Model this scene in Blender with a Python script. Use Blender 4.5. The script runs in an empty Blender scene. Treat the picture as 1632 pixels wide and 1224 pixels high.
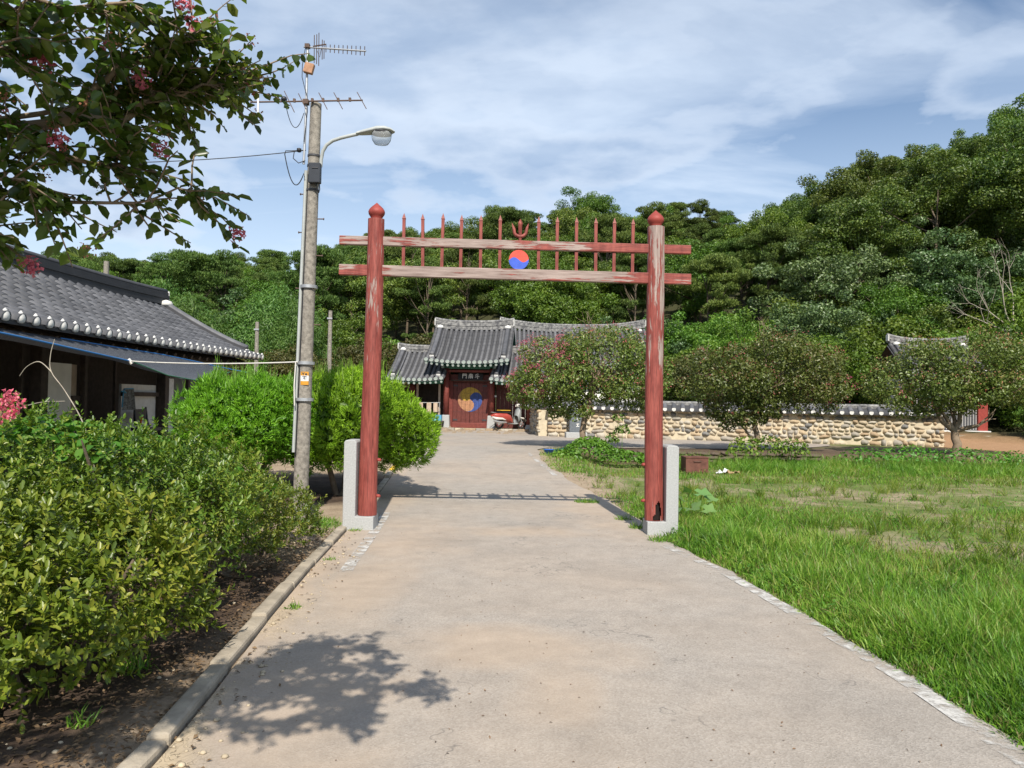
import bpy, math, random
import numpy as np
from mathutils import Vector, Matrix

S = bpy.context.scene
COL = S.collection
R = math.radians

# ------------------------------------------------------------------ camera
ROLL, PITCH = R(1.0), math.atan(28 / 1200)
r_ = Vector((math.cos(ROLL), 0, math.sin(ROLL)))
u0 = Vector((-math.sin(ROLL), 0, math.cos(ROLL)))
f0 = Vector((0, 1, 0))
f_ = f0 * math.cos(PITCH) + u0 * math.sin(PITCH)
u_ = u0 * math.cos(PITCH) - f0 * math.sin(PITCH)
cam = bpy.data.cameras.new('camera')
cam.sensor_width = 36
cam.lens = 36 * 1200 / 1632
cam.clip_start = 0.05
cam.clip_end = 3000
co = bpy.data.objects.new('camera', cam)
COL.objects.link(co)
co.matrix_world = Matrix(((r_.x, u_.x, -f_.x, 0), (r_.y, u_.y, -f_.y, 0), (r_.z, u_.z, -f_.z, 1.6), (0, 0, 0, 1)))
S.camera = co

# ------------------------------------------------------------------ light
SUN_EL = R(46)
SUN_DIR = Vector((0.10 * math.cos(SUN_EL), -math.cos(SUN_EL), math.sin(SUN_EL))).normalized()   # towards the sun
w = bpy.data.worlds.new('World')
S.world = w
w.use_nodes = True
wt = w.node_tree
wt.nodes.clear()


def wn(t, **k):
    n = wt.nodes.new(t)
    for a, b in k.items():
        setattr(n, a, b)
    return n


def wmath(op, a, b=None, clamp=False):
    n = wn('ShaderNodeMath', operation=op, use_clamp=clamp)
    for i, v in enumerate((a, b)):
        if v is None:
            continue
        if isinstance(v, (int, float)):
            n.inputs[i].default_value = v
        else:
            wt.links.new(v, n.inputs[i])
    return n.outputs[0]


sky = wn('ShaderNodeTexSky', sky_type='NISHITA', sun_disc=False)
sky.sun_elevation = SUN_EL
sky.sun_rotation = math.atan2(SUN_DIR.x, SUN_DIR.y)
sky.air_density = 1.0
sky.dust_density = 0.25
sky.ozone_density = 1.2
tc = wn('ShaderNodeTexCoord')
sep = wn('ShaderNodeSeparateXYZ')
wt.links.new(tc.outputs['Generated'], sep.inputs[0])
zc = wmath('MAXIMUM', sep.outputs[2], 0.0)
den = wmath('ADD', zc, 0.16)
cx = wmath('DIVIDE', sep.outputs[0], den)
cy = wmath('DIVIDE', sep.outputs[1], den)
cmb = wn('ShaderNodeCombineXYZ')
wt.links.new(cx, cmb.inputs[0])
wt.links.new(cy, cmb.inputs[1])
# thin high veil, drawn out in streaks
mp = wn('ShaderNodeMapping')
mp.inputs['Rotation'].default_value = (0, 0, R(28))
mp.inputs['Scale'].default_value = (0.8, 1.9, 1)
mp.inputs['Location'].default_value = (3.1, 0.4, 0)
wt.links.new(cmb.outputs[0], mp.inputs[0])
n1 = wn('ShaderNodeTexNoise')
n1.inputs['Scale'].default_value = 0.95
n1.inputs['Detail'].default_value = 9
n1.inputs['Roughness'].default_value = 0.56
n1.inputs['Distortion'].default_value = 0.55
wt.links.new(mp.outputs[0], n1.inputs['Vector'])
veil = wn('ShaderNodeMapRange')
veil.inputs['From Min'].default_value = 0.37
veil.inputs['From Max'].default_value = 0.66
wt.links.new(n1.outputs['Fac'], veil.inputs['Value'])
# low puffs of cumulus with greyish undersides
mp2 = wn('ShaderNodeMapping')
mp2.inputs['Location'].default_value = (1.7, 5.2, 2.0)
mp2.inputs['Scale'].default_value = (1.0, 1.0, 2.6)
wt.links.new(tc.outputs['Generated'], mp2.inputs[0])
n2 = wn('ShaderNodeTexNoise')
n2.inputs['Scale'].default_value = 3.4
n2.inputs['Detail'].default_value = 10
n2.inputs['Roughness'].default_value = 0.52
wt.links.new(mp2.outputs[0], n2.inputs['Vector'])
puff = wn('ShaderNodeMapRange')
puff.inputs['From Min'].default_value = 0.50
puff.inputs['From Max'].default_value = 0.57
wt.links.new(n2.outputs['Fac'], puff.inputs['Value'])
shade = wn('ShaderNodeMapRange')
shade.inputs['From Min'].default_value = 0.505
shade.inputs['From Max'].default_value = 0.64
wt.links.new(n2.outputs['Fac'], shade.inputs['Value'])
low = wn('ShaderNodeMapRange')
low.inputs['From Min'].default_value = 0.6
low.inputs['From Max'].default_value = 0.22
wt.links.new(sep.outputs[2], low.inputs['Value'])
puffm = wmath('MULTIPLY', puff.outputs[0], low.outputs[0])
puffm = wmath('MULTIPLY', puffm, 0.88)
haze = wn('ShaderNodeMapRange')          # whitish air towards the horizon
haze.inputs['From Min'].default_value = 0.36
haze.inputs['From Max'].default_value = 0.05
haze.inputs['To Max'].default_value = 0.74
wt.links.new(sep.outputs[2], haze.inputs['Value'])
veilm = wmath('MULTIPLY', veil.outputs[0], 0.70)
veilm = wmath('MAXIMUM', veilm, haze.outputs[0])
SKY_K = 0.10


def wmix(fac, a, b):
    n = wn('ShaderNodeMix', data_type='RGBA')
    wt.links.new(fac, n.inputs['Factor'])
    for s, v in ((6, a), (7, b)):
        if isinstance(v, tuple):
            n.inputs[s].default_value = v
        else:
            wt.links.new(v, n.inputs[s])
    return n.outputs[2]


cl = wmix(veilm, sky.outputs[0], (6.2, 7.1, 8.3, 1))
pc = wmix(shade.outputs[0], (6.4, 7.1, 8.1, 1), (3.0, 4.0, 5.6, 1))
cl = wmix(puffm, cl, pc)
bg = wn('ShaderNodeBackground')
bg.inputs['Strength'].default_value = SKY_K
wt.links.new(cl, bg.inputs['Color'])
wo = wn('ShaderNodeOutputWorld')
wt.links.new(bg.outputs[0], wo.inputs['Surface'])

sl = bpy.data.lights.new('sun', 'SUN')
sl.energy = 4.9
sl.angle = R(0.55)
sl.color = (1.0, 0.935, 0.83)
so = bpy.data.objects.new('sun', sl)
COL.objects.link(so)
so.rotation_euler = (-SUN_DIR).to_track_quat('-Z', 'Y').to_euler()
so.location = (5, -20, 40)

vs = S.view_settings
vs.view_transform = 'Standard'
vs.look = 'None'
vs.gamma = 1.0
vs.exposure = 0.46
S.cycles.max_bounces = 6
S.cycles.transparent_max_bounces = 12
S.cycles.use_denoising = True

# ------------------------------------------------------------------ materials
MATS = {}


class NT:
    def __init__(s, name):
        s.m = bpy.data.materials.new(name)
        s.m.use_nodes = True
        s.t = s.m.node_tree
        s.t.nodes.clear()
        s.out = s.n('ShaderNodeOutputMaterial')

    def n(s, t, **k):
        x = s.t.nodes.new(t)
        for a, b in k.items():
            setattr(x, a, b)
        return x

    def l(s, a, b):
        s.t.links.new(a, b)

    def put(s, sock, v):
        if isinstance(v, (int, float)):
            sock.default_value = v
        elif isinstance(v, tuple):
            sock.default_value = v if len(v) == len(sock.default_value) else v + (1,)
        else:
            s.l(v, sock)

    def math(s, op, a, b=0.0, clamp=False):
        x = s.n('ShaderNodeMath', operation=op, use_clamp=clamp)
        s.put(x.inputs[0], a)
        s.put(x.inputs[1], b)
        return x.outputs[0]

    def mix(s, f, a, b, blend='MIX'):
        x = s.n('ShaderNodeMix', data_type='RGBA', blend_type=blend)
        s.put(x.inputs['Factor'], f)
        s.put(x.inputs[6], a)
        s.put(x.inputs[7], b)
        return x.outputs[2]

    def rng(s, v, a, b, c=0.0, d=1.0, smooth=False):
        x = s.n('ShaderNodeMapRange')
        if smooth:
            x.interpolation_type = 'SMOOTHSTEP'
        s.put(x.inputs['Value'], v)
        for k, q in (('From Min', a), ('From Max', b), ('To Min', c), ('To Max', d)):
            x.inputs[k].default_value = q
        return x.outputs[0]

    def coord(s, kind='Object', scale=(1, 1, 1), loc=(0, 0, 0)):
        c = s.n('ShaderNodeTexCoord')
        m = s.n('ShaderNodeMapping')
        m.inputs['Scale'].default_value = scale
        m.inputs['Location'].default_value = loc
        if kind == 'World':
            g = s.n('ShaderNodeNewGeometry')
            s.l(g.outputs['Position'], m.inputs[0])
        else:
            s.l(c.outputs[kind], m.inputs[0])
        return m.outputs[0]

    def noise(s, vec, scale, detail=4, rough=0.5, dist=0.0):
        x = s.n('ShaderNodeTexNoise')
        if vec is not None:
            s.l(vec, x.inputs['Vector'])
        x.inputs['Scale'].default_value = scale
        x.inputs['Detail'].default_value = detail
        x.inputs['Roughness'].default_value = rough
        x.inputs['Distortion'].default_value = dist
        return x.outputs['Fac']

    def ramp(s, v, stops):
        x = s.n('ShaderNodeValToRGB')
        s.put(x.inputs[0], v)
        e = x.color_ramp.elements
        while len(e) < len(stops):
            e.new(0.5)
        for i, (p, c) in enumerate(stops):
            e[i].position = p
            e[i].color = c + (1,) if len(c) == 3 else c
        return x.outputs[0]

    def bump(s, h, strength=0.3, dist=0.01):
        x = s.n('ShaderNodeBump')
        s.l(h, x.inputs['Height'])
        x.inputs['Strength'].default_value = strength
        x.inputs['Distance'].default_value = dist
        return x.outputs[0]

    def bsdf(s, col, rough=0.7, spec=0.4, normal=None, metal=0.0, link=True):
        x = s.n('ShaderNodeBsdfPrincipled')
        s.put(x.inputs['Base Color'], col)
        s.put(x.inputs['Roughness'], rough)
        x.inputs['Specular IOR Level'].default_value = spec
        x.inputs['Metallic'].default_value = metal
        if normal is not None:
            s.l(normal, x.inputs['Normal'])
        if link:
            s.l(x.outputs[0], s.out.inputs['Surface'])
        return x.outputs[0]


def plain(name, col, rough=0.7, var=0.25, scale=6.0, spec=0.35, bump=0.15, metal=0.0, bscale=None):
    k = NT(name)
    v = k.coord('Object')
    n = k.noise(v, scale, 6, 0.6)
    f = k.rng(n, 0.25, 0.75, 1 - var, 1 + var)
    mx = k.n('ShaderNodeVectorMath', operation='SCALE')
    mx.inputs[0].default_value = col
    k.l(f, mx.inputs['Scale'])
    b = k.bump(k.noise(v, bscale or scale * 5, 5, 0.6), bump, 0.01) if bump else None
    k.bsdf(mx.outputs[0], rough, spec, b, metal)
    MATS[name] = k.m
    return k.m


def leafmat(name, cols, trans=0.3, rough=0.45, spec=0.35, tcol=None):
    k = NT(name)
    g = k.n('ShaderNodeNewGeometry')
    oi = k.n('ShaderNodeObjectInfo')
    rnd = k.math('FRACT', k.math('ADD', g.outputs['Random Per Island'], oi.outputs['Random']))
    v = k.coord('World')
    big = k.noise(v, 0.9, 3, 0.6)
    t = k.math('ADD', k.math('MULTIPLY', rnd, 0.75), k.rng(big, 0.3, 0.7, -0.12, 0.37))
    st = [(i / (len(cols) - 1), c) for i, c in enumerate(cols)]
    c = k.ramp(t, st)
    hs_ = k.n('ShaderNodeHueSaturation')
    k.l(c, hs_.inputs['Color'])
    k.l(k.rng(k.math('FRACT', k.math('MULTIPLY', oi.outputs['Random'], 7.3)), 0, 1, 0.478, 0.515), hs_.inputs['Hue'])
    ob = k.n('ShaderNodeVectorMath', operation='SCALE')
    k.l(hs_.outputs[0], ob.inputs[0])
    k.l(k.rng(oi.outputs['Random'], 0, 1, 0.75, 1.3), ob.inputs['Scale'])
    p = k.bsdf(ob.outputs[0], rough, spec, link=False)
    tr = k.n('ShaderNodeBsdfTranslucent')
    tm = k.mix(1.0, ob.outputs[0], tcol or (1.25, 1.35, 0.6), 'MULTIPLY')
    k.l(tm, tr.inputs[0])
    mx = k.n('ShaderNodeMixShader')
    mx.inputs[0].default_value = trans
    k.l(p, mx.inputs[1])
    k.l(tr.outputs[0], mx.inputs[2])
    k.l(mx.outputs[0], k.out.inputs['Surface'])
    MATS[name] = k.m
    return k.m


def paintwood(name, axis, amount, seed=0.0, ends=None, worn_side=0.0):
    """red paint flaking off greyed wood; grain along the axis"""
    k = NT(name)
    fine = [24.0, 24.0, 24.0]
    fine['xyz'.index(axis)] = 1.6
    mid = [7.0, 7.0, 7.0]
    mid['xyz'.index(axis)] = 1.5
    a = k.noise(k.coord('Object', tuple(fine), (seed, seed, seed)), 1.6, 7, 0.65)
    b = k.noise(k.coord('Object', tuple(mid), (seed * 2, seed, 3)), 1.0, 6, 0.62, 0.4)
    c = k.noise(k.coord('Object', (0.8, 0.8, 0.8), (seed, 0, seed)), 1.0, 2)
    m = k.math('ADD', k.math('MULTIPLY', a, 0.38), k.math('ADD', k.math('MULTIPLY', b, 0.42), k.math('MULTIPLY', c, 0.3)))
    if ends:
        x = k.n('ShaderNodeSeparateXYZ')
        cc = k.n('ShaderNodeTexCoord')
        k.l(cc.outputs['Object'], x.inputs[0])
        e = k.math('ADD', k.rng(x.outputs[0], ends[0], ends[1], 0, -0.13), k.rng(x.outputs[0], -1.75, -2.15, 0, -0.06))
        m = k.math('ADD', m, e)
    if worn_side:
        x = k.n('ShaderNodeSeparateXYZ')
        cc = k.n('ShaderNodeTexCoord')
        k.l(cc.outputs['Object'], x.inputs[0])
        m = k.math('ADD', m, k.rng(x.outputs[0], -0.1, 0.1, -worn_side, worn_side))
        m = k.math('ADD', m, k.rng(x.outputs[2], 1.0, 3.4, -0.01, 0.045))
    mask = k.rng(m, amount - 0.012, amount + 0.012)
    paint = k.ramp(k.noise(k.coord('Object', (9, 9, 2)), 2.0, 5), [(0.25, (0.19, 0.04, 0.032)), (0.75, (0.32, 0.085, 0.066))])
    gr = k.noise(k.coord('Object', tuple(q * 2.2 for q in fine), (seed, 1, 2)), 1.3, 5, 0.7)
    pv = k.n('ShaderNodeVectorMath', operation='SCALE')
    k.l(paint, pv.inputs[0])
    k.l(k.rng(gr, 0.3, 0.6, 0.42, 1.1), pv.inputs['Scale'])
    paint = pv.outputs[0]
    wood = k.ramp(a, [(0.3, (0.17, 0.12, 0.105)), (0.7, (0.40, 0.32, 0.285))])
    col = k.mix(mask, paint, wood)
    h = k.math('ADD', k.math('MULTIPLY', a, 0.6), k.math('MULTIPLY', mask, -0.5))
    k.bsdf(col, k.rng(mask, 0, 1, 0.55, 0.85), 0.3, k.bump(h, 0.55, 0.008))
    MATS[name] = k.m
    return k.m


M = MATS
plain('granite', (0.35, 0.355, 0.35), 0.75, 0.22, 60, bump=0.25, bscale=120)
plain('concrete', (0.225, 0.205, 0.175), 0.9, 0.55, 22, bump=0.5, bscale=60)
plain('kerb_concrete', (0.28, 0.24, 0.185), 0.9, 0.55, 4, bump=0.5, bscale=60)
plain('plaster', (0.58, 0.57, 0.54), 0.8, 0.12, 8)
plain('paper_white', (0.80, 0.78, 0.72), 0.9, 0.12, 3, bump=0.05)
plain('dark_timber', (0.055, 0.042, 0.034), 0.75, 0.4, 10)
plain('red_timber', (0.155, 0.036, 0.028), 0.6, 0.35, 9, bump=0.3)
plain('door_timber', (0.11, 0.028, 0.022), 0.55, 0.35, 11, bump=0.3)
plain('green_timber', (0.05, 0.17, 0.125), 0.6, 0.3, 8)
plain('rafter_end', (0.34, 0.39, 0.36), 0.7, 0.3, 5)
plain('board_black', (0.018, 0.016, 0.016), 0.5, 0.2, 8)
plain('lettering_white', (0.75, 0.74, 0.70), 0.6, 0.08, 8, bump=0)
plain('bark', (0.13, 0.10, 0.07), 0.9, 0.4, 9, bump=0.8, bscale=30)
plain('myrtle_bark', (0.21, 0.155, 0.105), 0.75, 0.45, 7, bump=0.4)
plain('dead_bark', (0.34, 0.30, 0.24), 0.9, 0.3, 9)
plain('galvanised', (0.42, 0.43, 0.44), 0.45, 0.2, 12, metal=0.6, bump=0.05)
plain('aluminium', (0.62, 0.63, 0.64), 0.35, 0.1, 12, metal=0.7, bump=0.02)
plain('lamp_grey', (0.36, 0.38, 0.37), 0.5, 0.12, 9, bump=0.05)
plain('dark_metal', (0.05, 0.05, 0.055), 0.5, 0.3, 12, bump=0.05)
plain('rusty_rod', (0.10, 0.065, 0.05), 0.75, 0.4, 20, bump=0.1)
plain('box_black', (0.028, 0.032, 0.04), 0.45, 0.15, 12, bump=0.05)
plain('terracotta', (0.36, 0.20, 0.12), 0.8, 0.25, 20)
plain('cable_black', (0.015, 0.015, 0.017), 0.5, 0.1, 10, bump=0)
plain('rope_white', (0.62, 0.60, 0.55), 0.8, 0.1, 30)
plain('rope_blue', (0.03, 0.16, 0.42), 0.6, 0.1, 30)
plain('rope_green', (0.03, 0.16, 0.08), 0.7, 0.1, 30)
plain('sticker_orange', (0.55, 0.26, 0.03), 0.5, 0.1, 30, bump=0)
plain('sticker_white', (0.70, 0.70, 0.68), 0.5, 0.1, 30, bump=0)
plain('ink', (0.06, 0.07, 0.09), 0.5, 0.05, 30, bump=0)
plain('flag_red', (0.55, 0.075, 0.05), 0.6, 0.2, 14)
plain('flag_blue', (0.045, 0.10, 0.50), 0.6, 0.2, 14)
plain('door_orange', (0.34, 0.17, 0.09), 0.7, 0.4, 10)
plain('door_yellow', (0.38, 0.25, 0.04), 0.7, 0.4, 10)
plain('door_blue', (0.035, 0.065, 0.22), 0.7, 0.4, 10)
plain('paint_red', (0.26, 0.045, 0.035), 0.6, 0.25, 10)
plain('mortar', (0.50, 0.43, 0.31), 0.95, 0.22, 5, bump=0.7, bscale=40)
plain('step_stone', (0.40, 0.33, 0.23), 0.9, 0.3, 4, bump=0.6, bscale=30)
plain('stele_stone', (0.115, 0.13, 0.145), 0.6, 0.25, 14)
plain('rusted_steel', (0.12, 0.05, 0.035), 0.8, 0.5, 7, bump=0.4)
plain('plastic_blue', (0.03, 0.12, 0.42), 0.5, 0.2, 8, bump=0.05)
plain('crate_blue', (0.07, 0.30, 0.50), 0.5, 0.2, 8, bump=0.05)
plain('net_green', (0.01, 0.13, 0.085), 0.7, 0.3, 18)
plain('rubber', (0.02, 0.02, 0.02), 0.8, 0.2, 20)
plain('scooter_red', (0.34, 0.06, 0.045), 0.3, 0.2, 6, spec=0.5, bump=0)
plain('scooter_white', (0.6, 0.57, 0.52), 0.3, 0.1, 6, spec=0.5, bump=0)
plain('scooter_grey', (0.25, 0.26, 0.26), 0.4, 0.15, 6, bump=0)
plain('scooter_yellow', (0.55, 0.33, 0.03), 0.5, 0.1, 6, bump=0)
plain('litter_white', (0.6, 0.62, 0.62), 0.6, 0.2, 20)
plain('litter_brown', (0.30, 0.20, 0.11), 0.8, 0.3, 20)
plain('cloth_check', (0.20, 0.20, 0.19), 0.9, 0.8, 30)
plain('cloth_beige', (0.42, 0.33, 0.25), 0.9, 0.2, 6)
plain('rot_black', (0.014, 0.008, 0.006), 0.95, 0.5, 30, bump=0.6)
plain('yellow_paint', (0.55, 0.36, 0.03), 0.7, 0.2, 20)
plain('orange_stick', (0.5, 0.13, 0.02), 0.6, 0.1, 20)

paintwood('post_paint_a', 'z', 0.625, 1.3, worn_side=0.035)
paintwood('post_paint_b', 'z', 0.638, 5.1, worn_side=0.04)
paintwood('beam_paint_a', 'x', 0.53, 2.2, ends=(0.55, 1.6))
paintwood('beam_paint_b', 'x', 0.505, 7.7, ends=(1.2, 1.8))
paintwood('spike_paint', 'z', 0.66, 3.3)

# tiles: fired grey clay, each a little different
k = NT('roof_tile')
oi = k.n('ShaderNodeObjectInfo')
gi = k.n('ShaderNodeNewGeometry')
v = k.coord('World')
rr = k.math('FRACT', k.math('ADD', oi.outputs['Random'], gi.outputs['Random Per Island']))
c = k.mix(k.rng(k.noise(v, 3.0, 6, 0.65), 0.3, 0.7), (0.062, 0.064, 0.072), (0.13, 0.13, 0.138))
sc = k.n('ShaderNodeVectorMath', operation='SCALE')
k.l(c, sc.inputs[0])
k.l(k.rng(rr, 0, 1, 0.75, 1.2), sc.inputs['Scale'])
lich = k.rng(k.noise(v, 9.0, 6, 0.7), 0.62, 0.72, 0, 0.35)
c2 = k.mix(lich, sc.outputs[0], (0.24, 0.24, 0.22))
k.bsdf(c2, 0.62, 0.4, k.bump(k.noise(v, 40, 4), 0.2, 0.004))
M['roof_tile'] = k.m
k = NT('roof_tile_dark')
v = k.coord('World')
k.bsdf(k.mix(k.noise(v, 4, 6, 0.7), (0.03, 0.031, 0.035), (0.07, 0.07, 0.075)), 0.7, 0.35, k.bump(k.noise(v, 30, 4), 0.25, 0.004))
M['roof_tile_dark'] = k.m
# weathered ridge, with mortar lines and lichen
k = NT('ridge_tile')
v = k.coord('World')
k.bsdf(k.mix(k.rng(k.noise(v, 7, 7, 0.7), 0.4, 0.65), (0.075, 0.075, 0.08), (0.30, 0.295, 0.28)), 0.8, 0.3, k.bump(k.noise(v, 30, 4), 0.4, 0.006))
M['ridge_tile'] = k.m

# wall stones, one colour for each stone
k = NT('wall_stone')
oi = k.n('ShaderNodeObjectInfo')
v = k.coord('Object')
c = k.ramp(oi.outputs['Random'], [(0.0, (0.42, 0.35, 0.25)), (0.2, (0.50, 0.43, 0.32)), (0.36, (0.36, 0.265, 0.17)), (0.46, (0.31, 0.28, 0.235)), (0.62, (0.43, 0.335, 0.22)), (0.74, (0.19, 0.185, 0.175)), (0.84, (0.44, 0.40, 0.33)), (1.0, (0.28, 0.21, 0.145))])
for e in k.t.nodes:
    if e.type == 'VALTORGB':
        e.color_ramp.interpolation = 'CONSTANT'
sc = k.n('ShaderNodeVectorMath', operation='SCALE')
k.l(c, sc.inputs[0])
k.l(k.rng(k.noise(v, 14, 6, 0.65), 0.25, 0.75, 0.6, 1.25), sc.inputs['Scale'])
k.bsdf(sc.outputs[0], 0.9, 0.25, k.bump(k.noise(v, 26, 5, 0.6), 0.5, 0.01))
M['wall_stone'] = k.m

# the lesser stones of a wall, told apart by island
k = NT('small_stone')
gi = k.n('ShaderNodeNewGeometry')
v = k.coord('World')
c = k.ramp(gi.outputs['Random Per Island'], [(0.0, (0.42, 0.35, 0.25)), (0.2, (0.48, 0.41, 0.31)), (0.36, (0.36, 0.265, 0.17)), (0.46, (0.31, 0.28, 0.235)), (0.62, (0.43, 0.335, 0.22)), (0.74, (0.19, 0.185, 0.175)), (0.84, (0.44, 0.40, 0.33))])
for e in k.t.nodes:
    if e.type == 'VALTORGB':
        e.color_ramp.interpolation = 'CONSTANT'
k.bsdf(c, 0.9, 0.25, k.bump(k.noise(v, 40, 5, 0.6), 0.5, 0.01))
M['small_stone'] = k.m

# black and white patterned brick
k = NT('patterned_brick')
bt = k.n('ShaderNodeTexBrick')
k.l(k.coord('Object', (1, 1, 1)), bt.inputs['Vector'])
bt.inputs['Color1'].default_value = (0.055, 0.055, 0.06, 1)
bt.inputs['Color2'].default_value = (0.09, 0.09, 0.095, 1)
bt.inputs['Mortar'].default_value = (0.66, 0.64, 0.60, 1)
bt.inputs['Scale'].default_value = 4.2
bt.inputs['Mortar Size'].default_value = 0.03
k.bsdf(bt.outputs[0], 0.85, 0.3)
M['patterned_brick'] = k.m

# shade net: woven black plastic, light comes through
k = NT('shade_net')
v = k.coord('World')
n = k.noise(v, 55, 3, 0.7)
p = k.bsdf(k.mix(k.rng(n, 0.4, 0.62), (0.018, 0.02, 0.025), (0.13, 0.14, 0.16)), 0.6, 0.3, link=False)
tr = k.n('ShaderNodeBsdfTransparent')
mx = k.n('ShaderNodeMixShader')
mx.inputs[0].default_value = 0.1
k.l(p, mx.inputs[1])
k.l(tr.outputs[0], mx.inputs[2])
k.l(mx.outputs[0], k.out.inputs['Surface'])
M['shade_net'] = k.m

# lamp bowl
k = NT('lamp_bowl')
g = k.n('ShaderNodeBsdfPrincipled')
g.inputs['Base Color'].default_value = (0.75, 0.78, 0.78, 1)
g.inputs['Roughness'].default_value = 0.12
g.inputs['Transmission Weight'].default_value = 0.75
g.inputs['IOR'].default_value = 1.1
k.l(g.outputs[0], k.out.inputs['Surface'])
M['lamp_bowl'] = k.m

# foliage
leafmat('leaf_hedge', [(0.045, 0.09, 0.012), (0.095, 0.16, 0.016), (0.165, 0.235, 0.025), (0.30, 0.31, 0.05)], 0.3, 0.38, 0.45)
leafmat('leaf_vine', [(0.05, 0.13, 0.018), (0.09, 0.22, 0.025), (0.16, 0.30, 0.04)], 0.35)
leafmat('leaf_juniper', [(0.06, 0.14, 0.01), (0.135, 0.28, 0.013), (0.235, 0.42, 0.025)], 0.25, 0.5)
leafmat('leaf_shoot', [(0.13, 0.27, 0.03), (0.22, 0.38, 0.06)], 0.35, 0.5)
leafmat('leaf_overhead', [(0.035, 0.07, 0.016), (0.065, 0.125, 0.022), (0.105, 0.175, 0.03), (0.16, 0.19, 0.04)], 0.45, 0.3, 0.5)
leafmat('leaf_myrtle', [(0.055, 0.085, 0.018), (0.095, 0.14, 0.027), (0.13, 0.185, 0.036), (0.18, 0.175, 0.055)], 0.25, 0.4, 0.45)
leafmat('blossom', [(0.50, 0.07, 0.15), (0.62, 0.19, 0.28), (0.55, 0.16, 0.17)], 0.35, 0.6, 0.2, tcol=(1, 1, 1))
leafmat('seed_red', [(0.24, 0.08, 0.06), (0.36, 0.13, 0.10), (0.17, 0.10, 0.04)], 0.2, 0.6, 0.2, tcol=(1, 1, 1))
leafmat('leaf_broad', [(0.04, 0.085, 0.016), (0.095, 0.155, 0.024), (0.175, 0.23, 0.036)], 0.22, 0.45, 0.4)
leafmat('leaf_bright', [(0.05, 0.10, 0.014), (0.095, 0.18, 0.022), (0.17, 0.255, 0.03)], 0.3, 0.45, 0.4)
leafmat('leaf_pine', [(0.04, 0.08, 0.02), (0.09, 0.15, 0.03), (0.17, 0.235, 0.048)], 0.12, 0.55, 0.3)
leafmat('leaf_bamboo', [(0.05, 0.11, 0.025), (0.085, 0.17, 0.035), (0.13, 0.22, 0.05)], 0.3, 0.45)
leafmat('leaf_olive', [(0.05, 0.065, 0.018), (0.085, 0.095, 0.024), (0.13, 0.115, 0.03)], 0.22, 0.5)
leafmat('grass_blade', [(0.045, 0.115, 0.014), (0.10, 0.215, 0.02), (0.175, 0.30, 0.03), (0.31, 0.33, 0.085)], 0.35, 0.45)
leafmat('leaf_grey', [(0.045, 0.085, 0.03), (0.08, 0.135, 0.045), (0.14, 0.20, 0.075)], 0.22, 0.4, 0.45)
leafmat('grass_dry', [(0.10, 0.14, 0.03), (0.19, 0.20, 0.06), (0.32, 0.25, 0.11)], 0.3, 0.6)
leafmat('pumpkin_leaf', [(0.10, 0.21, 0.06), (0.17, 0.29, 0.10)], 0.3, 0.5)
leafmat('leaf_dead', [(0.06, 0.035, 0.02), (0.13, 0.075, 0.04), (0.22, 0.14, 0.08)], 0.05, 0.8)

# ------------------------------------------------------------------ mesh helpers
def mesh_np(name, V, F, smooth=False):
    """V (n,3); F list of (k,m) index arrays of equal-sided faces"""
    me = bpy.data.meshes.new(name)
    V = np.asarray(V, np.float32)
    me.vertices.add(len(V))
    me.vertices.foreach_set('co', V.ravel())
    idx = np.concatenate([f.ravel() for f in F]).astype(np.int32)
    tot = np.concatenate([np.full(len(f), f.shape[1]) for f in F]).astype(np.int32)
    me.loops.add(len(idx))
    me.loops.foreach_set('vertex_index', idx)
    me.polygons.add(len(tot))
    me.polygons.foreach_set('loop_start', np.concatenate([[0], np.cumsum(tot)[:-1]]).astype(np.int32))
    me.polygons.foreach_set('loop_total', tot)
    if smooth:
        me.polygons.foreach_set('use_smooth', np.ones(len(tot), bool))
    me.update(calc_edges=True)
    return me


def link(name, me, mat=None, parent=None, loc=None, mw=None):
    o = bpy.data.objects.new(name, me)
    COL.objects.link(o)
    if mat and me is not None and not me.materials:
        me.materials.append(M[mat] if isinstance(mat, str) else mat)
    if parent is not None:
        o.parent = parent
    if mw is not None:
        o.matrix_local = mw
    elif loc is not None:
        o.location = loc
    return o


def tag(o, label, cat, group=None):
    o['label'] = label
    o['category'] = cat
    if group:
        o['group'] = group
    return o


def empty(name, loc=(0, 0, 0), rz=0.0):
    o = bpy.data.objects.new(name, None)
    COL.objects.link(o)
    o.empty_display_size = 0.2
    o.location = loc
    o.rotation_euler = (0, 0, rz)
    return o


def thing(name, label, cat, loc=(0, 0, 0), rz=0.0, group=None):
    return tag(empty(name, loc, rz), label, cat, group)


def copy_tree(o, parent=None):
    c = o.copy()
    COL.objects.link(c)
    if parent is not None:
        c.parent = parent
    for ch in o.children:
        copy_tree(ch, c)
    return c


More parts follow.
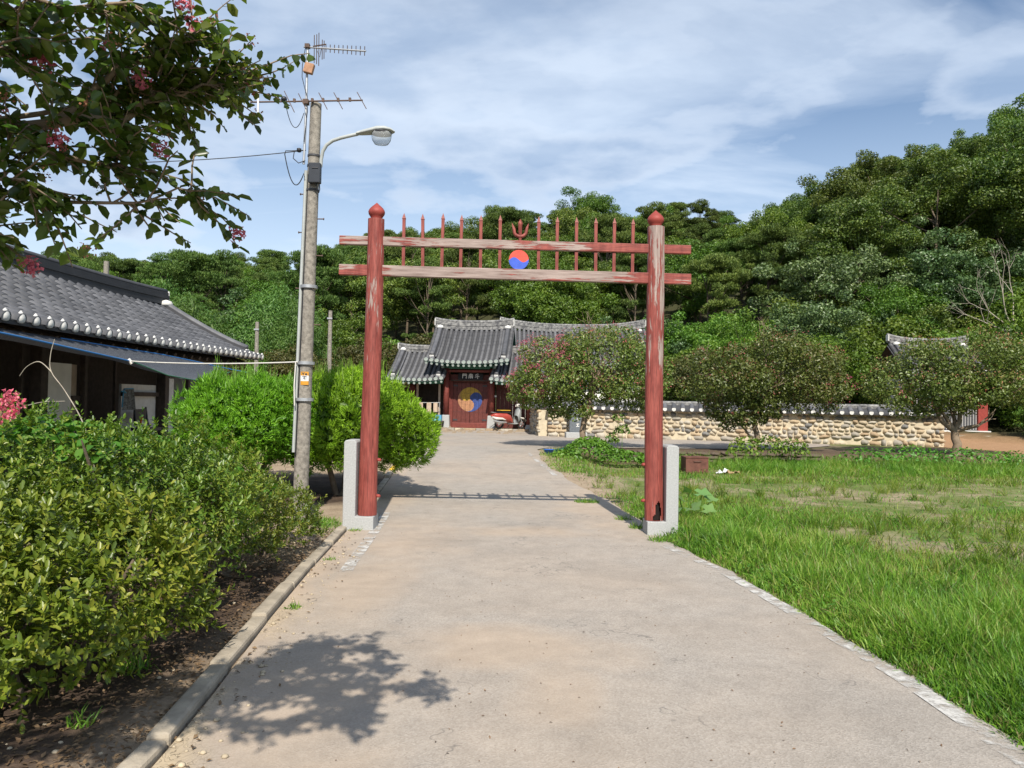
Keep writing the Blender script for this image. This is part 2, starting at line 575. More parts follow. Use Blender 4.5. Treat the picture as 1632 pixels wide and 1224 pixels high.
class MB:
    def __init__(s):
        s.v, s.f, s.sm = [], [], []

    def add(s, vs, fs, smooth=False):
        b = len(s.v)
        s.v += [tuple(p) for p in vs]
        s.f += [tuple(b + i for i in f) for f in fs]
        s.sm += [smooth] * len(fs)
        return s

    def box(s, c, d, rot=None, taper=1.0):
        hx, hy, hz = d[0] / 2, d[1] / 2, d[2] / 2
        vs = []
        for z in (-1, 1):
            t = taper if z > 0 else 1
            for x, y in ((-1, -1), (1, -1), (1, 1), (-1, 1)):
                p = Vector((x * hx * t, y * hy * t, z * hz))
                if rot:
                    p = rot @ p
                vs.append(p + Vector(c))
        return s.add(vs, [(3, 2, 1, 0), (4, 5, 6, 7), (0, 1, 5, 4), (1, 2, 6, 5), (2, 3, 7, 6), (3, 0, 4, 7)])

    def tube(s, pts, rad, n=8, cap=True, smooth=True, flat=None):
        pts = [Vector(p) for p in pts]
        if isinstance(rad, (int, float)):
            rad = [rad] * len(pts)
        up = Vector((0, 0, 1))
        rings = []
        prev = None
        for i, p in enumerate(pts):
            d = (pts[min(i + 1, len(pts) - 1)] - pts[max(i - 1, 0)])
            if d.length < 1e-9:
                d = Vector((0, 0, 1))
            d.normalize()
            if prev is None:
                a = Vector((1, 0, 0)) if abs(d.z) > 0.9 else d.cross(up).normalized()
            else:
                a = prev - d * prev.dot(d)
                a.normalize()
            prev = a
            b = d.cross(a)
            off = math.pi / n if n == 4 else 0
            rings.append([p + (a * math.cos(2 * math.pi * k / n + off) + b * math.sin(2 * math.pi * k / n + off)) * rad[i] for k in range(n)])
        vs = [q for r in rings for q in r]
        fs = []
        for i in range(len(pts) - 1):
            for k in range(n):
                k2 = (k + 1) % n
                fs.append((i * n + k, i * n + k2, (i + 1) * n + k2, (i + 1) * n + k))
        s.add(vs, fs, smooth)
        if cap:
            s.add(rings[0], [tuple(reversed(range(n)))])
            s.add(rings[-1], [tuple(range(n))])
        return s

    def lathe(s, prof, n=16, c=(0, 0, 0), smooth=True):
        vs, fs = [], []
        for r, z in prof:
            for k in range(n):
                a = 2 * math.pi * k / n
                vs.append((c[0] + r * math.cos(a), c[1] + r * math.sin(a), c[2] + z))
        for i in range(len(prof) - 1):
            for k in range(n):
                k2 = (k + 1) % n
                fs.append((i * n + k, i * n + k2, (i + 1) * n + k2, (i + 1) * n + k))
        s.add(vs, fs, smooth)
        if prof[0][0] > 1e-4:
            s.f.append(tuple(len(s.v) - len(vs) + k for k in reversed(range(n))))
            s.sm.append(False)
        if prof[-1][0] > 1e-4:
            s.f.append(tuple(len(s.v) - n + k for k in range(n)))
            s.sm.append(False)
        return s

    def prism(s, outline, y0, y1):
        """outline in xz (counter-clockwise seen from -y), extruded from y0 (front) to y1"""
        n = len(outline)
        s.add([(x, y0, z) for x, z in outline] + [(x, y1, z) for x, z in outline],
              [tuple(range(n)), tuple(reversed(range(n, 2 * n)))] + [(i, i + n, (i + 1) % n + n, (i + 1) % n) for i in range(n)])
        return s

    def build(s, name, mat, parent=None, loc=None, mw=None, bevel=0.0):
        me = bpy.data.meshes.new(name)
        me.from_pydata(s.v, [], s.f)
        me.polygons.foreach_set('use_smooth', s.sm)
        me.update()
        o = link(name, me, mat, parent, loc, mw)
        if bevel:
            b = o.modifiers.new('bevel', 'BEVEL')
            b.width = bevel
            b.segments = 2
            b.limit_method = 'ANGLE'
        return o


def basis(x, y, z, p):
    return Matrix(((x.x, y.x, z.x, p[0]), (x.y, y.y, z.y, p[1]), (x.z, y.z, z.z, p[2]), (0, 0, 0, 1)))


def unit(a):
    return a / np.maximum(np.linalg.norm(a, axis=-1, keepdims=True), 1e-9)


def rdirs(rng, n):
    return unit(rng.normal(size=(n, 3)))


def leaf_arrays(P, D, N, L, W, hexa=False, fold=0.25, droop=0.0):
    P, D = np.asarray(P, float), unit(np.asarray(D, float))
    Sd = unit(np.cross(D, N))
    N = np.cross(Sd, D)
    L, W = np.asarray(L, float)[:, None], np.asarray(W, float)[:, None]
    n = len(P)
    if hexa:
        up = N * W * fold
        dn = -N * L * droop
        V = np.stack([P, P + D * L * .3 + Sd * W * .45 + up, P + D * L * .72 + Sd * W * .44 + up + dn * .5, P + D * L + dn,
                      P + D * L * .72 - Sd * W * .44 + up + dn * .5, P + D * L * .3 - Sd * W * .45 + up], 1).reshape(-1, 3)
        b = (np.arange(n) * 6)[:, None]
        return V, [np.concatenate([b + np.array([[0, 1, 2, 3]]), b + np.array([[0, 3, 4, 5]])])]
    up = N * W * fold
    V = np.stack([P, P + D * L * .5 + Sd * W * .5 + up, P + D * L, P + D * L * .5 - Sd * W * .5 + up], 1).reshape(-1, 3)
    b = (np.arange(n) * 4)[:, None]
    return V, [np.concatenate([b + np.array([[0, 1, 2]]), b + np.array([[0, 2, 3]])])]


def blade_arrays(P, D, L, W, bend, rng):
    """grass blades: P base, D up direction, curved"""
    n = len(P)
    side = unit(np.cross(D, rdirs(rng, n)))
    fw = np.cross(side, D)
    L, W, bend = L[:, None], W[:, None], bend[:, None]
    m = P + D * L * .55 + fw * bend * L * .22
    t = P + D * L * (1 - .25 * bend) + fw * bend * L * .75
    V = np.stack([P - side * W * .5, P + side * W * .5, m + side * W * .38, m - side * W * .38, t], 1).reshape(-1, 3)
    b = (np.arange(n) * 5)[:, None]
    return V, [b + np.array([[0, 1, 2, 3]]), b + np.array([[3, 2, 4]])]


def join_arrays(parts):
    Vs, Fs, off = [], [], 0
    for V, F in parts:
        Vs.append(V)
        Fs += [f + off for f in F]
        off += len(V)
    return np.concatenate(Vs), Fs


def lump_points(rng, lumps, n, inward=0.3, low=-1.0, overlap=0.85):
    """points near the surface of a union of ellipsoids; lumps rows cx cy cz rx ry rz"""
    L = np.asarray(lumps, float)
    wgt = (L[:, 3] * L[:, 4] + L[:, 3] * L[:, 5] + L[:, 4] * L[:, 5])
    k = rng.choice(len(L), n, p=wgt / wgt.sum())
    d = rdirs(rng, n)
    rr = 1 - inward * rng.random(n) ** 1.6
    P = L[k, :3] + L[k, 3:] * d * rr[:, None]
    N = unit(d / L[k, 3:])
    keep = N[:, 2] > low
    if overlap:
        for j in range(len(L)):
            q = (((P - L[j, :3]) / L[j, 3:]) ** 2).sum(1)
            keep &= ~((q < overlap ** 2) & (k != j))
    return P[keep], N[keep]


def clump_leaves(rng, P, N, size, aspect=0.5, spread=0.7, lift=0.25, hexa=False, droop=0.0):
    n = len(P)
    nn = unit(N + rng.normal(size=(n, 3)) * spread + np.array([0, 0, lift]))
    t = unit(np.cross(nn, rdirs(rng, n)))
    L = size * (0.7 + 0.6 * rng.random(n))
    return leaf_arrays(P - t * L[:, None] * .5, t, nn, L, L * aspect, hexa, droop=droop)


def branch(mb, rng, p, d, length, r, depth, spread=0.55, up=0.15, ends=None, n=6, curl=0.22, kids=(2, 3), shrink=0.68):
    p, d = Vector(p), Vector(d).normalized()
    pts, rad = [p.copy()], [r]
    segs = 4
    for i in range(segs):
        d = (d + Vector(rng.normal(size=3)) * curl * 0.5 + Vector((0, 0, up * 0.3))).normalized()
        p = p + d * length / segs
        pts.append(p.copy())
        rad.append(r * (1 - 0.42 * (i + 1) / segs))
    mb.tube(pts, rad, n if depth > 1 else 4, cap=False)
    if depth <= 0:
        if ends is not None:
            ends.append((tuple(p), tuple(d)))
        return
    for j in range(rng.integers(kids[0], kids[1] + 1)):
        dd = (d + Vector(rng.normal(size=3)) * spread + Vector((0, 0, up))).normalized()
        branch(mb, rng, p - d * 0.02, dd, length * (shrink + 0.2 * rng.random() - .1), rad[-1] * 0.85, depth - 1, spread, up, ends, n, curl, kids, shrink)


def sst(a, b, v):
    t = np.clip((np.asarray(v, float) - a) / (b - a), 0, 1)
    return t * t * (3 - 2 * t)


# ------------------------------------------------------------------ terrain
KERB_Y = [-6, 0, 3.27, 3.97, 5.42, 7.06, 8.99, 12.14, 16.5, 18.4, 22, 26]
KERB_X = [-1.42, -1.45, -1.50, -1.55, -1.70, -1.83, -1.94, -2.17, -2.48, -2.62, -3.1, -4.2]
EDGE_Y = [-6, 0, 3.46, 4.42, 6.0, 7.18, 8.54, 10.4, 12.3, 15.1, 17, 18.8, 20.6]
EDGE_X = [2.40, 2.42, 2.42, 2.40, 2.26, 2.12, 1.85, 1.72, 1.62, 1.12, 0.86, 0.68, 0.75]
LINE_X = [2.32, 2.34, 2.33, 2.31, 2.16, 2.03, 1.70, 1.5, 1.35, 0.98, 0.74, 0.5, 0.45]


def kerb_x(y):
    return np.interp(y, KERB_Y, KERB_X)


def edge_x(y):
    return np.interp(y, EDGE_Y, EDGE_X)


def hill(x, y):
    x, y = np.asarray(x, float), np.asarray(y, float)
    y0 = 49 - 13 * sst(10, 26, x)
    A = np.interp(x, [-90, -60, -25, -9, 9, 34, 64, 120], [9, 8.5, 9.5, 14, 17.5, 16, 21, 26])
    t = np.clip((y - y0) / (95 - y0), 0, 1.0)
    h = A * t ** 0.92
    h = h + 5.0 * np.exp(-((x - 44) / 11) ** 2 - ((y - 66) / 15) ** 2) * sst(34, 50, y)
    return h * (1 - 0.25 * sst(105, 160, y))


def gz(x, y):
    x, y = np.asarray(x, float), np.asarray(y, float)
    road = 0.30 * sst(13, 21.5, y)
    fld = 0.30 * sst(20.4, 21.1, y)
    wgt = sst(1.2, 2.6, x)
    h = road * (1 - wgt) + fld * wgt
    h = h + 0.045 * sst(0.10, 0.2, kerb_x(y) - x) * (1 - sst(20, 24, y))      # soil behind the kerb
    h = h + 0.3 * sst(29, 33, y) * sst(13, 17, x)
    return h + hill(x, y)


def fine(a, b, s):
    return list(np.arange(a, b, s))


gx = [-900, -500, -300, -200, -150] + fine(-120, -30, 6) + fine(-30, -9, 1.5) + fine(-9, -4, 0.5) + fine(-4, 4.5, 0.125) + fine(4.5, 20, 0.5) + fine(20, 60, 3) + fine(60, 130, 7) + [150, 200, 300, 500, 900]
gy = [-900, -400, -150, -60, -25] + fine(-12, 2, 1.0) + fine(2, 20, 0.25) + fine(20, 22, 0.1) + fine(22, 36, 0.5) + fine(36, 112, 2.5) + fine(112, 180, 8) + [200, 300, 500, 900, 1500]
GX, GY = np.meshgrid(np.array(gx), np.array(gy))
rg = np.random.default_rng(5)
GZ = gz(GX, GY)
off_road = 1 - ((GX > kerb_x(GY) - 0.15) & (GX < edge_x(GY) + 0.1) & (GY < 30)) * 1.0
GZ = GZ + off_road * rg.normal(size=GX.shape) * np.where(GY < 30, 0.008, 0.08) * (np.abs(GX) < 60)
nx, ny = len(gx), len(gy)
ii = (np.arange(ny - 1)[:, None] * nx + np.arange(nx - 1)[None]).ravel()
FQ = np.stack([ii, ii + 1, ii + nx + 1, ii + nx], 1)

k = NT('ground')
v = k.coord('World')
xyz = k.n('ShaderNodeSeparateXYZ')
k.l(v, xyz.inputs[0])
X_, Y_, Z_ = xyz.outputs
n_a = k.noise(v, 0.55, 6, 0.6, 0.3)
n_b = k.noise(v, 3.0, 7, 0.65)
n_c = k.noise(v, 38, 5, 0.7)
soil = k.ramp(n_b, [(0.25, (0.20, 0.145, 0.095)), (0.5, (0.31, 0.24, 0.165)), (0.8, (0.40, 0.32, 0.235))])
green = k.ramp(n_b, [(0.2, (0.075, 0.115, 0.025)), (0.6, (0.14, 0.17, 0.05)), (0.85, (0.22, 0.20, 0.09))])
field = k.math('MULTIPLY', k.rng(X_, 1.7, 2.5), k.rng(k.math('ADD', n_a, k.math('MULTIPLY', n_b, 0.25)), 0.78, 0.58))
c = k.mix(field, soil, green)
humus_and_shade = k.ramp(n_b, [(0.25, (0.030, 0.022, 0.016)), (0.55, (0.075, 0.05, 0.035)), (0.8, (0.14, 0.10, 0.07))])
bed = k.math('MULTIPLY', k.rng(X_, -1.55, -2.0), k.rng(k.math('ADD', Y_, k.math('MULTIPLY', n_b, 1.6)), 8.5, 7.5))
bed = k.math('MAXIMUM', bed, k.math('MULTIPLY', k.rng(X_, -2.2, -2.5), k.math('MULTIPLY', k.rng(k.math('ADD', Y_, n_b), 11.3, 11.9), k.rng(Y_, 15.5, 14.5))))  # shade under the junipers, painted in with the dark bed colour
c = k.mix(bed, c, humus_and_shade)
# earth under the trees on the bank
bank = k.math('MULTIPLY', k.rng(X_, 1.2, 2.0), k.math('MULTIPLY', k.rng(k.math('ADD', Y_, k.math('MULTIPLY', n_a, 1.0)), 20.1, 20.7), k.rng(Y_, 26.5, 22.8)))
c = k.mix(k.math('MULTIPLY', bank, k.rng(X_, 15, 13)), c, k.mix(n_b, (0.06, 0.042, 0.03), (0.15, 0.105, 0.07)))
redsoil = k.math('MULTIPLY', k.rng(X_, 13.5, 15), k.rng(Y_, 20.5, 22))
c = k.mix(redsoil, c, k.mix(n_b, (0.26, 0.14, 0.07), (0.40, 0.25, 0.14)))
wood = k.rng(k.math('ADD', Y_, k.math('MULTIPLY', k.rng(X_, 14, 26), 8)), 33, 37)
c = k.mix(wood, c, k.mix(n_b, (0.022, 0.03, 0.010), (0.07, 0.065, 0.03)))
sc = k.n('ShaderNodeVectorMath', operation='SCALE')
k.l(c, sc.inputs[0])
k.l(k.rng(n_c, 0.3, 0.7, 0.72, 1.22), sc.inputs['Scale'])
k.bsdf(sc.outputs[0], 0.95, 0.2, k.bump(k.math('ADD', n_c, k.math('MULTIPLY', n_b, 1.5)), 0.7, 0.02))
M['ground'] = k.m
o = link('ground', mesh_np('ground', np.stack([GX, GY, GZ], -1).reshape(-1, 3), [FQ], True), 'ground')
o['kind'] = 'structure'


# road: worn pale asphalt with washed-in sand, cracked mud along the kerb
k = NT('road')
v = k.coord('World')
xyz = k.n('ShaderNodeSeparateXYZ')
k.l(v, xyz.inputs[0])
X_, Y_, Z_ = xyz.outputs
n_s = k.noise(v, 130, 4, 0.75)
vo = k.n('ShaderNodeTexVoronoi')
vo.inputs['Scale'].default_value = 95
k.l(v, vo.inputs['Vector'])
n_m = k.noise(v, 1.1, 7, 0.62, 0.35)
n_l = k.noise(v, 0.42, 5, 0.55, 0.2)
ag = k.ramp(vo.outputs['Color'], [(0.1, (0.20, 0.182, 0.162)), (0.5, (0.30, 0.275, 0.246)), (0.9, (0.40, 0.372, 0.335))])
asp = k.mix(0.45, ag, k.mix(n_s, (0.17, 0.156, 0.14), (0.41, 0.378, 0.34)))
sand = k.mix(n_s, (0.31, 0.235, 0.17), (0.46, 0.365, 0.275))


def blob(cx, cy, rx, ry):
    a = k.math('DIVIDE', k.math('ADD', X_, -cx), rx)
    b = k.math('DIVIDE', k.math('ADD', Y_, -cy), ry)
    q = k.math('ADD', k.math('MULTIPLY', a, a), k.math('MULTIPLY', b, b))
    return k.rng(k.math('ADD', q, k.math('MULTIPLY', k.math('ADD', n_m, -0.5), 3.2)), 1.9, -0.1)


sm_ = None
for b in ((1.35, 11.6, 0.75, 2.9), (-1.2, 8.6, 0.75, 1.6), (-1.25, 6.6, 0.45, 2.2), (0.0, 4.85, 0.85, 0.5), (-1.1, 3.4, 0.7, 2.0), (0.25, 4.2, 0.3, 0.6), (0.2, 9.2, 0.9, 0.45), (-1.9, 12.5, 0.6, 2.5)):
    q = blob(*b)
    sm_ = q if sm_ is None else k.math('MAXIMUM', sm_, q)
kx = k.math('ADD', X_, k.math('MULTIPLY', Y_, 0.068))       # about the distance from the kerb line
edge = k.rng(k.math('ADD', kx, k.math('MULTIPLY', n_m, -0.7)), -1.15, -1.75)
sm_ = k.math('MULTIPLY', sm_, 0.72)
film = k.rng(n_l, 0.38, 0.7, 0.15, 0.55)                # a film of dust everywhere
sm_ = k.math('MAXIMUM', k.math('MAXIMUM', sm_, edge), film)
c = k.mix(sm_, asp, sand)
# dried mud plates by the kerb
vd = k.n('ShaderNodeTexVoronoi', feature='DISTANCE_TO_EDGE')
vd.inputs['Scale'].default_value = 9
wv = k.n('ShaderNodeVectorMath', operation='ADD')
k.l(v, wv.inputs[0])
nv = k.n('ShaderNodeTexNoise')
nv.inputs['Scale'].default_value = 6
k.l(v, nv.inputs['Vector'])
k.l(nv.outputs['Color'], wv.inputs[1])
k.l(wv.outputs[0], vd.inputs['Vector'])
crack = k.rng(vd.outputs['Distance'], 0.05, 0.0)
mud = k.math('MULTIPLY', k.rng(k.math('ADD', kx, k.math('MULTIPLY', n_m, -0.5)), -1.33, -1.55), k.math('MULTIPLY', k.rng(Y_, 6.2, 5.0), k.rng(n_m, 0.42, 0.55)))
c = k.mix(k.math('MULTIPLY', mud, 0.7), c, k.mix(n_s, (0.40, 0.31, 0.19), (0.52, 0.43, 0.29)))
c = k.mix(k.math('MULTIPLY', k.math('MULTIPLY', crack, mud), 0.8), c, (0.10, 0.075, 0.05))
# fine cracks across the asphalt
vc = k.n('ShaderNodeTexVoronoi', feature='DISTANCE_TO_EDGE')
vc.inputs['Scale'].default_value = 0.55
k.l(wv.outputs[0], vc.inputs['Vector'])
ck = k.math('MULTIPLY', k.rng(vc.outputs['Distance'], 0.012, 0.0), k.rng(n_m, 0.5, 0.6))
c = k.mix(k.math('MULTIPLY', ck, 0.6), c, (0.09, 0.085, 0.08))
dark = k.math('MULTIPLY', k.rng(k.noise(v, 0.8, 3, 0.5), 0.5, 0.75, 1.0, 0.84), k.rng(k.noise(v, 4.5, 6, 0.65), 0.3, 0.7, 0.88, 1.08))
sc = k.n('ShaderNodeVectorMath', operation='SCALE')
k.l(c, sc.inputs[0])
k.l(dark, sc.inputs['Scale'])
hh = k.math('ADD', k.math('MULTIPLY', vo.outputs['Distance'], k.rng(sm_, 0, 1, 1.0, 0.2)), k.math('ADD', k.math('MULTIPLY', n_s, 0.4), k.math('MULTIPLY', k.math('MULTIPLY', crack, mud), -3.0)))
k.bsdf(sc.outputs[0], 0.9, 0.25, k.bump(hh, 0.45, 0.006))
M['road'] = k.m


def ribbon(name, mat, ys, xl, xr, nxs, dz):
    V, n = [], nxs + 1
    for y, a, b in zip(ys, xl, xr):
        for i in range(n):
            x = a + (b - a) * i / nxs
            V.append((x, y, float(gz(max(x, kerb_x(y) + 0.01), y)) + dz))
    ii = (np.arange(len(ys) - 1)[:, None] * n + np.arange(nxs)[None]).ravel()
    o = link(name, mesh_np(name, np.array(V), [np.stack([ii, ii + 1, ii + n + 1, ii + n], 1)], True), mat)
    o['kind'] = 'structure'
    return o


ys = np.concatenate([np.arange(-6, 20.6, 0.2), [20.6]])
re_ = np.random.default_rng(3)
xr = edge_x(ys) + 0.03 * np.convolve(re_.normal(size=len(ys)), np.ones(3) / 2, 'same')
ribbon('road', 'road', ys, kerb_x(ys), xr, 24, 0.022)
ys2 = np.concatenate([[20.6, 20.9, 21.2, 21.5, 21.8], np.arange(22, 28.41, 0.4), [29.5, 31, 32.6]])
xr2 = np.interp(ys2, [20.6, 21.2, 21.6, 22.2, 23.5, 25, 26.2, 28.4, 28.41, 32.6], [0.75, 1.0, 1.6, 7.0, 9.2, 10.6, 11.0, 2.4, 1.4, 1.3])
xr2 = np.minimum(xr2, 1.35 + (28.42 - np.minimum(ys2, 28.42)) / 2.6 * 13.5 + 0.0)
o = ribbon('lane', 'road', ys2, np.interp(ys2, [20.6, 26, 30, 33], [-3.0, -4.2, -6, -6]), xr2, 40, 0.022)

# worn white edge line
k = NT('road_paint')
v = k.coord('World')
p = k.bsdf(k.mix(k.noise(v, 25, 5), (0.40, 0.385, 0.36), (0.56, 0.545, 0.515)), 0.8, 0.2, link=False)
tr = k.n('ShaderNodeBsdfTransparent')
mx = k.n('ShaderNodeMixShader')
wear = k.math('ADD', k.math('MULTIPLY', k.noise(v, 9, 6, 0.7), 0.6), k.math('MULTIPLY', k.noise(v, 1.3, 3), 0.4))
k.l(k.rng(wear, 0.43, 0.545), mx.inputs[0])
k.l(p, mx.inputs[1])
k.l(tr.outputs[0], mx.inputs[2])
k.l(mx.outputs[0], k.out.inputs['Surface'])
M['road_paint'] = k.m
yl = np.concatenate([np.arange(1.0, 8.6, 0.15)])
lx = np.interp(yl, EDGE_Y, LINE_X)
ribbon('road_marking', 'road_paint', yl, lx - 0.06, lx + 0.06, 2, 0.027)
yl = np.arange(15.6, 19.6, 0.2)
lx = np.interp(yl, EDGE_Y, LINE_X)
ribbon('road_marking', 'road_paint', yl, lx - 0.05, lx + 0.05, 2, 0.027)
yl = np.arange(6.9, 10.6, 0.15)
lx = kerb_x(yl) + 0.33
ribbon('road_marking', 'road_paint', yl, lx - 0.06, lx + 0.06, 2, 0.027)

# kerb stones, each a block about a metre long
kr = np.random.default_rng(11)
y = 0.6
root_k = thing('kerb', 'low sandy concrete kerb stones edging the road beside the azalea bed', 'kerb', (-1.6, 3, 0))
root_k['kind'] = 'structure'
del root_k['category']
while y < 19.2:
    y2 = y + 0.95
    a = Vector((float(kerb_x(y)), y, 0))
    b = Vector((float(kerb_x(y2)), y2, 0))
    d = (b - a)
    ln = d.length - 0.022
    d.normalize()
    s_ = Vector((-d.y, d.x, 0))
    c = (a + b) / 2 + s_ * 0.07 + Vector((0, 0, float(gz(0, (y + y2) / 2)) - 0.045 + kr.normal() * 0.012))
    rot = Matrix.Rotation(math.atan2(d.y, d.x) + kr.normal() * 0.014, 3, 'Z')
    mb = MB().box((0, 0, 0), (ln, 0.11, 0.20), rot)
    mb.build('kerb_stone', 'yellow_paint' if abs(y - 15.8) < 0.5 else 'kerb_concrete', root_k, tuple(c - Vector((-1.6, 3, 0))), bevel=0.02)
    y = y2

# ------------------------------------------------------------------ red spiked gate over the road
GY_ = 9.25
g = thing('red_arrow_gate', 'tall weathered red wooden gate with two posts and a row of spikes straddling the road', 'gate', (0, GY_, 0))


def log_post(x0, x1, z0, z1, ra, rb, hole=None, seed=1):
    rng = np.random.default_rng(seed)
    n = 44
    zs = list(np.arange(z0, z0 + 0.5, 0.02)) + list(np.linspace(z0 + 0.5, z1, 26))
    vs, fs = [], []
    ph = rng.random(6) * 6.28
    for z in zs:
        t = (z - z0) / (z1 - z0)
        r = ra + (rb - ra) * t
        cx = x0 + (x1 - x0) * t + 0.006 * math.sin(z * 1.7 + ph[0])
        for i in range(n):
            a = 2 * math.pi * i / n
            q = r * (1 + 0.018 * math.sin(2 * a + ph[1] + z * .5) + 0.012 * math.sin(5 * a + ph[2]) + 0.008 * math.sin(11 * a + z * 2 + ph[3]))
            vs.append((cx + q * math.cos(a), q * math.sin(a), z))
    for j in range(len(zs) - 1):
        for i in range(n):
            a = 2 * math.pi * (i + .5) / n
            z = (zs[j] + zs[j + 1]) / 2
            if hole:
                u_ = (a - 1.5 * math.pi - hole[0]) * ra
                zz = (z - hole[1]) / hole[3]
                wd = hole[2] * (1.1 - 0.1 * zz - 0.75 * max(zz, 0) ** 2)
                u_ += 0.008 * math.sin(z * 37) - 0.012 * zz + 0.004 * math.sin(z * 113)
                if abs(zz) < 1 and abs(u_) < wd:
                    continue
            i2 = (i + 1) % n
            fs.append((j * n + i, j * n + i2, (j + 1) * n + i2, (j + 1) * n + i))
    m = MB().add(vs, fs, True)
    m.add([vs[-n + i] for i in range(n)], [tuple(range(n))])
    m.add([vs[i] for i in range(n)], [tuple(reversed(range(n)))])
    return m


FIN = [(0.062, -0.012), (0.070, 0.0), (0.070, 0.012), (0.082, 0.03), (0.098, 0.055), (0.103, 0.078), (0.098, 0.10), (0.08, 0.128), (0.055, 0.152), (0.028, 0.175), (0.004, 0.198)]
for side, x0, x1, zt, mat in ((-1, -1.745, -1.712, 3.82, 'post_paint_a'), (1, 1.755, 1.735, 3.785, 'post_paint_b')):
    hole = None if side < 0 else (0.30, 0.30, 0.040, 0.125)
    p = log_post(x0, x1, 0.185, zt, 0.114, 0.102, hole, 7 + side).build('post', mat, g)
    MB().lathe(FIN, 20, (x1, 0, zt + 0.008)).build('finial', 'red_finial' if 'red_finial' in M else 'paint_red', p)
    if hole:
        MB().tube([(x0, 0, 0.19), (x0, 0, 0.62)], 0.078, 14).build('rotten_core', 'rot_black', p)['label'] = 'black rotten hollow at the foot of the post'
    for z in (0.42, 0.86):
        MB().tube([(x0 - side * 0.10, -0.01, z), (x0 - side * 0.128, -0.01, z)], [0.02, 0.02], 10).lathe([(0.026, -0.018), (0.03, 0), (0.02, 0.014), (0.003, 0.02)], 10, (x0 - side * 0.13, -0.01, z)).build('bolt', 'paint_red', p)
    # granite foot: a low block under the post and a tall upright on the outer side
    xo = x0 + side * 0.197
    out = [(x0 - side * 0.10, -0.05), (xo + side * 0.075, -0.05), (xo + side * 0.075, 1.075), (xo + side * 0.055, 1.10), (xo - side * 0.055, 1.10), (xo - side * 0.075, 1.075), (xo - side * 0.075, 0.182), (x0 - side * 0.10, 0.182)]
    if side < 0:
        out = out[::-1]
    MB().prism(out, -0.15, 0.17).build('granite_foot', 'granite', g, bevel=0.008)

tl = Matrix.Rotation(R(0.62), 3, 'Y')
MB().box((0, 0, 0), (4.33, 0.075, 0.108)).build('beam', 'beam_paint_a', g, mw=Matrix.Translation((0.005, 0.0, 3.53)) @ tl.to_4x4(), bevel=0.006)
MB().box((0, 0, 0), (4.33, 0.085, 0.13)).build('beam', 'beam_paint_b', g, mw=Matrix.Translation((0.01, 0.0, 3.165)) @ tl.to_4x4(), bevel=0.006)
SPIKE_X = [-1.372, -1.142, -0.889, -0.659, -0.421, -0.183, 0.292, 0.522, 0.759, 0.997, 1.227, 1.457]
rs = np.random.default_rng(2)
for i, x in enumerate(SPIKE_X):
    zt = 3.895 + 0.012 * (1 - i / 6) + rs.normal() * 0.006
    zb = 3.165 + 0.067 - x * 0.0108
    w2 = 0.0185
    m = MB()
    m.box((0, 0, (zb + zt - 0.075) / 2), (w2 * 2, w2 * 2, zt - 0.075 - zb))
    tp = [(-w2 * 1.25, -w2 * 1.25, zt - .075), (w2 * 1.25, -w2 * 1.25, zt - .075), (w2 * 1.25, w2 * 1.25, zt - .075), (-w2 * 1.25, w2 * 1.25, zt - .075), (0, 0, zt)]
    m.add(tp, [(0, 1, 4), (1, 2, 4), (2, 3, 4), (3, 0, 4), (3, 2, 1, 0)])
    m.build('spike', 'spike_paint', g, mw=Matrix.Translation((x, 0, 0)) @ Matrix.Translation((0, 0, zt)) @ Matrix.Rotation(rs.normal() * 0.008, 4, 'Y') @ Matrix.Translation((0, 0, -zt)))
tr_ = MB()
xc = 0.065
tr_.tube([(xc, 0, 3.215), (xc, 0, 3.62), (xc, 0, 3.78), (xc, 0, 3.80), (xc, 0, 3.855)], [0.026, 0.024, 0.034, 0.04, 0.002], 4)
for s_ in (-1, 1):
    pts, rad = [], []
    for t in np.linspace(0, 1, 9):
        a = math.pi * 0.5 * min(t * 1.6, 1)
        px = xc + s_ * (0.075 * math.sin(a) + 0.028 * max(0, t - 0.6) / 0.4)
        pz = 3.638 + 0.06 * (1 - math.cos(a)) + max(0, t - 0.5) * 0.21
        pts.append((px, 0, pz))
        rad.append(0.026 if t < .65 else 0.026 * (1 - (t - .65) / .36) + .002)
    tr_.tube(pts, rad, 4)
tr_.build('trident', 'spike_paint', g)
# round red and blue emblem hung between the beams
em = empty('emblem', (xc - 0.012, -0.012, 3.345))
em.parent = g
rad = 0.122
N_ = 28
curve = []
for i in range(N_ + 1):
    x = -rad + 2 * rad * i / N_
    curve.append((x, (0.034 if x < 0 else -0.034) * math.sin(math.pi * abs(x) / rad) + x * 0.06))
arc_u = [(rad * math.cos(a), rad * math.sin(a)) for a in np.linspace(0.06, math.pi + 0.06, 30)]
arc_d = [(rad * math.cos(a), rad * math.sin(a)) for a in np.linspace(math.pi + 0.06, 2 * math.pi + 0.06, 30)]
MB().prism(curve[1:-1] + arc_u, -0.017, 0.017).build('red_half', 'flag_red', em)
MB().prism(list(reversed(curve[1:-1])) + arc_d, -0.017, 0.017).build('blue_half', 'flag_blue', em)

# ------------------------------------------------------------------ utility pole with lamp and antennas
PB, PT = Vector((-2.71, 9.74, float(gz(-2.71, 9.74)) - 0.05)), Vector((-2.625, 9.74, 5.44))
pole = thing('utility_pole', 'old grey concrete utility pole rising between the clipped junipers', 'utility pole', PB)


def pol(z, dx=0.0, dy=0.0):
    t = (z - PB.z) / (PT.z - PB.z)
    q = PB.lerp(PT, t) - PB
    return Vector((q.x + dx, q.y + dy, z - PB.z))


def prad(z):
    return 0.097 + (0.071 - 0.097) * (z / 5.44)


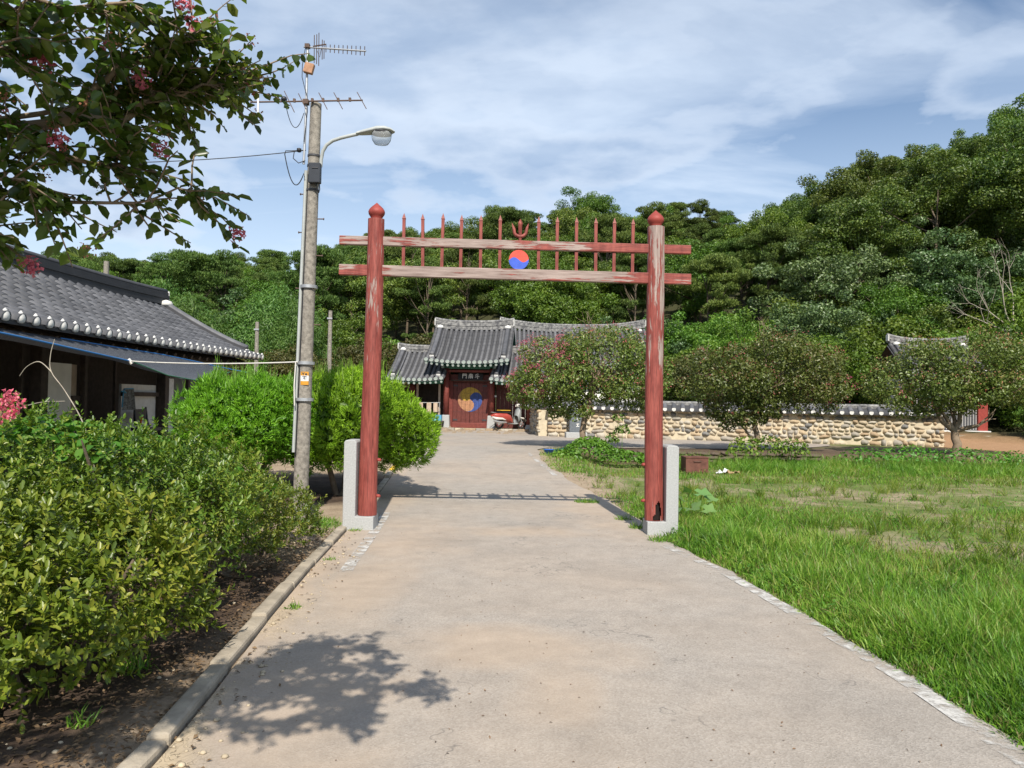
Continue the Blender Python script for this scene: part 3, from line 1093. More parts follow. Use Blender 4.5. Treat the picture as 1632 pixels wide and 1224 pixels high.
MB().tube([pol(z) for z in np.linspace(PB.z, 5.44, 14)], [prad(z) for z in np.linspace(0, 5.44, 14)], 24).build('shaft', 'concrete', pole)
m = MB()
m.tube([pol(z, -prad(z) - 0.012, -0.03) for z in np.linspace(0.9, 4.55, 10)], 0.022, 8)
m.build('conduit', 'lamp_grey', pole)
m = MB()
m.tube([pol(z, -prad(z) + 0.03, -prad(z) - 0.004 + 0.03) for z in np.linspace(0.85, 4.5, 14)], 0.013, 6)
m.build('riser_cable', 'cable_black', pole)
for z in (3.04, 2.05, 1.58, 0.16):
    c = pol(z)
    MB().tube([c - Vector((0, 0, .02)), c + Vector((0, 0, .02))], prad(z) + 0.028 if z > .5 else prad(z) + 0.004, 24).build('band', 'galvanised', pole)
for z, dx in ((4.62, 0), (4.75, 0), (4.30, 0)):
    c = pol(z)
    MB().tube([c - Vector((0, 0, .012)), c + Vector((0, 0, .012))], prad(z) + 0.008, 24).build('band', 'dark_metal', pole)
for z, s_ in ((3.93, 1), (3.45, 1), (2.55, 1), (4.25, -1), (3.75, -1), (3.02, -1)):
    MB().tube([pol(z, s_ * prad(z) * .8, 0), pol(z, s_ * (prad(z) + 0.075), 0)], 0.008, 6).tube([pol(z, s_ * (prad(z) + 0.075), 0), pol(z, s_ * (prad(z) + 0.085), 0)], 0.015, 6).build('step_bolt', 'rusty_rod', pole)
c = pol(4.49, 0.055, -prad(4.49) - 0.045)
bx = MB().box(c, (0.15, 0.09, 0.26)).build('meter_box', 'box_black', pole, bevel=0.01)
MB().box(c + Vector((0.01, -0.048, 0.06)), (0.08, 0.012, 0.012)).build('ledge', 'dark_metal', bx)
m = MB()
m.tube([c + Vector((0.02, 0, -.13)), c + Vector((0.03, 0, -.22)), c + Vector((0.055, 0, -.25)), c + Vector((0.06, 0.02, -.2)), c + Vector((.05, .03, -.12))], 0.007, 6)
m.build('cable_loop', 'cable_black', pole)
# number plate on the pole: orange and white
st = empty('number_plate', pol(1.852, 0.015, -prad(1.85) - 0.008))
st.parent = pole
for z0, z1, mt in ((0.035, 0.085, 'sticker_orange'), (-0.035, 0.035, 'sticker_white'), (-0.085, -0.035, 'sticker_orange')):
    vs = []
    for i in range(7):
        a = (i / 6 - 0.5) * 1.15
        for z in (z0, z1):
            vs.append(((prad(1.85) + .006) * math.sin(a), (prad(1.85) + 0.006) * (1 - math.cos(a)), z))
    MB().add(vs, [(2 * i, 2 * i + 2, 2 * i + 3, 2 * i + 1) for i in range(6)]).build('plate', mt, st)


def strokes(name, lines, mat, parent, y=-0.004, z=0.0, x=0.0, w=0.004, sx=1.0):
    mb = MB()
    for ln in lines:
        for (a, b), (c_, d) in zip(ln[:-1], ln[1:]):
            p, q = Vector((a * sx + x, 0, b + z)), Vector((c_ * sx + x, 0, d + z))
            t = (q - p).normalized()
            s_ = Vector((-t.z, 0, t.x)) * w
            p, q = p - t * w * .6, q + t * w * .6
            mb.add([(p - s_) + Vector((0, y, 0)), (q - s_) + Vector((0, y, 0)), (q + s_) + Vector((0, y, 0)), (p + s_) + Vector((0, y, 0))], [(0, 1, 2, 3)])
    return mb.build(name, mat, parent)


strokes('lettering', [[(-.028, .074), (-.014, .058), (0, .074)], [(-.014, .058), (-.014, .044)], [(.012, .05), (.022, .066), (.032, .05), (.012, .05)]], 'ink', st)
strokes('lettering', [[(0.0, .018), (-.012, .0), (.008, .0)], [(.004, .022), (.004, -.02)], [(.022, .02), (.022, -.02)], [(-.025, .027), (.03, .027)]], 'ink', st, w=0.003)

lamp = thing('street_lamp', 'grey cobra-head street lamp on a curved arm fixed to the concrete pole', 'street lamp', (-2.5, 9.74, 4.6))
B_ = Vector((-2.5, 9.74, 4.6))
MB().tube([Vector(p) - B_ for p in [(-2.535, 9.70, 4.60), (-2.53, 9.70, 4.70), (-2.51, 9.69, 4.80), (-2.46, 9.68, 4.88), (-2.38, 9.67, 4.935), (-2.27, 9.66, 4.97), (-2.12, 9.65, 5.005), (-2.05, 9.65, 5.02)]], 0.023, 12).build('arm', 'lamp_grey', lamp)
vs, fs, n = [], [], 14
prof = [(-2.07, .035, .028, 5.02), (-2.0, .06, .04, 5.03), (-1.9, .085, .05, 5.045), (-1.8, .115, .06, 5.06), (-1.7, .12, .055, 5.065), (-1.62, .09, .035, 5.062), (-1.575, .02, .012, 5.055)]
for x, wy, hz, zc_ in prof:
    for i in range(n):
        a = 2 * math.pi * i / n
        sz = math.sin(a)
        vs.append((x - B_.x, -.09 + wy * math.cos(a), zc_ - B_.z + (hz * sz if sz > 0 else hz * .45 * sz)))
for j in range(len(prof) - 1):
    for i in range(n):
        fs.append((j * n + i, j * n + (i + 1) % n, (j + 1) * n + (i + 1) % n, (j + 1) * n + i))
fs += [tuple(range(n)), tuple(reversed(range((len(prof) - 1) * n, len(prof) * n)))]
MB().add(vs, fs, True).build('housing', 'lamp_grey', lamp)
hd = MB().lathe([(0.03, -0.155), (0.075, -0.145), (0.10, -0.10), (0.112, -0.04), (0.114, 0.0)], 18, (-1.745 - B_.x, -.09, 5.04 - B_.z))
hd.v = [((x + 1.745 + B_.x) * 1.18 - 1.745 - B_.x, y, z) for x, y, z in hd.v]
hd.build('bowl', 'lamp_bowl', lamp)
MB().lathe([(0.116, -0.012), (0.122, 0.0), (0.116, 0.01)], 18, (-1.745 - B_.x, -.09, 5.035 - B_.z)).build('rim', 'dark_metal', lamp)


def yagi(name, label, mast, boom, booms_r, elems, extra=None, mat='aluminium', rodmat='rusty_rod'):
    base = Vector(mast[0]) if mast else Vector(boom[0])
    t = thing(name, label, 'antenna', base)
    if mast:
        MB().tube([Vector(p) - base for p in mast], 0.0165, 8).build('mast', 'galvanised', t)
    MB().tube([Vector(p) - base for p in boom], booms_r, 6).build('boom', mat, t)
    for p, d, ln in elems:
        p, d = Vector(p) - base, Vector(d).normalized()
        MB().tube([p - d * ln / 2, p + d * ln / 2], 0.0055, 5).build('rod', rodmat, t)
    return t, base


A, B2 = Vector((-2.79, 9.70, 6.17)), Vector((-1.94, 9.50, 6.035))
els = []
vd_ = Vector((0.05, -0.25, 1))
for i in range(10):
    els.append((A.lerp(B2, 0.36 + 0.64 * i / 9.3), vd_, 0.095 + 0.002 * i))
for t_, ln in ((0.17, .34), (0.21, .36), (0.245, .40), (0.30, .24), (0.33, .22)):
    els.append((A.lerp(B2, t_) + Vector((0, 0, -0.02)), vd_, ln))
t, base = yagi('television_antenna', 'slim aluminium television antenna on the mast top above the utility pole', [(-2.745, 9.66, 4.62), (-2.735, 9.67, 5.3), (-2.735, 9.68, 6.20)], [A, B2], 0.012, els)
MB().box(Vector((-2.70, 9.64, 5.86)) - base, (0.12, 0.07, 0.13), Matrix.Rotation(R(14), 3, 'Y')).build('amplifier_box', 'terracotta', t, bevel=0.008)
MB().tube([Vector(p) - base for p in [(-2.62, 9.66, 6.13), (-2.57, 9.66, 6.02), (-2.55, 9.66, 6.14)]], 0.006, 5).tube([Vector(p) - base for p in [(-2.66, 9.66, 6.16), (-2.48, 9.62, 6.17)]], 0.009, 5).build('dipole', 'rusty_rod', t)
MB().box(Vector((-2.735, 9.67, 6.165)) - base, (0.06, 0.06, 0.05)).build('clamp', 'rusty_rod', t)
MB().tube([Vector(p) - base for p in [(-2.76, 9.66, 6.13), (-2.79, 9.65, 5.9), (-2.79, 9.65, 5.75), (-2.75, 9.65, 5.6), (-2.72, 9.65, 5.5), (-2.71, 9.65, 5.3), (-2.74, 9.63, 4.9)]], 0.005, 5).build('lead_cable', 'cable_black', t)
V0, V1 = Vector((-3.44, 9.62, 5.40)), Vector((-2.00, 9.66, 5.465))
els = []
for t_, ln in ((0.30, .32), (0.345, .46), (0.46, .34), (0.645, .36), (0.78, .36), (0.99, .36)):
    els.append((V0.lerp(V1, t_), Vector((0.48, -0.5, -0.85)), ln))
t, base = yagi('television_antenna', 'rusty wide-rod television antenna lying level across the top of the pole', None, [V0, V0.lerp(V1, .5), V1], 0.0105, els, mat='rusty_rod')
MB().tube([V0 + Vector((0.10, 0, .16)) - base, V0 + Vector((0.10, 0, -.16)) - base], 0.014, 6).build('end_bracket', 'sticker_white', t)
MB().lathe([(0.01, -0.03), (0.035, -0.02), (0.04, 0.0), (0.03, 0.025), (0.005, 0.03)], 10, V0.lerp(V1, .30) + Vector((0, -.01, .03)) - base).build('junction_cap', 'box_black', t)
MB().box(Vector((-2.735, 9.665, 5.43)) - base, (0.07, 0.08, 0.06)).build('clamp', 'rusty_rod', t)
for t_ in (0.39, 0.55, 0.645, 0.78, 0.885):
    MB().box(V0.lerp(V1, t_) + Vector((0, 0, .012)) - base, (0.03, 0.03, 0.045)).build('clip', 'rusty_rod', t)


def sag(a, b, drop, n=14):
    a, b = Vector(a), Vector(b)
    return [a.lerp(b, i / n) + Vector((0, 0, -4 * drop * (i / n) * (1 - i / n))) for i in range(n + 1)]


MB().tube(sag(V0.lerp(V1, .31) + Vector((0, -.01, 0)), (-2.755, 9.65, 5.28), 0.26), 0.005, 5, cap=False).build('lead_cable', 'cable_black', t, tuple(-base))
c1 = MB().tube(sag((-2.73, 9.66, 4.80), (-9.9, 8.2, 4.62), 0.34, 24), 0.006, 5).build('overhead_cable', 'cable_black')
tag(c1, 'thin black service cable running from the pole to the tiled house', 'cable')
c2 = MB().tube(sag((-2.98, 9.62, 4.73), (-2.74, 9.66, 4.50), 0.26) + [(-2.73, 9.66, 4.45)], 0.0065, 6).tube([(-2.98, 9.62, 4.73), (-2.97, 9.62, 4.775), (-2.9, 9.63, 4.78), (-2.8, 9.64, 4.79), (-2.72, 9.66, 4.80)], 0.0065, 6).tube([(-2.86, 9.63, 4.78), (-2.87, 9.62, 4.68), (-2.80, 9.62, 4.62), (-2.72, 9.64, 4.66)], 0.006, 6).lathe([(0.004, -.03), (0.03, -.02), (0.03, .02), (.004, .03)], 8, (-2.80, 9.63, 4.79)).build('drooping_cable', 'cable_black')
tag(c2, 'black cable loop drooping beside the concrete pole under the lamp', 'cable')

# ------------------------------------------------------------------ tiled roofs
def sweep(mb, path, section, close=True, cap=True, smooth=False):
    """section [(a,b)] in side/up of each path frame; path [(p, side, up)]"""
    n = len(section)
    vs, fs = [], []
    for p, s_, u in path:
        for a, b in section:
            vs.append(p + s_ * a + u * b)
    for i in range(len(path) - 1):
        for j in range(n if close else n - 1):
            j2 = (j + 1) % n
            fs.append((i * n + j, i * n + j2, (i + 1) * n + j2, (i + 1) * n + j))
    if cap:
        fs += [tuple(reversed(range(n))), tuple((len(path) - 1) * n + j for j in range(n))]
    return mb.add(vs, fs, smooth)


def kroof(parent, mw, L, d, zr, ze, lift, pitch, rt=0.085, stack=0.36, caps='disc', rafters=True, single=0, desc=0.34, back=True, fat=1.0, ridge_mat='ridge_tile', seglen=0.26, soffit='dark_timber', gable='dark_timber', rlift=0.12):
    def P(t, x):
        return Vector((x, -d * t, ze + (zr - ze) * (1 - t) ** 1.28 + lift * abs(2 * x / L) ** 2.2 * (0.35 + 0.65 * t)))

    def frame(t, x):
        a, b = P(max(t - .02, 0), x), P(min(t + .02, 1), x)
        tg = (b - a).normalized()
        return P(t, x), tg, Vector((1, 0, 0)), Vector((1, 0, 0)).cross(tg) * -1 if Vector((1, 0, 0)).cross(tg).z < 0 else Vector((1, 0, 0)).cross(tg)

    nr = int(round(L / pitch))
    xs = [(-L / 2) + L * (i + .5) / nr for i in range(nr)]
    slope = (P(0, 0) - P(1, 0)).length
    nseg = max(4, int(round(slope / seglen)))
    # bed of pan tiles
    m = MB()
    cols = nr * 4
    for sgn in ((1, -1) if back else (1,)):
        vs, fs = [], []
        tt = []
        for s_ in range(nseg):
            tt += [s_ / nseg + 1e-3, (s_ + 1) / nseg - 1e-3]
        for ti, t in enumerate(tt):
            step = 0.0 if ti % 2 == 0 else 0.016
            for i in range(cols + 1):
                x = -L / 2 + L * i / cols
                q = P(t, x)
                dip = -0.032 * (0.5 + 0.5 * math.cos(2 * math.pi * (i / 4))) ** 1 if True else 0
                vs.append((q.x, q.y * sgn, q.z + dip + step))
        for r0 in range(len(tt) - 1):
            for i in range(cols):
                f = (r0 * (cols + 1) + i, (r0 + 1) * (cols + 1) + i, (r0 + 1) * (cols + 1) + i + 1, r0 * (cols + 1) + i + 1)
                fs.append(f if sgn > 0 else f[::-1])
        m.add(vs, fs)
    bed = m.build('roof', 'roof_tile_dark', parent, mw=mw)
    # timber underside
    m = MB()
    for sgn in (1, -1):
        vs, fs = [], []
        for t in np.linspace(0, 1, 7):
            for i in range(9):
                q = P(t, -L / 2 + 0.02 + (L - .04) * i / 8)
                vs.append((q.x, q.y * sgn, q.z - 0.075))
        for r0 in range(6):
            for i in range(8):
                fs.append((r0 * 9 + i, r0 * 9 + i + 1, (r0 + 1) * 9 + i + 1, (r0 + 1) * 9 + i))
        m.add(vs, fs)
    m.build('soffit', soffit, bed)
    # eave board closing the gap between bed and soffit
    for sgn in (1, -1):
        m = MB()
        vs = []
        for i in range(13):
            q = P(1, -L / 2 + 0.01 + (L - .02) * i / 12)
            vs += [(q.x, (q.y + 0.012) * sgn, q.z - 0.074), (q.x, (q.y + 0.012) * sgn, q.z - 0.006)]
        m.add(vs, [(2 * i, 2 * i + 2, 2 * i + 3, 2 * i + 1) for i in range(12)])
        m.build('eave_board', 'roof_tile_dark', bed)
    nn = 7
    sec = [(rt * math.cos(a), rt * math.sin(a)) for a in np.linspace(0, math.pi, nn)]
    if single:
        # every cover tile its own piece
        ln = slope / nseg
        vs, fs = [], []
        for yy, r0 in ((0.0, 0.93), (ln * 1.06, 1.07), (ln * 1.06, 0.86)):
            for a in np.linspace(0, math.pi, nn):
                vs.append((rt * r0 * math.cos(a), -yy, rt * r0 * math.sin(a)))
        for j in range(2):
            for i in range(nn - 1):
                fs.append((j * nn + i, (j + 1) * nn + i, (j + 1) * nn + i + 1, j * nn + i + 1))
        tile = MB().add(vs, fs, True)
        tme = None
        todo = []
        for x in xs:
            for s_ in range(nseg):
                p, tg, sd, nm = frame((s_ + .5) / nseg, x)
                p = p - tg * ln * .5
                p.z += 0.004
                todo.append((x, basis(Vector((1, 0, 0)), -tg, nm, p)))
        todo.sort(key=lambda q: single[1](q[0]))
        for i, (x, mt) in enumerate(todo[:single[0]]):
            if tme is None:
                o = tile.build('cover_tile', 'roof_tile', bed, mw=mt)
                tme = o.data
            else:
                link('cover_tile', tme, None, bed, mw=mt)
        rest = MB()
        for x, mt in todo[single[0]:]:
            rest.add([mt @ Vector(q) for q in vs], fs, True)
        if rest.v:
            rest.build('cover_tiles', 'roof_tile', bed)['kind'] = 'stuff'
    else:
        m = MB()
        vs, fs = [], []
        for s_ in range(nseg):
            for e, r0 in ((1e-3, 0.93), (1 - 1e-3, 1.1)):
                p, tg, sd, nm = frame((s_ + e) / nseg, 0)
                for a, b in sec:
                    vs.append(p + Vector((1, 0, 0)) * a * r0 + nm * b * r0)
        for j in range(2 * nseg - 1):
            for i in range(nn - 1):
                fs.append((j * nn + i, (j + 1) * nn + i, (j + 1) * nn + i + 1, j * nn + i + 1))
        m.add(vs, fs, True)
        rme = None
        for x in xs:
            dz = P(1, x).z - P(1, 0).z
            mt = Matrix.Translation((x, 0, dz * 0.9))
            if rme is None:
                rme = m.build('cover_tile_row', 'roof_tile', bed, mw=mt).data
            else:
                link('cover_tile_row', rme, None, bed, mw=mt)
    # eave ends
    cme = rme2 = None
    for x in xs:
        p, tg, sd, nm = frame(1.0, x)
        if caps == 'disc':
            mt = basis(Vector((1, 0, 0)), Vector((0, 0.97, 0.25)), Vector((0, -0.25, 0.97)), p + Vector((0, -0.022, 0.012)))
            if cme is None:
                o_ = [(1.12 * rt * math.cos(a), 0.9 * rt * math.sin(a)) for a in np.linspace(0, 2 * math.pi, 15)[:-1]]
                cme = MB().prism(o_, -0.012, 0.02).build('end_tile', 'rafter_end', bed, mw=mt).data
            else:
                link('end_tile', cme, None, bed, mw=mt)
        else:
            mt = basis(Vector((1, 0, 0)), Vector((0, 1, 0)), Vector((0, 0, 1)), p + Vector((0, -0.005, 0.0)))
            if cme is None:
                prof = [(1.12 * rt, -0.02), (1.1 * rt, 0.03), (0.8 * rt, 0.10), (0.35 * rt, 0.145), (0.02 * rt, 0.15)]
                cm = MB()
                vs, fs = [], []
                cm.lathe([(0.03, -0.085), (0.07, -0.07), (0.092, -0.03), (0.095, 0.005), (0.078, 0.05), (0.045, 0.09), (0.015, 0.118), (0.003, 0.125)], 10)
                cm.v = [(q[0] * .8, q[1] * .55 - .01, q[2] * .88 + .03) for q in cm.v]
                cme = cm.build('plaster_cap', 'plaster', bed, mw=mt).data
            else:
                link('plaster_cap', cme, None, bed, mw=mt)
        if rafters:
            a, b = P(0.72, x), P(0.985, x)
            if rme2 is None:
                q = b - a
                mb_ = MB().tube([(0, 0, 0), q], 0.058 * fat, 10)
                ra = mb_.build('rafter', 'green_timber', bed, (x, a.y, a.z - 0.145))
                rme2 = ra.data
                dme = None
            else:
                ra = link('rafter', rme2, None, bed, (x, a.y, a.z - 0.145))
            e = (b - a).normalized()
            pe = b + Vector((0, 0, -0.145)) + e * 0.004
            mt = basis(Vector((1, 0, 0)), -e, Vector((1, 0, 0)).cross(-e), pe)
            if dme is None:
                dme = MB().prism([(0.052 * fat * math.cos(q), 0.052 * fat * math.sin(q)) for q in np.linspace(0, 2 * math.pi, 13)[:-1]], -0.006, 0.0).build('rafter_end', 'rafter_end', bed, mw=mt).data
            else:
                link('rafter_end', dme, None, bed, mw=mt)
    # main ridge: stacked tile courses with a round top, kicking up at the ends
    Lr = L - 0.1
    nlay = 4
    lh = (stack - 0.11) / nlay

    def rpath(xa, xb, dz, n=18):
        out = []
        for i in range(n + 1):
            x = xa + (xb - xa) * i / n
            out.append((Vector((x, 0, zr + dz + lift * 0.35 * abs(2 * x / L) ** 2.2 + rlift * abs(2 * x / L) ** 3)), Vector((0, 1, 0)), Vector((0, 0, 1))))
        return out

    for j in range(nlay):
        wv = 0.115 if j % 2 else 0.135
        sweep(MB(), rpath(-Lr / 2, Lr / 2, 0.0), [(-wv * fat, j * lh - 0.03), (wv * fat, j * lh - 0.03), (wv * fat, j * lh + lh - .033), (-wv * fat, j * lh + lh - .033)]).build('ridge_course', ridge_mat, bed)
    z0 = nlay * lh - 0.03
    sweep(MB(), rpath(-Lr / 2 - 0.03, Lr / 2 + 0.03, z0), [(0.10 * fat * math.cos(a), 0.11 * math.sin(a)) for a in np.linspace(0, math.pi, 8)], smooth=True).build('ridge_top', ridge_mat, bed)
    for s_ in (-1, 1):
        x = s_ * (Lr / 2 + 0.005)
        zz = rpath(x, x + .001, 0)[0][0].z
        MB().box((x + s_ * 0.012, 0, zz + stack * 0.42), (0.05, 0.25 * fat, stack * 0.72)).build('plaster_end', 'plaster', bed, bevel=0.02)
    # descending ridges at both gables, front slope
    if desc:
        for s_ in (-1, 1):
            x = s_ * (L / 2 - desc)
            path = []
            for t in np.linspace(0.02, 0.86, 12):
                p, tg, sd, nm = frame(t, x)
                path.append((p + nm * 0.02, Vector((1, 0, 0)), nm))
            sweep(MB(), path, [(-0.13 * fat, -0.03), (0.13 * fat, -0.03), (0.13 * fat, 0.085), (0.105 * fat, 0.085), (0.105 * fat, 0.13), (-0.105 * fat, 0.13), (-0.105 * fat, 0.085), (-0.13 * fat, 0.085)]).build('hip_course', 'roof_tile_dark', bed)
            top = [(p, a, b) for p, a, b in path]
            sweep(MB(), top, [(0.10 * fat * math.cos(a), 0.125 + 0.10 * math.sin(a)) for a in np.linspace(0, math.pi, 8)], smooth=True).build('hip_top', 'roof_tile', bed)
            for q in (-1, 1):
                sweep(MB(), top, [(q * 0.165 * fat + 0.05 * fat * math.cos(a), 0.0 + 0.06 * math.sin(a)) for a in np.linspace(0, math.pi, 6)], smooth=True).build('hip_side_tile', 'roof_tile', bed)
            p, tg, sd, nm = frame(0.865, x)
            MB().box((0, 0, 0), (0.20 * fat, 0.05, 0.13)).build('plaster_end', 'plaster', bed, mw=basis(Vector((1, 0, 0)), -tg, nm, p + nm * 0.07 + tg * 0.015), bevel=0.02)
            p, tg, sd, nm = frame(0.03, x)
            MB().lathe([(0.14 * fat, -0.06), (0.15 * fat, 0.0), (0.12 * fat, 0.07), (0.02, 0.11)], 10).build('plaster_knob', 'plaster', bed, mw=basis(Vector((1, 0, 0)), Vector((0, 1, 0)), Vector((0, 0, 1)), p + nm * 0.12 + Vector((0, -.06, .02))))
    # gable walls
    for s_ in (-1, 1):
        x = s_ * (L / 2 - 0.32)
        pts = [(x, 0, zr - 0.09)] + [(x, -d * t, P(t, x).z - 0.09) for t in np.linspace(0.1, 0.75, 6)] + [(x, d * t, P(t, x).z - 0.09) for t in np.linspace(0.75, 0.1, 6)]
        MB().add(pts, [tuple(range(len(pts)))]).build('gable_wall', gable, bed)
    return bed, P


# ------------------------------------------------------------------ gatehouse
gh = thing('gatehouse', 'tile-roofed wooden gatehouse with a raised middle roof and double door at the road end', 'gatehouse', (-1.92, 33.5, 0.3), R(-4.5))
kroof(gh, Matrix.Translation((0, 1.5, 0)), 3.75, 2.55, 4.62, 2.95, 0.13, 0.235, rt=0.082, stack=0.46, desc=0.30, fat=1.05, soffit='green_timber', gable='red_timber', rlift=0.10)
for cx_, Lw in ((-2.28, 2.62), (2.28, 2.62)):
    kroof(gh, Matrix.Translation((cx_, 1.45, 0)), Lw, 2.45, 3.55, 2.17, 0.10, 0.235, rt=0.08, stack=0.36, desc=0.30, fat=0.95, soffit='green_timber', gable='red_timber', rlift=0.08)
# stone platform in rough slabs
rp = np.random.default_rng(21)
x = -3.4
pf = MB().box((0, 1.0, 0.015), (6.9, 3.1, 0.13)).build('platform', 'step_stone', gh)
while x < 3.4:
    wd = 0.3 + 0.5 * rp.random()
    MB().box((0, 0, 0), (wd - 0.02, 0.16 + 0.05 * rp.random(), 0.13 + 0.03 * rp.random())).build('edge_stone', 'wall_stone', pf, (x + wd / 2, -0.60 + rp.normal() * 0.015, 0.03), bevel=0.02)
    x += wd
for cx_, hb, zt in ((-1.02, 0.58, 2.74), (1.02, 0.58, 2.74), (-2.55, 0.3, 2.0), (2.72, 0.2, 2.0)):
    c = MB().lathe([(0.135, 0.0), (0.13, zt - hb - .08)], 20, (cx_, 0, 0.08 + hb)).build('column', 'red_timber', gh)
    b_ = MB().box((cx_, 0, 0.08 + hb / 2), (0.38, 0.36, hb), taper=0.84).build('column_base', 'granite', c, bevel=0.03)
for z, hgt, x0, x1, mt in ((2.80, 0.17, -1.25, 1.25, 'green_timber'), (2.10, 0.13, -2.75, -1.16, 'green_timber'), (2.10, 0.13, 1.16, 2.9, 'green_timber'), (2.62, 0.10, -1.0, 1.0, 'red_timber')):
    MB().box(((x0 + x1) / 2, 0.0, z), (x1 - x0, 0.16, hgt)).build('lintel', mt, gh, bevel=0.01)
# bracket ends on the lintel
for x in (-1.16, 1.16):
    MB().box((x, -0.17, 2.80), (0.12, 0.22, 0.14), taper=0.7).build('bracket', 'rafter_end', gh)
# dark wall round the door
MB().box((0, 0.42, 2.30), (1.84, 0.05, 0.36)).build('transom', 'door_timber', gh)
for x in (-0.86, 0.86):
    MB().box((x, 0.40, 1.17), (0.16, 0.10, 2.10)).build('door_jamb', 'red_timber', gh)
MB().box((0, 0.36, 0.20), (1.60, 0.14, 0.24)).build('door_sill', 'red_timber', gh, bevel=0.02)
for s_ in (-1, 1):
    lf = empty('door_leaf', (s_ * 0.39, 0.42, 0.32))
    lf.parent = gh
    for i in range(4):
        MB().box((s_ * (-0.2875 + i * 0.1925), 0, 0.89), (0.186, 0.045, 1.78)).build('plank', 'door_timber', lf, bevel=0.005)
    for z in (0.12, 1.66):
        MB().box((s_ * 0.27, -0.030, z), (0.2, 0.012, 0.07)).build('strap_hinge', 'dark_metal', lf)
    for z in (0.48, 1.32):
        m = MB()
        for i in range(8):
            m.lathe([(0.015, 0), (0.010, 0.012), (0.001, 0.016)], 6)
            m.v[-18:] = [(x_ + s_ * (-0.33 + i * 0.095), -0.026 - z_, y_ + z) for x_, y_, z_ in m.v[-18:]]
        m.build('nail_row', 'dark_metal', lf)
# three-coloured whirl painted on both leaves
R3 = 0.55
zc_ = 1.36


def comma(a0, r, n=24):
    """one of three swirling commas of a disc, starting angle a0"""
    h = r / 2
    a1 = a0 + 2 * math.pi / 3
    pts = [(r * math.cos(a), r * math.sin(a)) for a in np.linspace(a0, a1, n)]
    c1_ = (h * math.cos(a1), h * math.sin(a1))
    inn = [(c1_[0] + h * math.cos(a), c1_[1] + h * math.sin(a)) for a in np.linspace(a1, a1 + math.pi, n)][1:]
    c0_ = (h * math.cos(a0), h * math.sin(a0))
    out = [(c0_[0] + h * math.cos(a), c0_[1] + h * math.sin(a)) for a in np.linspace(a0 + math.pi, a0, n)][1:-1]
    return pts + inn + out


for a0, mt in ((R(10), 'door_yellow'), (R(130), 'door_orange'), (R(250), 'door_blue')):
    m = MB()
    o_ = comma(a0, R3)
    # fan from the comma's own inside keeps the concave outline clean
    me = bpy.data.meshes.new('whirl')
    me.from_pydata([(x, 0, z) for x, z in o_], [], [tuple(range(len(o_)))])
    ob = link('whirl', me, mt, gh, (0.0, 0.392, zc_))
    sd = ob.modifiers.new('thickness', 'SOLIDIFY')
    sd.thickness = 0.006
for x in (-.385, -.1925, 0.0, .1925, .385):
    hgt = 2 * math.sqrt(R3 ** 2 - x * x)
    MB().box((x + .0, 0.3895, zc_), (0.008 if x else .012, 0.004, hgt)).build('plank_seam', 'board_black', gh)
# name board
nb = MB().box((0, 0, 0), (1.12, 0.05, 0.33)).build('name_board', 'board_black', gh, mw=Matrix.Translation((0.03, 0.22, 2.40)) @ Matrix.Rotation(R(-12), 4, 'X'), bevel=0.01)
GL = {
    'gate': [[(-.09, .10), (-.09, -.10)], [(-.09, .10), (-.02, .10), (-.02, .02)], [(-.09, .06), (-.02, .06)], [(-.09, .02), (-.02, .02)], [(.02, .02), (.02, .10), (.09, .10), (.09, -.10), (.065, -.08)], [(.02, .06), (.09, .06)], [(.02, .02), (.09, .02)]],
    'south': [[(-.08, .08), (.08, .08)], [(0, .12), (0, .045)], [(-.085, -.10), (-.085, .04), (.085, .04), (.085, -.10), (.065, -.085)], [(-.03, .02), (-.015, -.01)], [(.03, .02), (.015, -.01)], [(-.055, -.02), (.055, -.02)], [(-.055, -.055), (.055, -.055)], [(0, -.02), (0, -.105)]],
    'dipper': [[(-.065, .09), (-.03, .06)], [(-.08, .04), (-.045, .01)], [(-.10, -.045), (.10, -.01)], [(.03, .12), (.025, -.115)]],
}
for nm, x in (('gate', -0.27), ('south', 0.01), ('dipper', 0.30)):
    strokes('character', GL[nm], 'lettering_white', nb, y=-0.030, x=x, w=0.0135, sx=0.95)
MB().box((0, 0.20, 2.205), (1.7, 0.06, 0.05)).build('board_rail', 'dark_timber', gh)
# wings: dark back walls, open on the left, planked on the right
MB().box((-1.80, 1.5, 1.3), (1.6, 0.08, 2.4)).build('bay_wall', 'dark_timber', gh)
MB().box((-2.62, 0.85, 1.25), (0.08, 1.4, 2.3)).build('bay_wall', 'dark_timber', gh)
MB().box((-1.02, 1.0, 1.3), (0.08, 1.0, 2.4)).build('bay_wall', 'dark_timber', gh)
MB().box((2.78, 0.75, 1.25), (0.08, 1.2, 2.3)).build('bay_wall', 'red_timber', gh)
for i in range(8):
    MB().box((1.25 + 0.19 * i, 0.62, 1.2), (0.183, 0.04, 2.2)).build('wall_plank', 'door_timber', gh, bevel=0.005)
MB().box((0, 1.9, 1.5), (2.0, 0.06, 2.8)).build('bay_wall', 'dark_timber', gh)
for x in (-2.35, -1.35):
    MB().box((x, 0.15, 1.05), (0.09, 0.07, 1.95)).build('bay_post', 'cloth_beige', gh)
MB().box((1.19, -0.02, 1.52), (0.09, 0.012, 0.07)).build('notice_plate', 'plaster', gh)
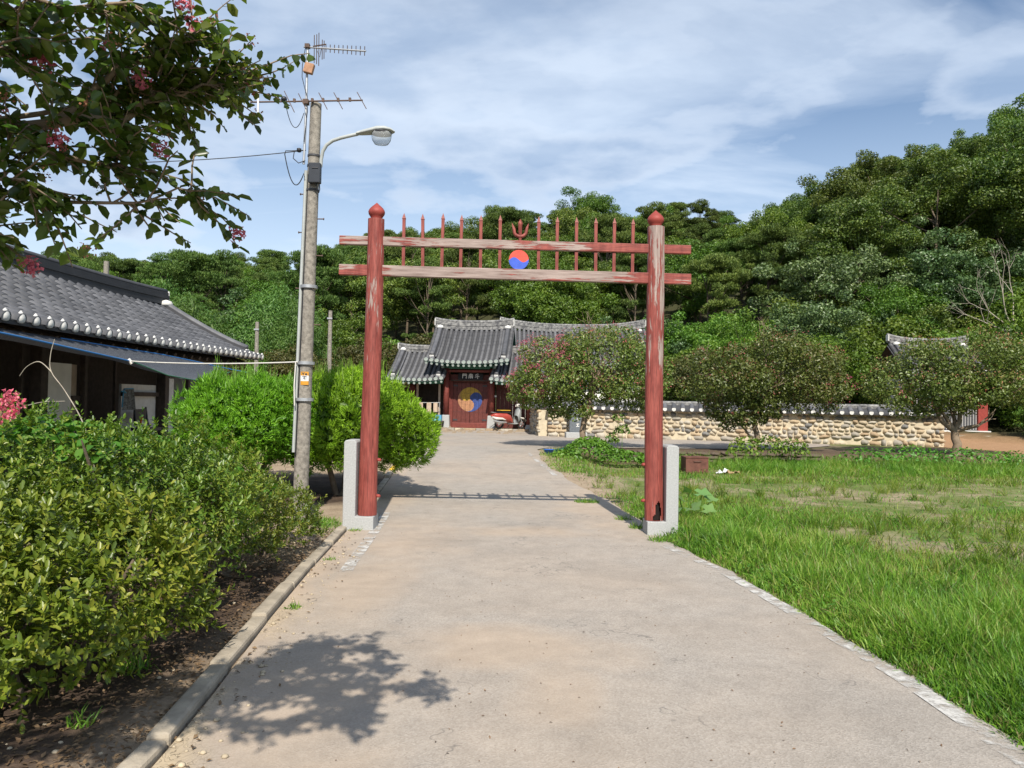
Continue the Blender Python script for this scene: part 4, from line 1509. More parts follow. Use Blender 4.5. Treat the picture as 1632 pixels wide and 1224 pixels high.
# rail with cloths in the open bay, a blue crate on the bench
rl = thing('drying_rail', 'low rail hung with beige cloths in the open bay of the gatehouse', 'rail', (-3.72, 33.35, 0.3), R(-4.5))
MB().tube([(-0.5, 0, 1.18), (0.55, 0, 1.2)], 0.015, 6).build('bar', 'galvanised', rl)
for x in (-0.48, 0.52):
    MB().tube([(x, 0, 0.08), (x, 0, 1.2)], 0.015, 6).build('upright', 'galvanised', rl)
for x, wd, z in ((-0.3, 0.16, 0.55), (0.05, 0.2, 0.5), (0.34, 0.18, 0.42)):
    m = MB()
    vs = []
    for i in range(9):
        xx = x + wd * (i / 8 - .5)
        yy = 0.02 * math.sin(i * 1.7)
        vs += [(xx, -0.02 + yy, 1.2), (xx * 1.02, -0.03 + yy * 1.5, 1.2 - z)]
    m.add(vs, [(2 * i, 2 * i + 1, 2 * i + 3, 2 * i + 2) for i in range(8)], True)
    m.build('cloth', 'cloth_beige', rl)
cr = thing('plastic_crate', 'light blue slatted plastic crate beside the gatehouse column', 'crate', (-3.40, 33.22, 0.70), R(-4.5))
for z in (0.02, 0.09, 0.16, 0.23):
    MB().box((0, -0.15, z), (0.62, 0.015, 0.045)).build('slat', 'crate_blue', cr)
for x in (-0.3, -0.1, 0.1, 0.3):
    MB().box((x, -0.162, 0.125), (0.035, 0.012, 0.26)).build('rib', 'crate_blue', cr)
MB().box((0, 0, 0.005), (0.62, 0.32, 0.02)).build('floor', 'crate_blue', cr)
MB().box((0, 0.15, 0.125), (0.62, 0.015, 0.26)).build('back', 'crate_blue', cr)
for x in (-0.31, 0.31):
    MB().box((x, 0, 0.125), (0.015, 0.3, 0.26)).build('side', 'crate_blue', cr)
bn = thing('wooden_bench', 'low dark wooden bench in the open bay under the blue crate', 'bench', (-3.55, 33.25, 0.3), R(-4.5))
MB().box((0, 0, 0.37), (1.1, 0.34, 0.05)).build('seat', 'dark_timber', bn)
for x in (-0.48, 0.48):
    for y in (-0.12, 0.12):
        MB().box((x, y, 0.21), (0.06, 0.06, 0.28)).build('leg', 'dark_timber', bn)

# ------------------------------------------------------------------ scooter in the bay
sc_ = thing('scooter', 'red and white motor scooter parked in front of the gatehouse side bay', 'scooter', (-0.10, 32.95, 0.395), R(32))
for x, nmw in ((-0.52, 0.23), (0.62, 0.22)):
    wh = empty('wheel', (x, 0, nmw))
    wh.parent = sc_
    m = MB()
    pts = [(nmw * .8 * math.cos(a), 0, nmw * .8 * math.sin(a)) for a in np.linspace(0, 2 * math.pi, 21)]
    m.tube(pts, 0.048, 8, cap=False)
    m.build('tyre', 'rubber', wh)
    m = MB().tube([(0, -0.03, 0), (0, 0.03, 0)], 0.05, 10)
    for a in np.linspace(0, 2 * math.pi, 7)[:-1]:
        m.tube([(0, 0, 0), (nmw * .68 * math.cos(a), 0, nmw * .68 * math.sin(a))], 0.014, 5)
    m.tube([(nmw * .68 * math.cos(a), 0, nmw * .68 * math.sin(a)) for a in np.linspace(0, 2 * math.pi, 19)], 0.02, 6, cap=False)
    m.build('rim', 'aluminium', wh)


def shell(secs, n=12):
    """rounded body from cross-sections (x, y half width, z low, z high)"""
    m = MB()
    vs, fs = [], []
    for x, wy, za, zb in secs:
        for i in range(n):
            a = 2 * math.pi * i / n
            cx_, sx_ = math.cos(a), math.sin(a)
            vs.append((x, wy * math.copysign(abs(cx_) ** .6, cx_), (za + zb) / 2 + (zb - za) / 2 * math.copysign(abs(sx_) ** .6, sx_)))
    for j in range(len(secs) - 1):
        for i in range(n):
            fs.append((j * n + i, j * n + (i + 1) % n, (j + 1) * n + (i + 1) % n, (j + 1) * n + i))
    fs += [tuple(range(n)), tuple(reversed(range((len(secs) - 1) * n, len(secs) * n)))]
    return m.add(vs, fs, True)


shell([(-0.88, .05, .55, .66), (-0.78, .12, .50, .68), (-0.55, .17, .44, .70), (-0.2, .18, .36, .69), (0.0, .15, .30, .62), (0.1, .10, .28, .45)]).build('rear_body', 'scooter_red', sc_)
shell([(-0.9, .06, .47, .57), (-0.75, .15, .40, .54), (-0.45, .185, .40, .52), (-0.25, .15, .38, .46)]).build('side_panel', 'scooter_white', sc_)
shell([(-0.05, .13, .22, .27), (0.2, .14, .20, .25), (0.4, .13, .22, .28)]).build('footboard', 'scooter_grey', sc_)
shell([(0.33, .19, .24, .60), (0.40, .22, .26, .92), (0.46, .20, .34, .98), (0.50, .10, .50, .95)]).build('leg_shield', 'scooter_grey', sc_)
shell([(0.35, .10, .42, .52), (0.55, .11, .45, .53), (0.75, .09, .42, .50), (0.86, .05, .34, .40)]).build('front_mudguard', 'scooter_white', sc_)
shell([(-0.62, .10, .70, .74), (-0.4, .14, .69, .79), (-0.1, .13, .67, .78), (0.05, .08, .66, .72)]).build('seat', 'rubber', sc_)
MB().box((-0.30, 0, 0.815), (0.5, 0.34, 0.035)).build('yellow_mat', 'scooter_yellow', sc_, bevel=0.01)
MB().tube([(0.62, -.07, .22), (0.52, -.06, .6), (0.44, 0, 1.0)], 0.02, 6).tube([(0.62, .07, .22), (0.52, .06, .6), (0.44, 0, 1.0)], 0.02, 6).build('fork', 'aluminium', sc_)
MB().tube([(0.36, -.34, 1.02), (0.40, -.12, 1.06), (0.40, .12, 1.06), (0.36, .34, 1.02)], 0.018, 6).build('handlebar', 'dark_metal', sc_)
shell([(0.33, .05, .98, 1.08), (0.42, .13, .94, 1.12), (0.52, .09, .97, 1.09), (0.55, .03, 1.0, 1.05)]).build('headlamp_cowl', 'scooter_white', sc_)
for y in (-.28, .28):
    mr = MB().tube([(0.38, y, 1.05), (0.36, y * 1.15, 1.28)], 0.008, 5).build('mirror', 'dark_metal', sc_)
    MB().lathe([(0.01, -.012), (0.065, -.006), (0.065, .006), (.01, .012)], 10).build('mirror_glass', 'aluminium', mr, mw=Matrix.Translation((0.36, y * 1.15, 1.32)) @ Matrix.Rotation(R(80), 4, 'Y'))
MB().tube([(-0.25, -.16, .30), (-0.6, -.19, .30), (-0.9, -.20, .36)], [0.03, 0.05, 0.045], 8).build('exhaust', 'aluminium', sc_)
MB().tube([(-0.85, -.12, .72), (-0.95, 0, .74), (-0.85, .12, .72), (-0.55, .13, .72)], 0.011, 5).build('rack', 'aluminium', sc_)
MB().box((-0.90, 0, 0.59), (0.04, 0.12, 0.06)).build('tail_light', 'flag_red', sc_)
MB().box((-0.915, 0, 0.46), (0.012, 0.17, 0.11)).build('number_plate', 'plaster', sc_)
MB().tube([(0.05, .04, .24), (-.05, .16, .02)], 0.012, 5).build('stand', 'dark_metal', sc_)

# ------------------------------------------------------------------ hall behind the gatehouse
hall = thing('main_hall', 'long tile-roofed hall behind the gatehouse, its ridge above the crape myrtle', 'hall', (3.2, 44.2, 0.4))
kroof(hall, Matrix.Translation((0.3, 0, 0)), 8.6, 3.6, 5.35, 3.25, 0.28, 0.26, rt=0.085, stack=0.5, desc=0.4, rlift=0.28)
MB().box((0.3, 0, 1.75), (7.4, 4.6, 2.9)).build('wall', 'paper_white', hall)
for x in (-3.4, -1.55, 0.3, 2.15, 4.0):
    MB().lathe([(0.13, 0), (0.12, 3.0)], 14, (x, -2.5, 0.2)).build('column', 'red_timber', hall)
MB().box((0.3, 0, 0.12), (8.0, 5.8, 0.3)).build('platform', 'step_stone', hall)

# ------------------------------------------------------------------ stone wall with tile coping
WA, WB = Vector((1.42, 28.55, 0)), Vector((14.84, 26.0, 0))
ico = []
rw = np.random.default_rng(31)
for kk in range(10):
    # rounded river stones: a squashed ball with lumps
    vs, fs = [], []
    nlat, nlon = 4, 8
    ph = rw.random(8) * 6.28
    for i in range(nlat + 1):
        th = math.pi * i / nlat
        for j in range(nlon):
            a = 2 * math.pi * j / nlon
            s_, c_ = math.sin(th), math.cos(th)
            q = 1 + 0.13 * math.sin(2 * a + ph[0]) + 0.10 * math.sin(3 * a + ph[1]) * s_
            x = math.copysign(abs(math.cos(a)) ** .75, math.cos(a)) * s_ ** .8 * q if s_ > 1e-6 else 0
            z = math.copysign(abs(math.sin(a)) ** .75, math.sin(a)) * s_ ** .8 * q if s_ > 1e-6 else 0
            vs.append((x, c_ * 0.9, z))
    for i in range(nlat):
        for j in range(nlon):
            fs.append((i * nlon + j, i * nlon + (j + 1) % nlon, (i + 1) * nlon + (j + 1) % nlon, (i + 1) * nlon + j))
    me = bpy.data.meshes.new('stone')
    me.from_pydata(vs, [], fs)
    me.polygons.foreach_set('use_smooth', [True] * len(fs))
    me.materials.append(M['wall_stone'])
    ico.append(me)


def stone_wall(name, label, A, B, z0, h, limit=400, coping=True, row0=0.21, cap_white=True):
    d = (B - A)
    Lw = d.length
    d.normalize()
    nrm = Vector((d.y, -d.x, 0))
    root = thing(name, label, 'wall', (A.x, A.y, z0))
    rz = math.atan2(d.y, d.x)
    loc = lambda s_, out, z: d * s_ + nrm * out + Vector((0, 0, z))
    q = Matrix.Rotation(rz, 3, 'Z')
    MB().box(loc(Lw / 2, 0, h / 2 - 0.06), (Lw, 0.40, h + 0.1), q).build('wall_core', 'mortar', root)
    z = 0.0
    todo = []
    while z < h - 0.05:
        rh = (row0 if z < 0.05 else 0.132) * (0.85 + 0.35 * rw.random())
        rh = min(rh, h - z + 0.02)
        s_ = -0.06 * rw.random()
        while s_ < Lw - 0.08:
            wd = (0.13 + 0.25 * rw.random() ** 1.5) * (1.35 if z < 0.2 else 1)
            if rw.random() < 0.94:
                hx = rh * (0.78 + 0.3 * rw.random())
                c = loc(min(s_ + wd / 2, Lw - wd / 2 + .03), 0.175 + rw.normal() * 0.012, z + rh / 2 + rw.normal() * 0.014)
                mt = Matrix.Translation(c) @ q.to_4x4() @ Matrix.Rotation(rw.normal() * 0.13, 4, 'Y') @ Matrix.Diagonal((wd * 0.515, 0.085 + 0.035 * rw.random(), hx * 0.62, 1))
                todo.append((wd * hx, mt, int(rw.integers(10))))
            s_ += wd * (0.98 + 0.06 * rw.random())
        z += rh * 0.93
    todo.sort(key=lambda q_: -q_[0])
    for a_, mt, kk in todo[:limit]:
        link('stone', ico[kk], None, root, mw=mt)
    rest = MB()
    for a_, mt, kk in todo[limit:]:
        rest.add([mt @ v_.co for v_ in ico[kk].vertices], [tuple(f_2.vertices) for f_2 in ico[kk].polygons], True)
    if rest.v:
        rest.build('small_stones', 'small_stone', root)['kind'] = 'stuff'
    if coping:
        sl_ = MB()
        path = [(loc(s2, 0, h), nrm, Vector((0, 0, 1))) for s2 in np.linspace(-0.05, Lw + 0.05, 12)]
        sweep(sl_, path, [(-0.42, -0.03), (-0.42, 0.03), (-0.10, 0.20), (0.10, 0.20), (0.42, 0.03), (0.42, -0.03)]).build('coping_bed', 'roof_tile_dark', root)
        sweep(MB(), path, [(-0.11, 0.18), (0.11, 0.18), (0.11, 0.25), (-0.11, 0.25)]).build('coping_course', 'ridge_tile', root)
        sweep(MB(), path, [(0.095 * math.cos(a), 0.245 + 0.095 * math.sin(a)) for a in np.linspace(0, math.pi, 7)], smooth=True).build('coping_ridge', 'ridge_tile', root)
        nt = int(Lw / 0.315)
        tme = cme = None
        dn = Vector((0, -0.88, -0.47))
        for i in range(nt):
            s2 = (i + .5) * Lw / nt
            p = loc(s2, 0.10, h + 0.20)
            mt = Matrix.Translation(p) @ q.to_4x4()
            if tme is None:
                vs, fs = [], []
                for yy, r0 in ((0, 0.9), (0.36, 1.05)):
                    for a in np.linspace(0, math.pi, 7):
                        vs.append(Vector((0.085 * r0 * math.cos(a), 0, 0)) + dn * yy + Vector((0, -0.47, 0.88)) * 0.085 * r0 * math.sin(a))
                for j in range(6):
                    fs.append((j, 7 + j, 7 + j + 1, j + 1))
                tme = MB().add(vs, fs, True).build('coping_tile', 'roof_tile', root, mw=mt).data
                e = dn * 0.365
                cm = MB().prism([(0.074 * math.cos(a), 0.074 * math.sin(a) - 0.015) for a in np.linspace(0, 2 * math.pi, 13)[:-1]], e.y - 0.02, e.y + 0.03)
                cm.v = [(x, y, z + e.z + 0.03) for x, y, z in cm.v]
                cme = cm.build('plaster_cap', 'plaster', root, mw=mt, bevel=0.012).data
            else:
                link('coping_tile', tme, None, root, mw=mt)
                link('plaster_cap', cme, None, root, mw=mt)
    return root


stone_wall('stone_wall', 'long rubble stone wall with dark tile coping running from the gatehouse along the lane', WA, WB, 0.28, 1.10, 300)
stone_wall('stone_wall', 'short rubble stone return wall joining the gatehouse corner to the long wall', Vector((1.05, 32.9, 0)), WA + Vector((-0.2, 0.0, 0)), 0.28, 1.10, 90)

# carved stele before the wall
stl = thing('memorial_stele', 'dark grey inscribed memorial stone on a pale plinth in front of the stone wall', 'stele', (2.36, 27.6, 0.3), R(4))
MB().box((0, 0, 0.10), (0.78, 0.42, 0.24)).build('plinth', 'granite', stl, bevel=0.02)
sb_ = MB().box((0, 0, 0.80), (0.50, 0.17, 1.18)).build('slab', 'stele_stone', stl, bevel=0.03)
for i in range(5):
    z = 1.24 - i * 0.19
    strokes('carved_mark', [[(-.05, .04), (.05, .045)], [(0, .06), (-.01, -.05)], [(-.05, -.05), (.05, -.04)], [(-.04, .0), (.045, 0.01)]][: 2 + i % 3], 'lettering_white', sb_, y=-0.088, x=0.05 + 0.01 * (i % 2), z=z, w=0.011)

# ------------------------------------------------------------------ small brick shrine
shr = thing('brick_shrine', 'small shrine with black and white brick walls, red post and tiled roof', 'shrine', (19.35, 34.6, 0.4))
kroof(shr, Matrix.Translation((-0.3, 0, 0)), 3.7, 2.1, 4.05, 2.6, 0.16, 0.26, rt=0.085, stack=0.42, desc=0.34, rlift=0.16)
MB().box((0, 0, 0), (2.9, 2.6, 1.35)).build('brick_wall', 'patterned_brick', shr, mw=Matrix.Translation((-0.2, 0, 0.98)))
MB().box((-0.2, 0, 2.1), (2.85, 2.55, 0.9)).build('plaster_wall', 'plaster', shr)
MB().box((-0.1, 0, 0.12), (3.5, 3.2, 0.30)).build('plinth', 'plaster', shr, bevel=0.01)
MB().box((1.42, -1.32, 1.35), (0.42, 0.16, 2.2)).build('red_post', 'paint_red', shr, bevel=0.01)
MB().box((-1.72, -1.32, 1.35), (0.2, 0.16, 2.2)).build('red_post', 'paint_red', shr, bevel=0.01)
MB().lathe([(0.05, 0), (0.045, 0.02), (0.02, 0.03)], 8).build('door_ring', 'yellow_paint', shr, mw=Matrix.Translation((1.42, -1.41, 1.55)) @ Matrix.Rotation(R(90), 4, 'X'))
MB().box((0.6, -2.4, 0.02), (4.6, 1.7, 0.20)).build('apron', 'kerb_concrete', shr)

# ------------------------------------------------------------------ tiled house beside the road
HX, HY = -9.85, 13.2
hs = thing('tiled_house', 'low traditional house with grey tiled gable roof and dark timber porch behind the azaleas', 'house', (HX, HY, 0.03))
kroof(hs, Matrix.Rotation(R(90), 4, 'Z'), 16.0, 2.82, 4.02, 2.60, 0.07, 0.33, rt=0.105, stack=0.46, caps='plaster', rafters=False, single=(300, lambda x: x if x > -3.4 else 100 - x), desc=0.36, fat=1.15, ridge_mat='roof_tile_dark', seglen=0.27, rlift=0.10)
hw = lambda x, y, z: (x - HX, y - HY, z - 0.03)
for y in np.arange(5.6, 21.0, 0.42):
    MB().tube([hw(-8.3, y, 2.86), hw(-7.22, y, 2.47)], 0.05, 8).build('rafter', 'dark_timber', hs)
for y, w2 in ((6.5, .2), (9.6, .2), (12.72, .2), (14.05, .1), (17.25, .2), (18.55, .09), (20.4, .2)):
    MB().box(hw(-8.0, y, 1.35), (w2, w2, 2.72)).build('post', 'dark_timber', hs, bevel=0.01)
MB().box(hw(-8.0, 13.2, 2.62), (0.18, 15.4, 0.2)).build('eave_beam', 'dark_timber', hs)
MB().box(hw(-9.7, 13.2, 1.4), (0.1, 15.2, 2.8)).build('back_wall', 'dark_timber', hs)
MB().box(hw(-8.8, 20.55, 1.4), (1.8, 0.1, 2.8)).build('end_wall', 'plaster', hs)
MB().box(hw(-8.8, 5.7, 1.4), (1.8, 0.1, 2.8)).build('end_wall', 'plaster', hs)
MB().box(hw(-8.75, 13.2, 0.22), (1.9, 15.2, 0.42)).build('porch_floor', 'dark_timber', hs)
MB().box(hw(-8.07, 13.33, 1.62), (0.05, 0.80, 1.05)).build('paper_door', 'paper_white', hs)
MB().box(hw(-8.10, 13.82, 1.45), (0.05, 0.26, 1.38)).build('plaster_panel', 'cloth_beige', hs)
MB().box(hw(-8.05, 13.9, 1.52), (0.07, 0.32, 0.09)).build('rail', 'dark_timber', hs)
MB().box(hw(-8.12, 16.35, 1.25), (0.05, 1.5, 1.15)).build('plaster_panel', 'plaster', hs)
MB().box(hw(-8.06, 16.35, 1.62), (0.08, 1.55, 0.09)).build('rail', 'dark_timber', hs)
MB().box(hw(-8.10, 17.75, 1.35), (0.05, 0.42, 1.3)).build('plaster_panel', 'plaster', hs)
MB().box(hw(-8.06, 17.85, 1.18), (0.08, 0.6, 0.08)).build('rail', 'dark_timber', hs)
MB().box(hw(-8.1, 11.6, 1.5), (0.05, 0.35, 1.5)).build('plaster_panel', 'plaster', hs)
for y in (12.3, 12.95, 15.2):
    MB().box(hw(-8.03, y, 1.5), (0.05, 0.05, 2.2)).build('door_stile', 'dark_timber', hs)

# shade net over the yard, ropes
inner = [(-7.12, 7.4, 2.50), (-7.1, 9.5, 2.50), (-7.1, 11.8, 2.47), (-7.05, 13.5, 2.44), (-7.02, 15.0, 2.42), (-6.95, 16.4, 2.36), (-6.8, 17.6, 2.28)]
outer = [(-6.05, 7.4, 2.38), (-6.02, 9.3, 2.28), (-6.0, 11.8, 2.13), (-6.05, 13.2, 1.95), (-6.15, 14.6, 1.90), (-6.35, 16.0, 1.98), (-6.5, 17.3, 2.16)]
nt = thing('shade_net', 'black woven shade net slung below the eave of the tiled house', 'shade net', (-6.6, 12, 2.2))
vs, fs = [], []
rn = np.random.default_rng(4)
nu, nv = 36, 8
for i in range(nu + 1):
    t = i / nu * (len(inner) - 1)
    a = min(int(t), len(inner) - 2)
    f = t - a
    p = Vector(inner[a]).lerp(Vector(inner[a + 1]), f)
    q = Vector(outer[a]).lerp(Vector(outer[a + 1]), f)
    for j in range(nv + 1):
        s_ = j / nv
        c = p.lerp(q, s_) - Vector((-6.6, 12, 2.2))
        c.z -= 0.10 * math.sin(math.pi * s_) + 0.012 * math.sin(i * 0.9 + j) * s_
        vs.append(c)
for i in range(nu):
    for j in range(nv):
        a = i * (nv + 1) + j
        fs.append((a, a + 1, a + nv + 2, a + nv + 1))
MB().add(vs, fs, True).build('netting', 'shade_net', nt)
o3 = Vector((-6.6, 12, 2.2))
MB().tube([Vector(p) - o3 for p in outer[:3]], 0.013, 6).build('edge_cord', 'rope_blue', nt)
MB().tube([Vector(p) - o3 + Vector((0, 0, .005)) for p in outer[2:]], 0.011, 6).build('edge_cord', 'rope_green', nt)
MB().tube([Vector(p) - o3 for p in inner[2:]] + [Vector((-6.4, 18.4, 2.18)) - o3], 0.013, 6).build('edge_cord', 'rope_blue', nt)
rp_ = MB().tube(sag((-6.0, 11.8, 2.13), (-2.76, 9.66, 2.06), 0.03), 0.010, 6).tube([(-6.02, 11.78, 2.16), (-5.97, 11.8, 2.09)], 0.03, 6).tube([(-2.78, 9.64, 2.06), (-2.79, 9.63, 1.75), (-2.78, 9.63, 1.5)], 0.008, 5).build('tie_rope', 'rope_white')
tag(rp_, 'taut white rope tying the shade net corner to the concrete pole', 'rope')
# things hanging and standing in the porch
hc = thing('hanging_cloth', 'checked grey cloth hung with blue twine in the dark porch', 'cloth', (-7.75, 15.2, 1.3))
vs = []
for i in range(10):
    y = -0.17 + 0.34 * i / 9
    for j in range(6):
        vs.append((0.035 * math.sin(i * 1.5) * (1 + j * .2), y * (1 + 0.05 * j), 0.42 - 0.085 * j))
MB().add(vs, [(i * 6 + j, i * 6 + j + 1, (i + 1) * 6 + j + 1, (i + 1) * 6 + j) for i in range(9) for j in range(5)], True).build('cloth', 'cloth_check', hc)
MB().tube([(0.02, -0.26, 0.05), (0.03, -0.25, 0.30), (0.03, -0.22, 0.42), (0, 0.2, 0.43)], 0.013, 5).tube([(0.03, -0.33, 0.36), (0.03, -0.25, 0.38), (0.04, -0.17, 0.34)], 0.016, 5).build('twine', 'crate_blue', hc)
ch = thing('folding_frame', 'dark metal folding frame standing on the porch beside the hanging cloth', 'frame', (-7.7, 15.9, 0.03))
for y in (-0.25, 0.25):
    MB().tube([(0.2, y, 0.02), (-0.1, y, 1.0), (-0.15, y, 1.32)], 0.02, 6).build('leg', 'dark_metal', ch)
    MB().tube([(-0.25, y, 0.02), (0.12, y, 0.85)], 0.02, 6).build('leg', 'dark_metal', ch)
MB().box((0, 0, 0.86), (0.4, 0.52, 0.06)).build('seat', 'box_black', ch)
MB().box((-0.14, 0, 1.15), (0.04, 0.5, 0.25)).build('backrest', 'box_black', ch)
MB().tube([(0.1, -0.5, 0.9), (0.05, -0.3, 1.15)], 0.022, 6).build('stick', 'orange_stick', ch)

# ------------------------------------------------------------------ overhead crape myrtle at the roadside
rt_ = np.random.default_rng(8)
T0 = Vector((-2.75, 0.9, 0.05))
ov = thing('crape_myrtle', 'crape myrtle with pink blossom leaning over the road above the azaleas', 'tree', T0)
wood = MB()
twigs = []


def limb(pts, r0, r1):
    pts = [Vector(p) for p in pts]
    out = []
    for i in range(len(pts) - 1):
        for k2 in range(3):
            out.append(pts[i].lerp(pts[i + 1], k2 / 3) + Vector(rt_.normal(size=3)) * 0.012)
    out.append(pts[-1])
    wood.tube([p - T0 for p in out], [r0 + (r1 - r0) * i / (len(out) - 1) for i in range(len(out))], 8, cap=False)
    return out


limb([T0, (-2.7, 0.95, 0.7), (-2.5, 1.15, 1.3), (-2.218, 1.472, 1.888)], 0.09, 0.055)
limb([T0, (-2.85, 0.8, 0.9), (-2.8, 0.7, 1.6), (-2.5, 0.7, 2.2), (-2.1, 0.85, 2.6)], 0.07, 0.035)
mains = [
    ([(-2.218, 1.472, 1.888), (-1.898, 1.792, 2.189), (-1.584, 2.048, 2.323), (-1.277, 2.048, 2.336), (-1.13, 2.144, 2.406), (-1.015, 2.24, 2.509)], 0.028, 0.008),
    ([(-1.584, 2.048, 2.323), (-1.322, 2.08, 2.368), (-1.098, 2.208, 2.464), (-0.951, 2.336, 2.573), (-0.874, 2.4, 2.624)], 0.0144, 0.0032),
    ([(-1.277, 2.048, 2.336), (-1.162, 2.112, 2.496), (-1.066, 2.208, 2.624), (-1.008, 2.304, 2.714)], 0.0128, 0.0032),
    ([(-1.77, 1.92, 2.253), (-1.514, 1.888, 2.464), (-1.29, 1.984, 2.624), (-1.098, 2.112, 2.714)], 0.016, 0.004),
    ([(-1.706, 1.952, 2.278), (-1.514, 1.952, 2.24), (-1.29, 1.984, 2.24), (-1.098, 2.048, 2.24), (-1.021, 2.08, 2.23)], 0.0128, 0.0032),
    ([(-2.09, 1.6, 2.016), (-1.77, 1.792, 2.144), (-1.514, 1.92, 2.176), (-1.354, 1.92, 2.15), (-1.245, 1.92, 2.125)], 0.0144, 0.0032),
    ([(-2.09, 1.6, 2.016), (-1.706, 1.76, 2.08), (-1.482, 1.888, 2.067), (-1.373, 1.92, 2.016)], 0.0112, 0.0032),
    ([(-2.09, 1.6, 2.016), (-1.706, 1.664, 2.016), (-1.546, 1.792, 1.952), (-1.437, 1.888, 1.939)], 0.0096, 0.0032),
    ([(-2.218, 1.472, 1.888), (-1.834, 1.6, 2.24), (-1.45, 1.76, 2.4), (-1.226, 1.856, 2.464)], 0.0176, 0.004),
    ([(-1.834, 1.6, 2.24), (-1.514, 1.664, 2.464), (-1.29, 1.792, 2.592)], 0.012, 0.0032),
]
mains += [([(-1.4, 2.05, 2.36), (-1.18, 2.12, 2.42), (-1.0, 2.2, 2.50), (-0.86, 2.3, 2.57)], .008, .0025), ([(-1.25, 2.1, 2.42), (-1.12, 2.15, 2.55), (-1.02, 2.22, 2.64), (-0.97, 2.3, 2.70)], .007, .0025), ([(-1.25, 2.0, 2.1), (-1.05, 2.05, 2.13), (-0.9, 2.1, 2.17)], .006, .002)]
NV = len(mains)
mains += [
    # limbs over the photographer's side of the road
    ([(-2.1, 0.85, 2.6), (-1.6, 1.1, 2.78), (-1.1, 1.3, 2.85), (-0.65, 1.45, 2.85), (-0.12, 1.50, 2.78)], .026, .005),
    ([(-1.6, 1.1, 2.78), (-1.2, 0.95, 2.85), (-0.8, 0.95, 2.85), (-0.45, 1.05, 2.8)], .016, .004),
    ([(-1.6, 1.1, 2.78), (-1.3, 1.5, 2.85), (-0.95, 1.8, 2.9), (-0.6, 2.0, 2.95)], .016, .004),
    ([(-2.1, 0.85, 2.6), (-1.75, 0.7, 2.8), (-1.3, 0.7, 2.85)], .016, .004),
    ([(-1.1, 1.3, 2.85), (-0.75, 1.2, 2.86), (-0.5, 1.25, 2.84)], .012, .004),
    ([(-1.1, 1.3, 2.85), (-0.8, 1.65, 2.88), (-0.45, 1.75, 2.86)], .012, .004),
]
LP, LD, LN, LL = [], [], [], []
tips = []


def add_leaves(pts, spacing, size, start=0.0):
    L = sum((pts[i + 1] - pts[i]).length for i in range(len(pts) - 1))
    s_ = start
    side = 1
    while s_ < L:
        acc, i = 0, 0
        while i < len(pts) - 2 and acc + (pts[i + 1] - pts[i]).length < s_:
            acc += (pts[i + 1] - pts[i]).length
            i += 1
        d = (pts[i + 1] - pts[i])
        f = (s_ - acc) / max(d.length, 1e-6)
        p = pts[i].lerp(pts[i + 1], min(f, 1))
        d.normalize()
        sd = d.cross(Vector((0, 0, 1)))
        if sd.length < .1:
            sd = Vector((1, 0, 0))
        sd.normalize()
        side = -side
        dr = (sd * side * (0.8 + .3 * rt_.random()) + d * 0.45 + Vector((0, 0, -0.35 + .35 * rt_.normal())) + Vector(rt_.normal(size=3)) * .25).normalized()
        nn = (Vector((0, 0, 1)) + Vector(rt_.normal(size=3)) * 0.55).normalized()
        LP.append(tuple(p - T0)); LD.append(tuple(dr)); LN.append(tuple(nn))
        LL.append(size * (0.7 + 0.55 * rt_.random()))
        s_ += spacing * (0.7 + .6 * rt_.random())


for mi, (pts, r0, r1) in enumerate(mains):
    path = limb(pts, r0, r1)
    n_tw = int(sum((path[i + 1] - path[i]).length for i in range(len(path) - 1)) / 0.027)
    for q in range(n_tw):
        i = int(len(path) * (0.22 + 0.78 * rt_.random()))
        i = min(i, len(path) - 2)
        p = path[i].lerp(path[i + 1], rt_.random())
        d = (path[i + 1] - path[i]).normalized()
        dd = (d * 0.8 + Vector(rt_.normal(size=3)) * Vector((0.75, 0.75, 0.6)).length * 0.55 + Vector((0, 0, 0.08))).normalized()
        ln = 0.09 + 0.16 * rt_.random()
        tp = [p]
        for s_ in range(4):
            dd = (dd + Vector(rt_.normal(size=3)) * 0.14 + Vector((0, 0, 0.03 - 0.04 * s_))).normalized()
            tp.append(tp[-1] + dd * ln / 4)
        wood.tube([x - T0 for x in tp], [0.0032, 0.003, 0.0026, 0.002, 0.0014], 4, cap=False)
        add_leaves(tp, 0.017 if mi < NV else 0.015, 0.040 if mi < NV else 0.06, 0.02)
        tips.append((tp[-1], dd))
    add_leaves(path[len(path) // 2:], 0.025, 0.038)
wood.build('trunk', 'myrtle_bark', ov)
LP, LD, LN, LL = np.array(LP), np.array(LD), np.array(LN), np.array(LL)
# the leaves that show largest are single pieces, the rest one mass
Cw = LP + np.array(T0) - np.array([0, 0, 1.6])
dep = Cw @ np.array(f_)
sx_ = 1200 * (Cw @ np.array(r_)) / np.maximum(dep, .1)
sy_ = 1200 * (Cw @ np.array(u_)) / np.maximum(dep, .1)
vis = (dep > .3) & (abs(sx_) < 816) & (abs(sy_) < 612)
score = np.where(vis, LL / dep, 0)
order = np.argsort(-score)
V1_, F1_ = leaf_arrays(np.zeros((1, 3)), np.array([[1, 0, 0]]), np.array([[0, 0, 1]]), np.array([1.0]), np.array([0.62]), True, 0.22, 0.12)
lme = mesh_np('leaf', V1_, F1_, True)
lme.materials.append(M['leaf_overhead'])
for i in order[:300]:
    D_ = Vector(LD[i]).normalized()
    S_ = D_.cross(Vector(LN[i])).normalized()
    N_v = S_.cross(D_)
    link('leaf', lme, None, ov, mw=basis(D_ * LL[i], N_v.cross(D_) * LL[i], N_v * LL[i], LP[i]))
rest = order[300:]
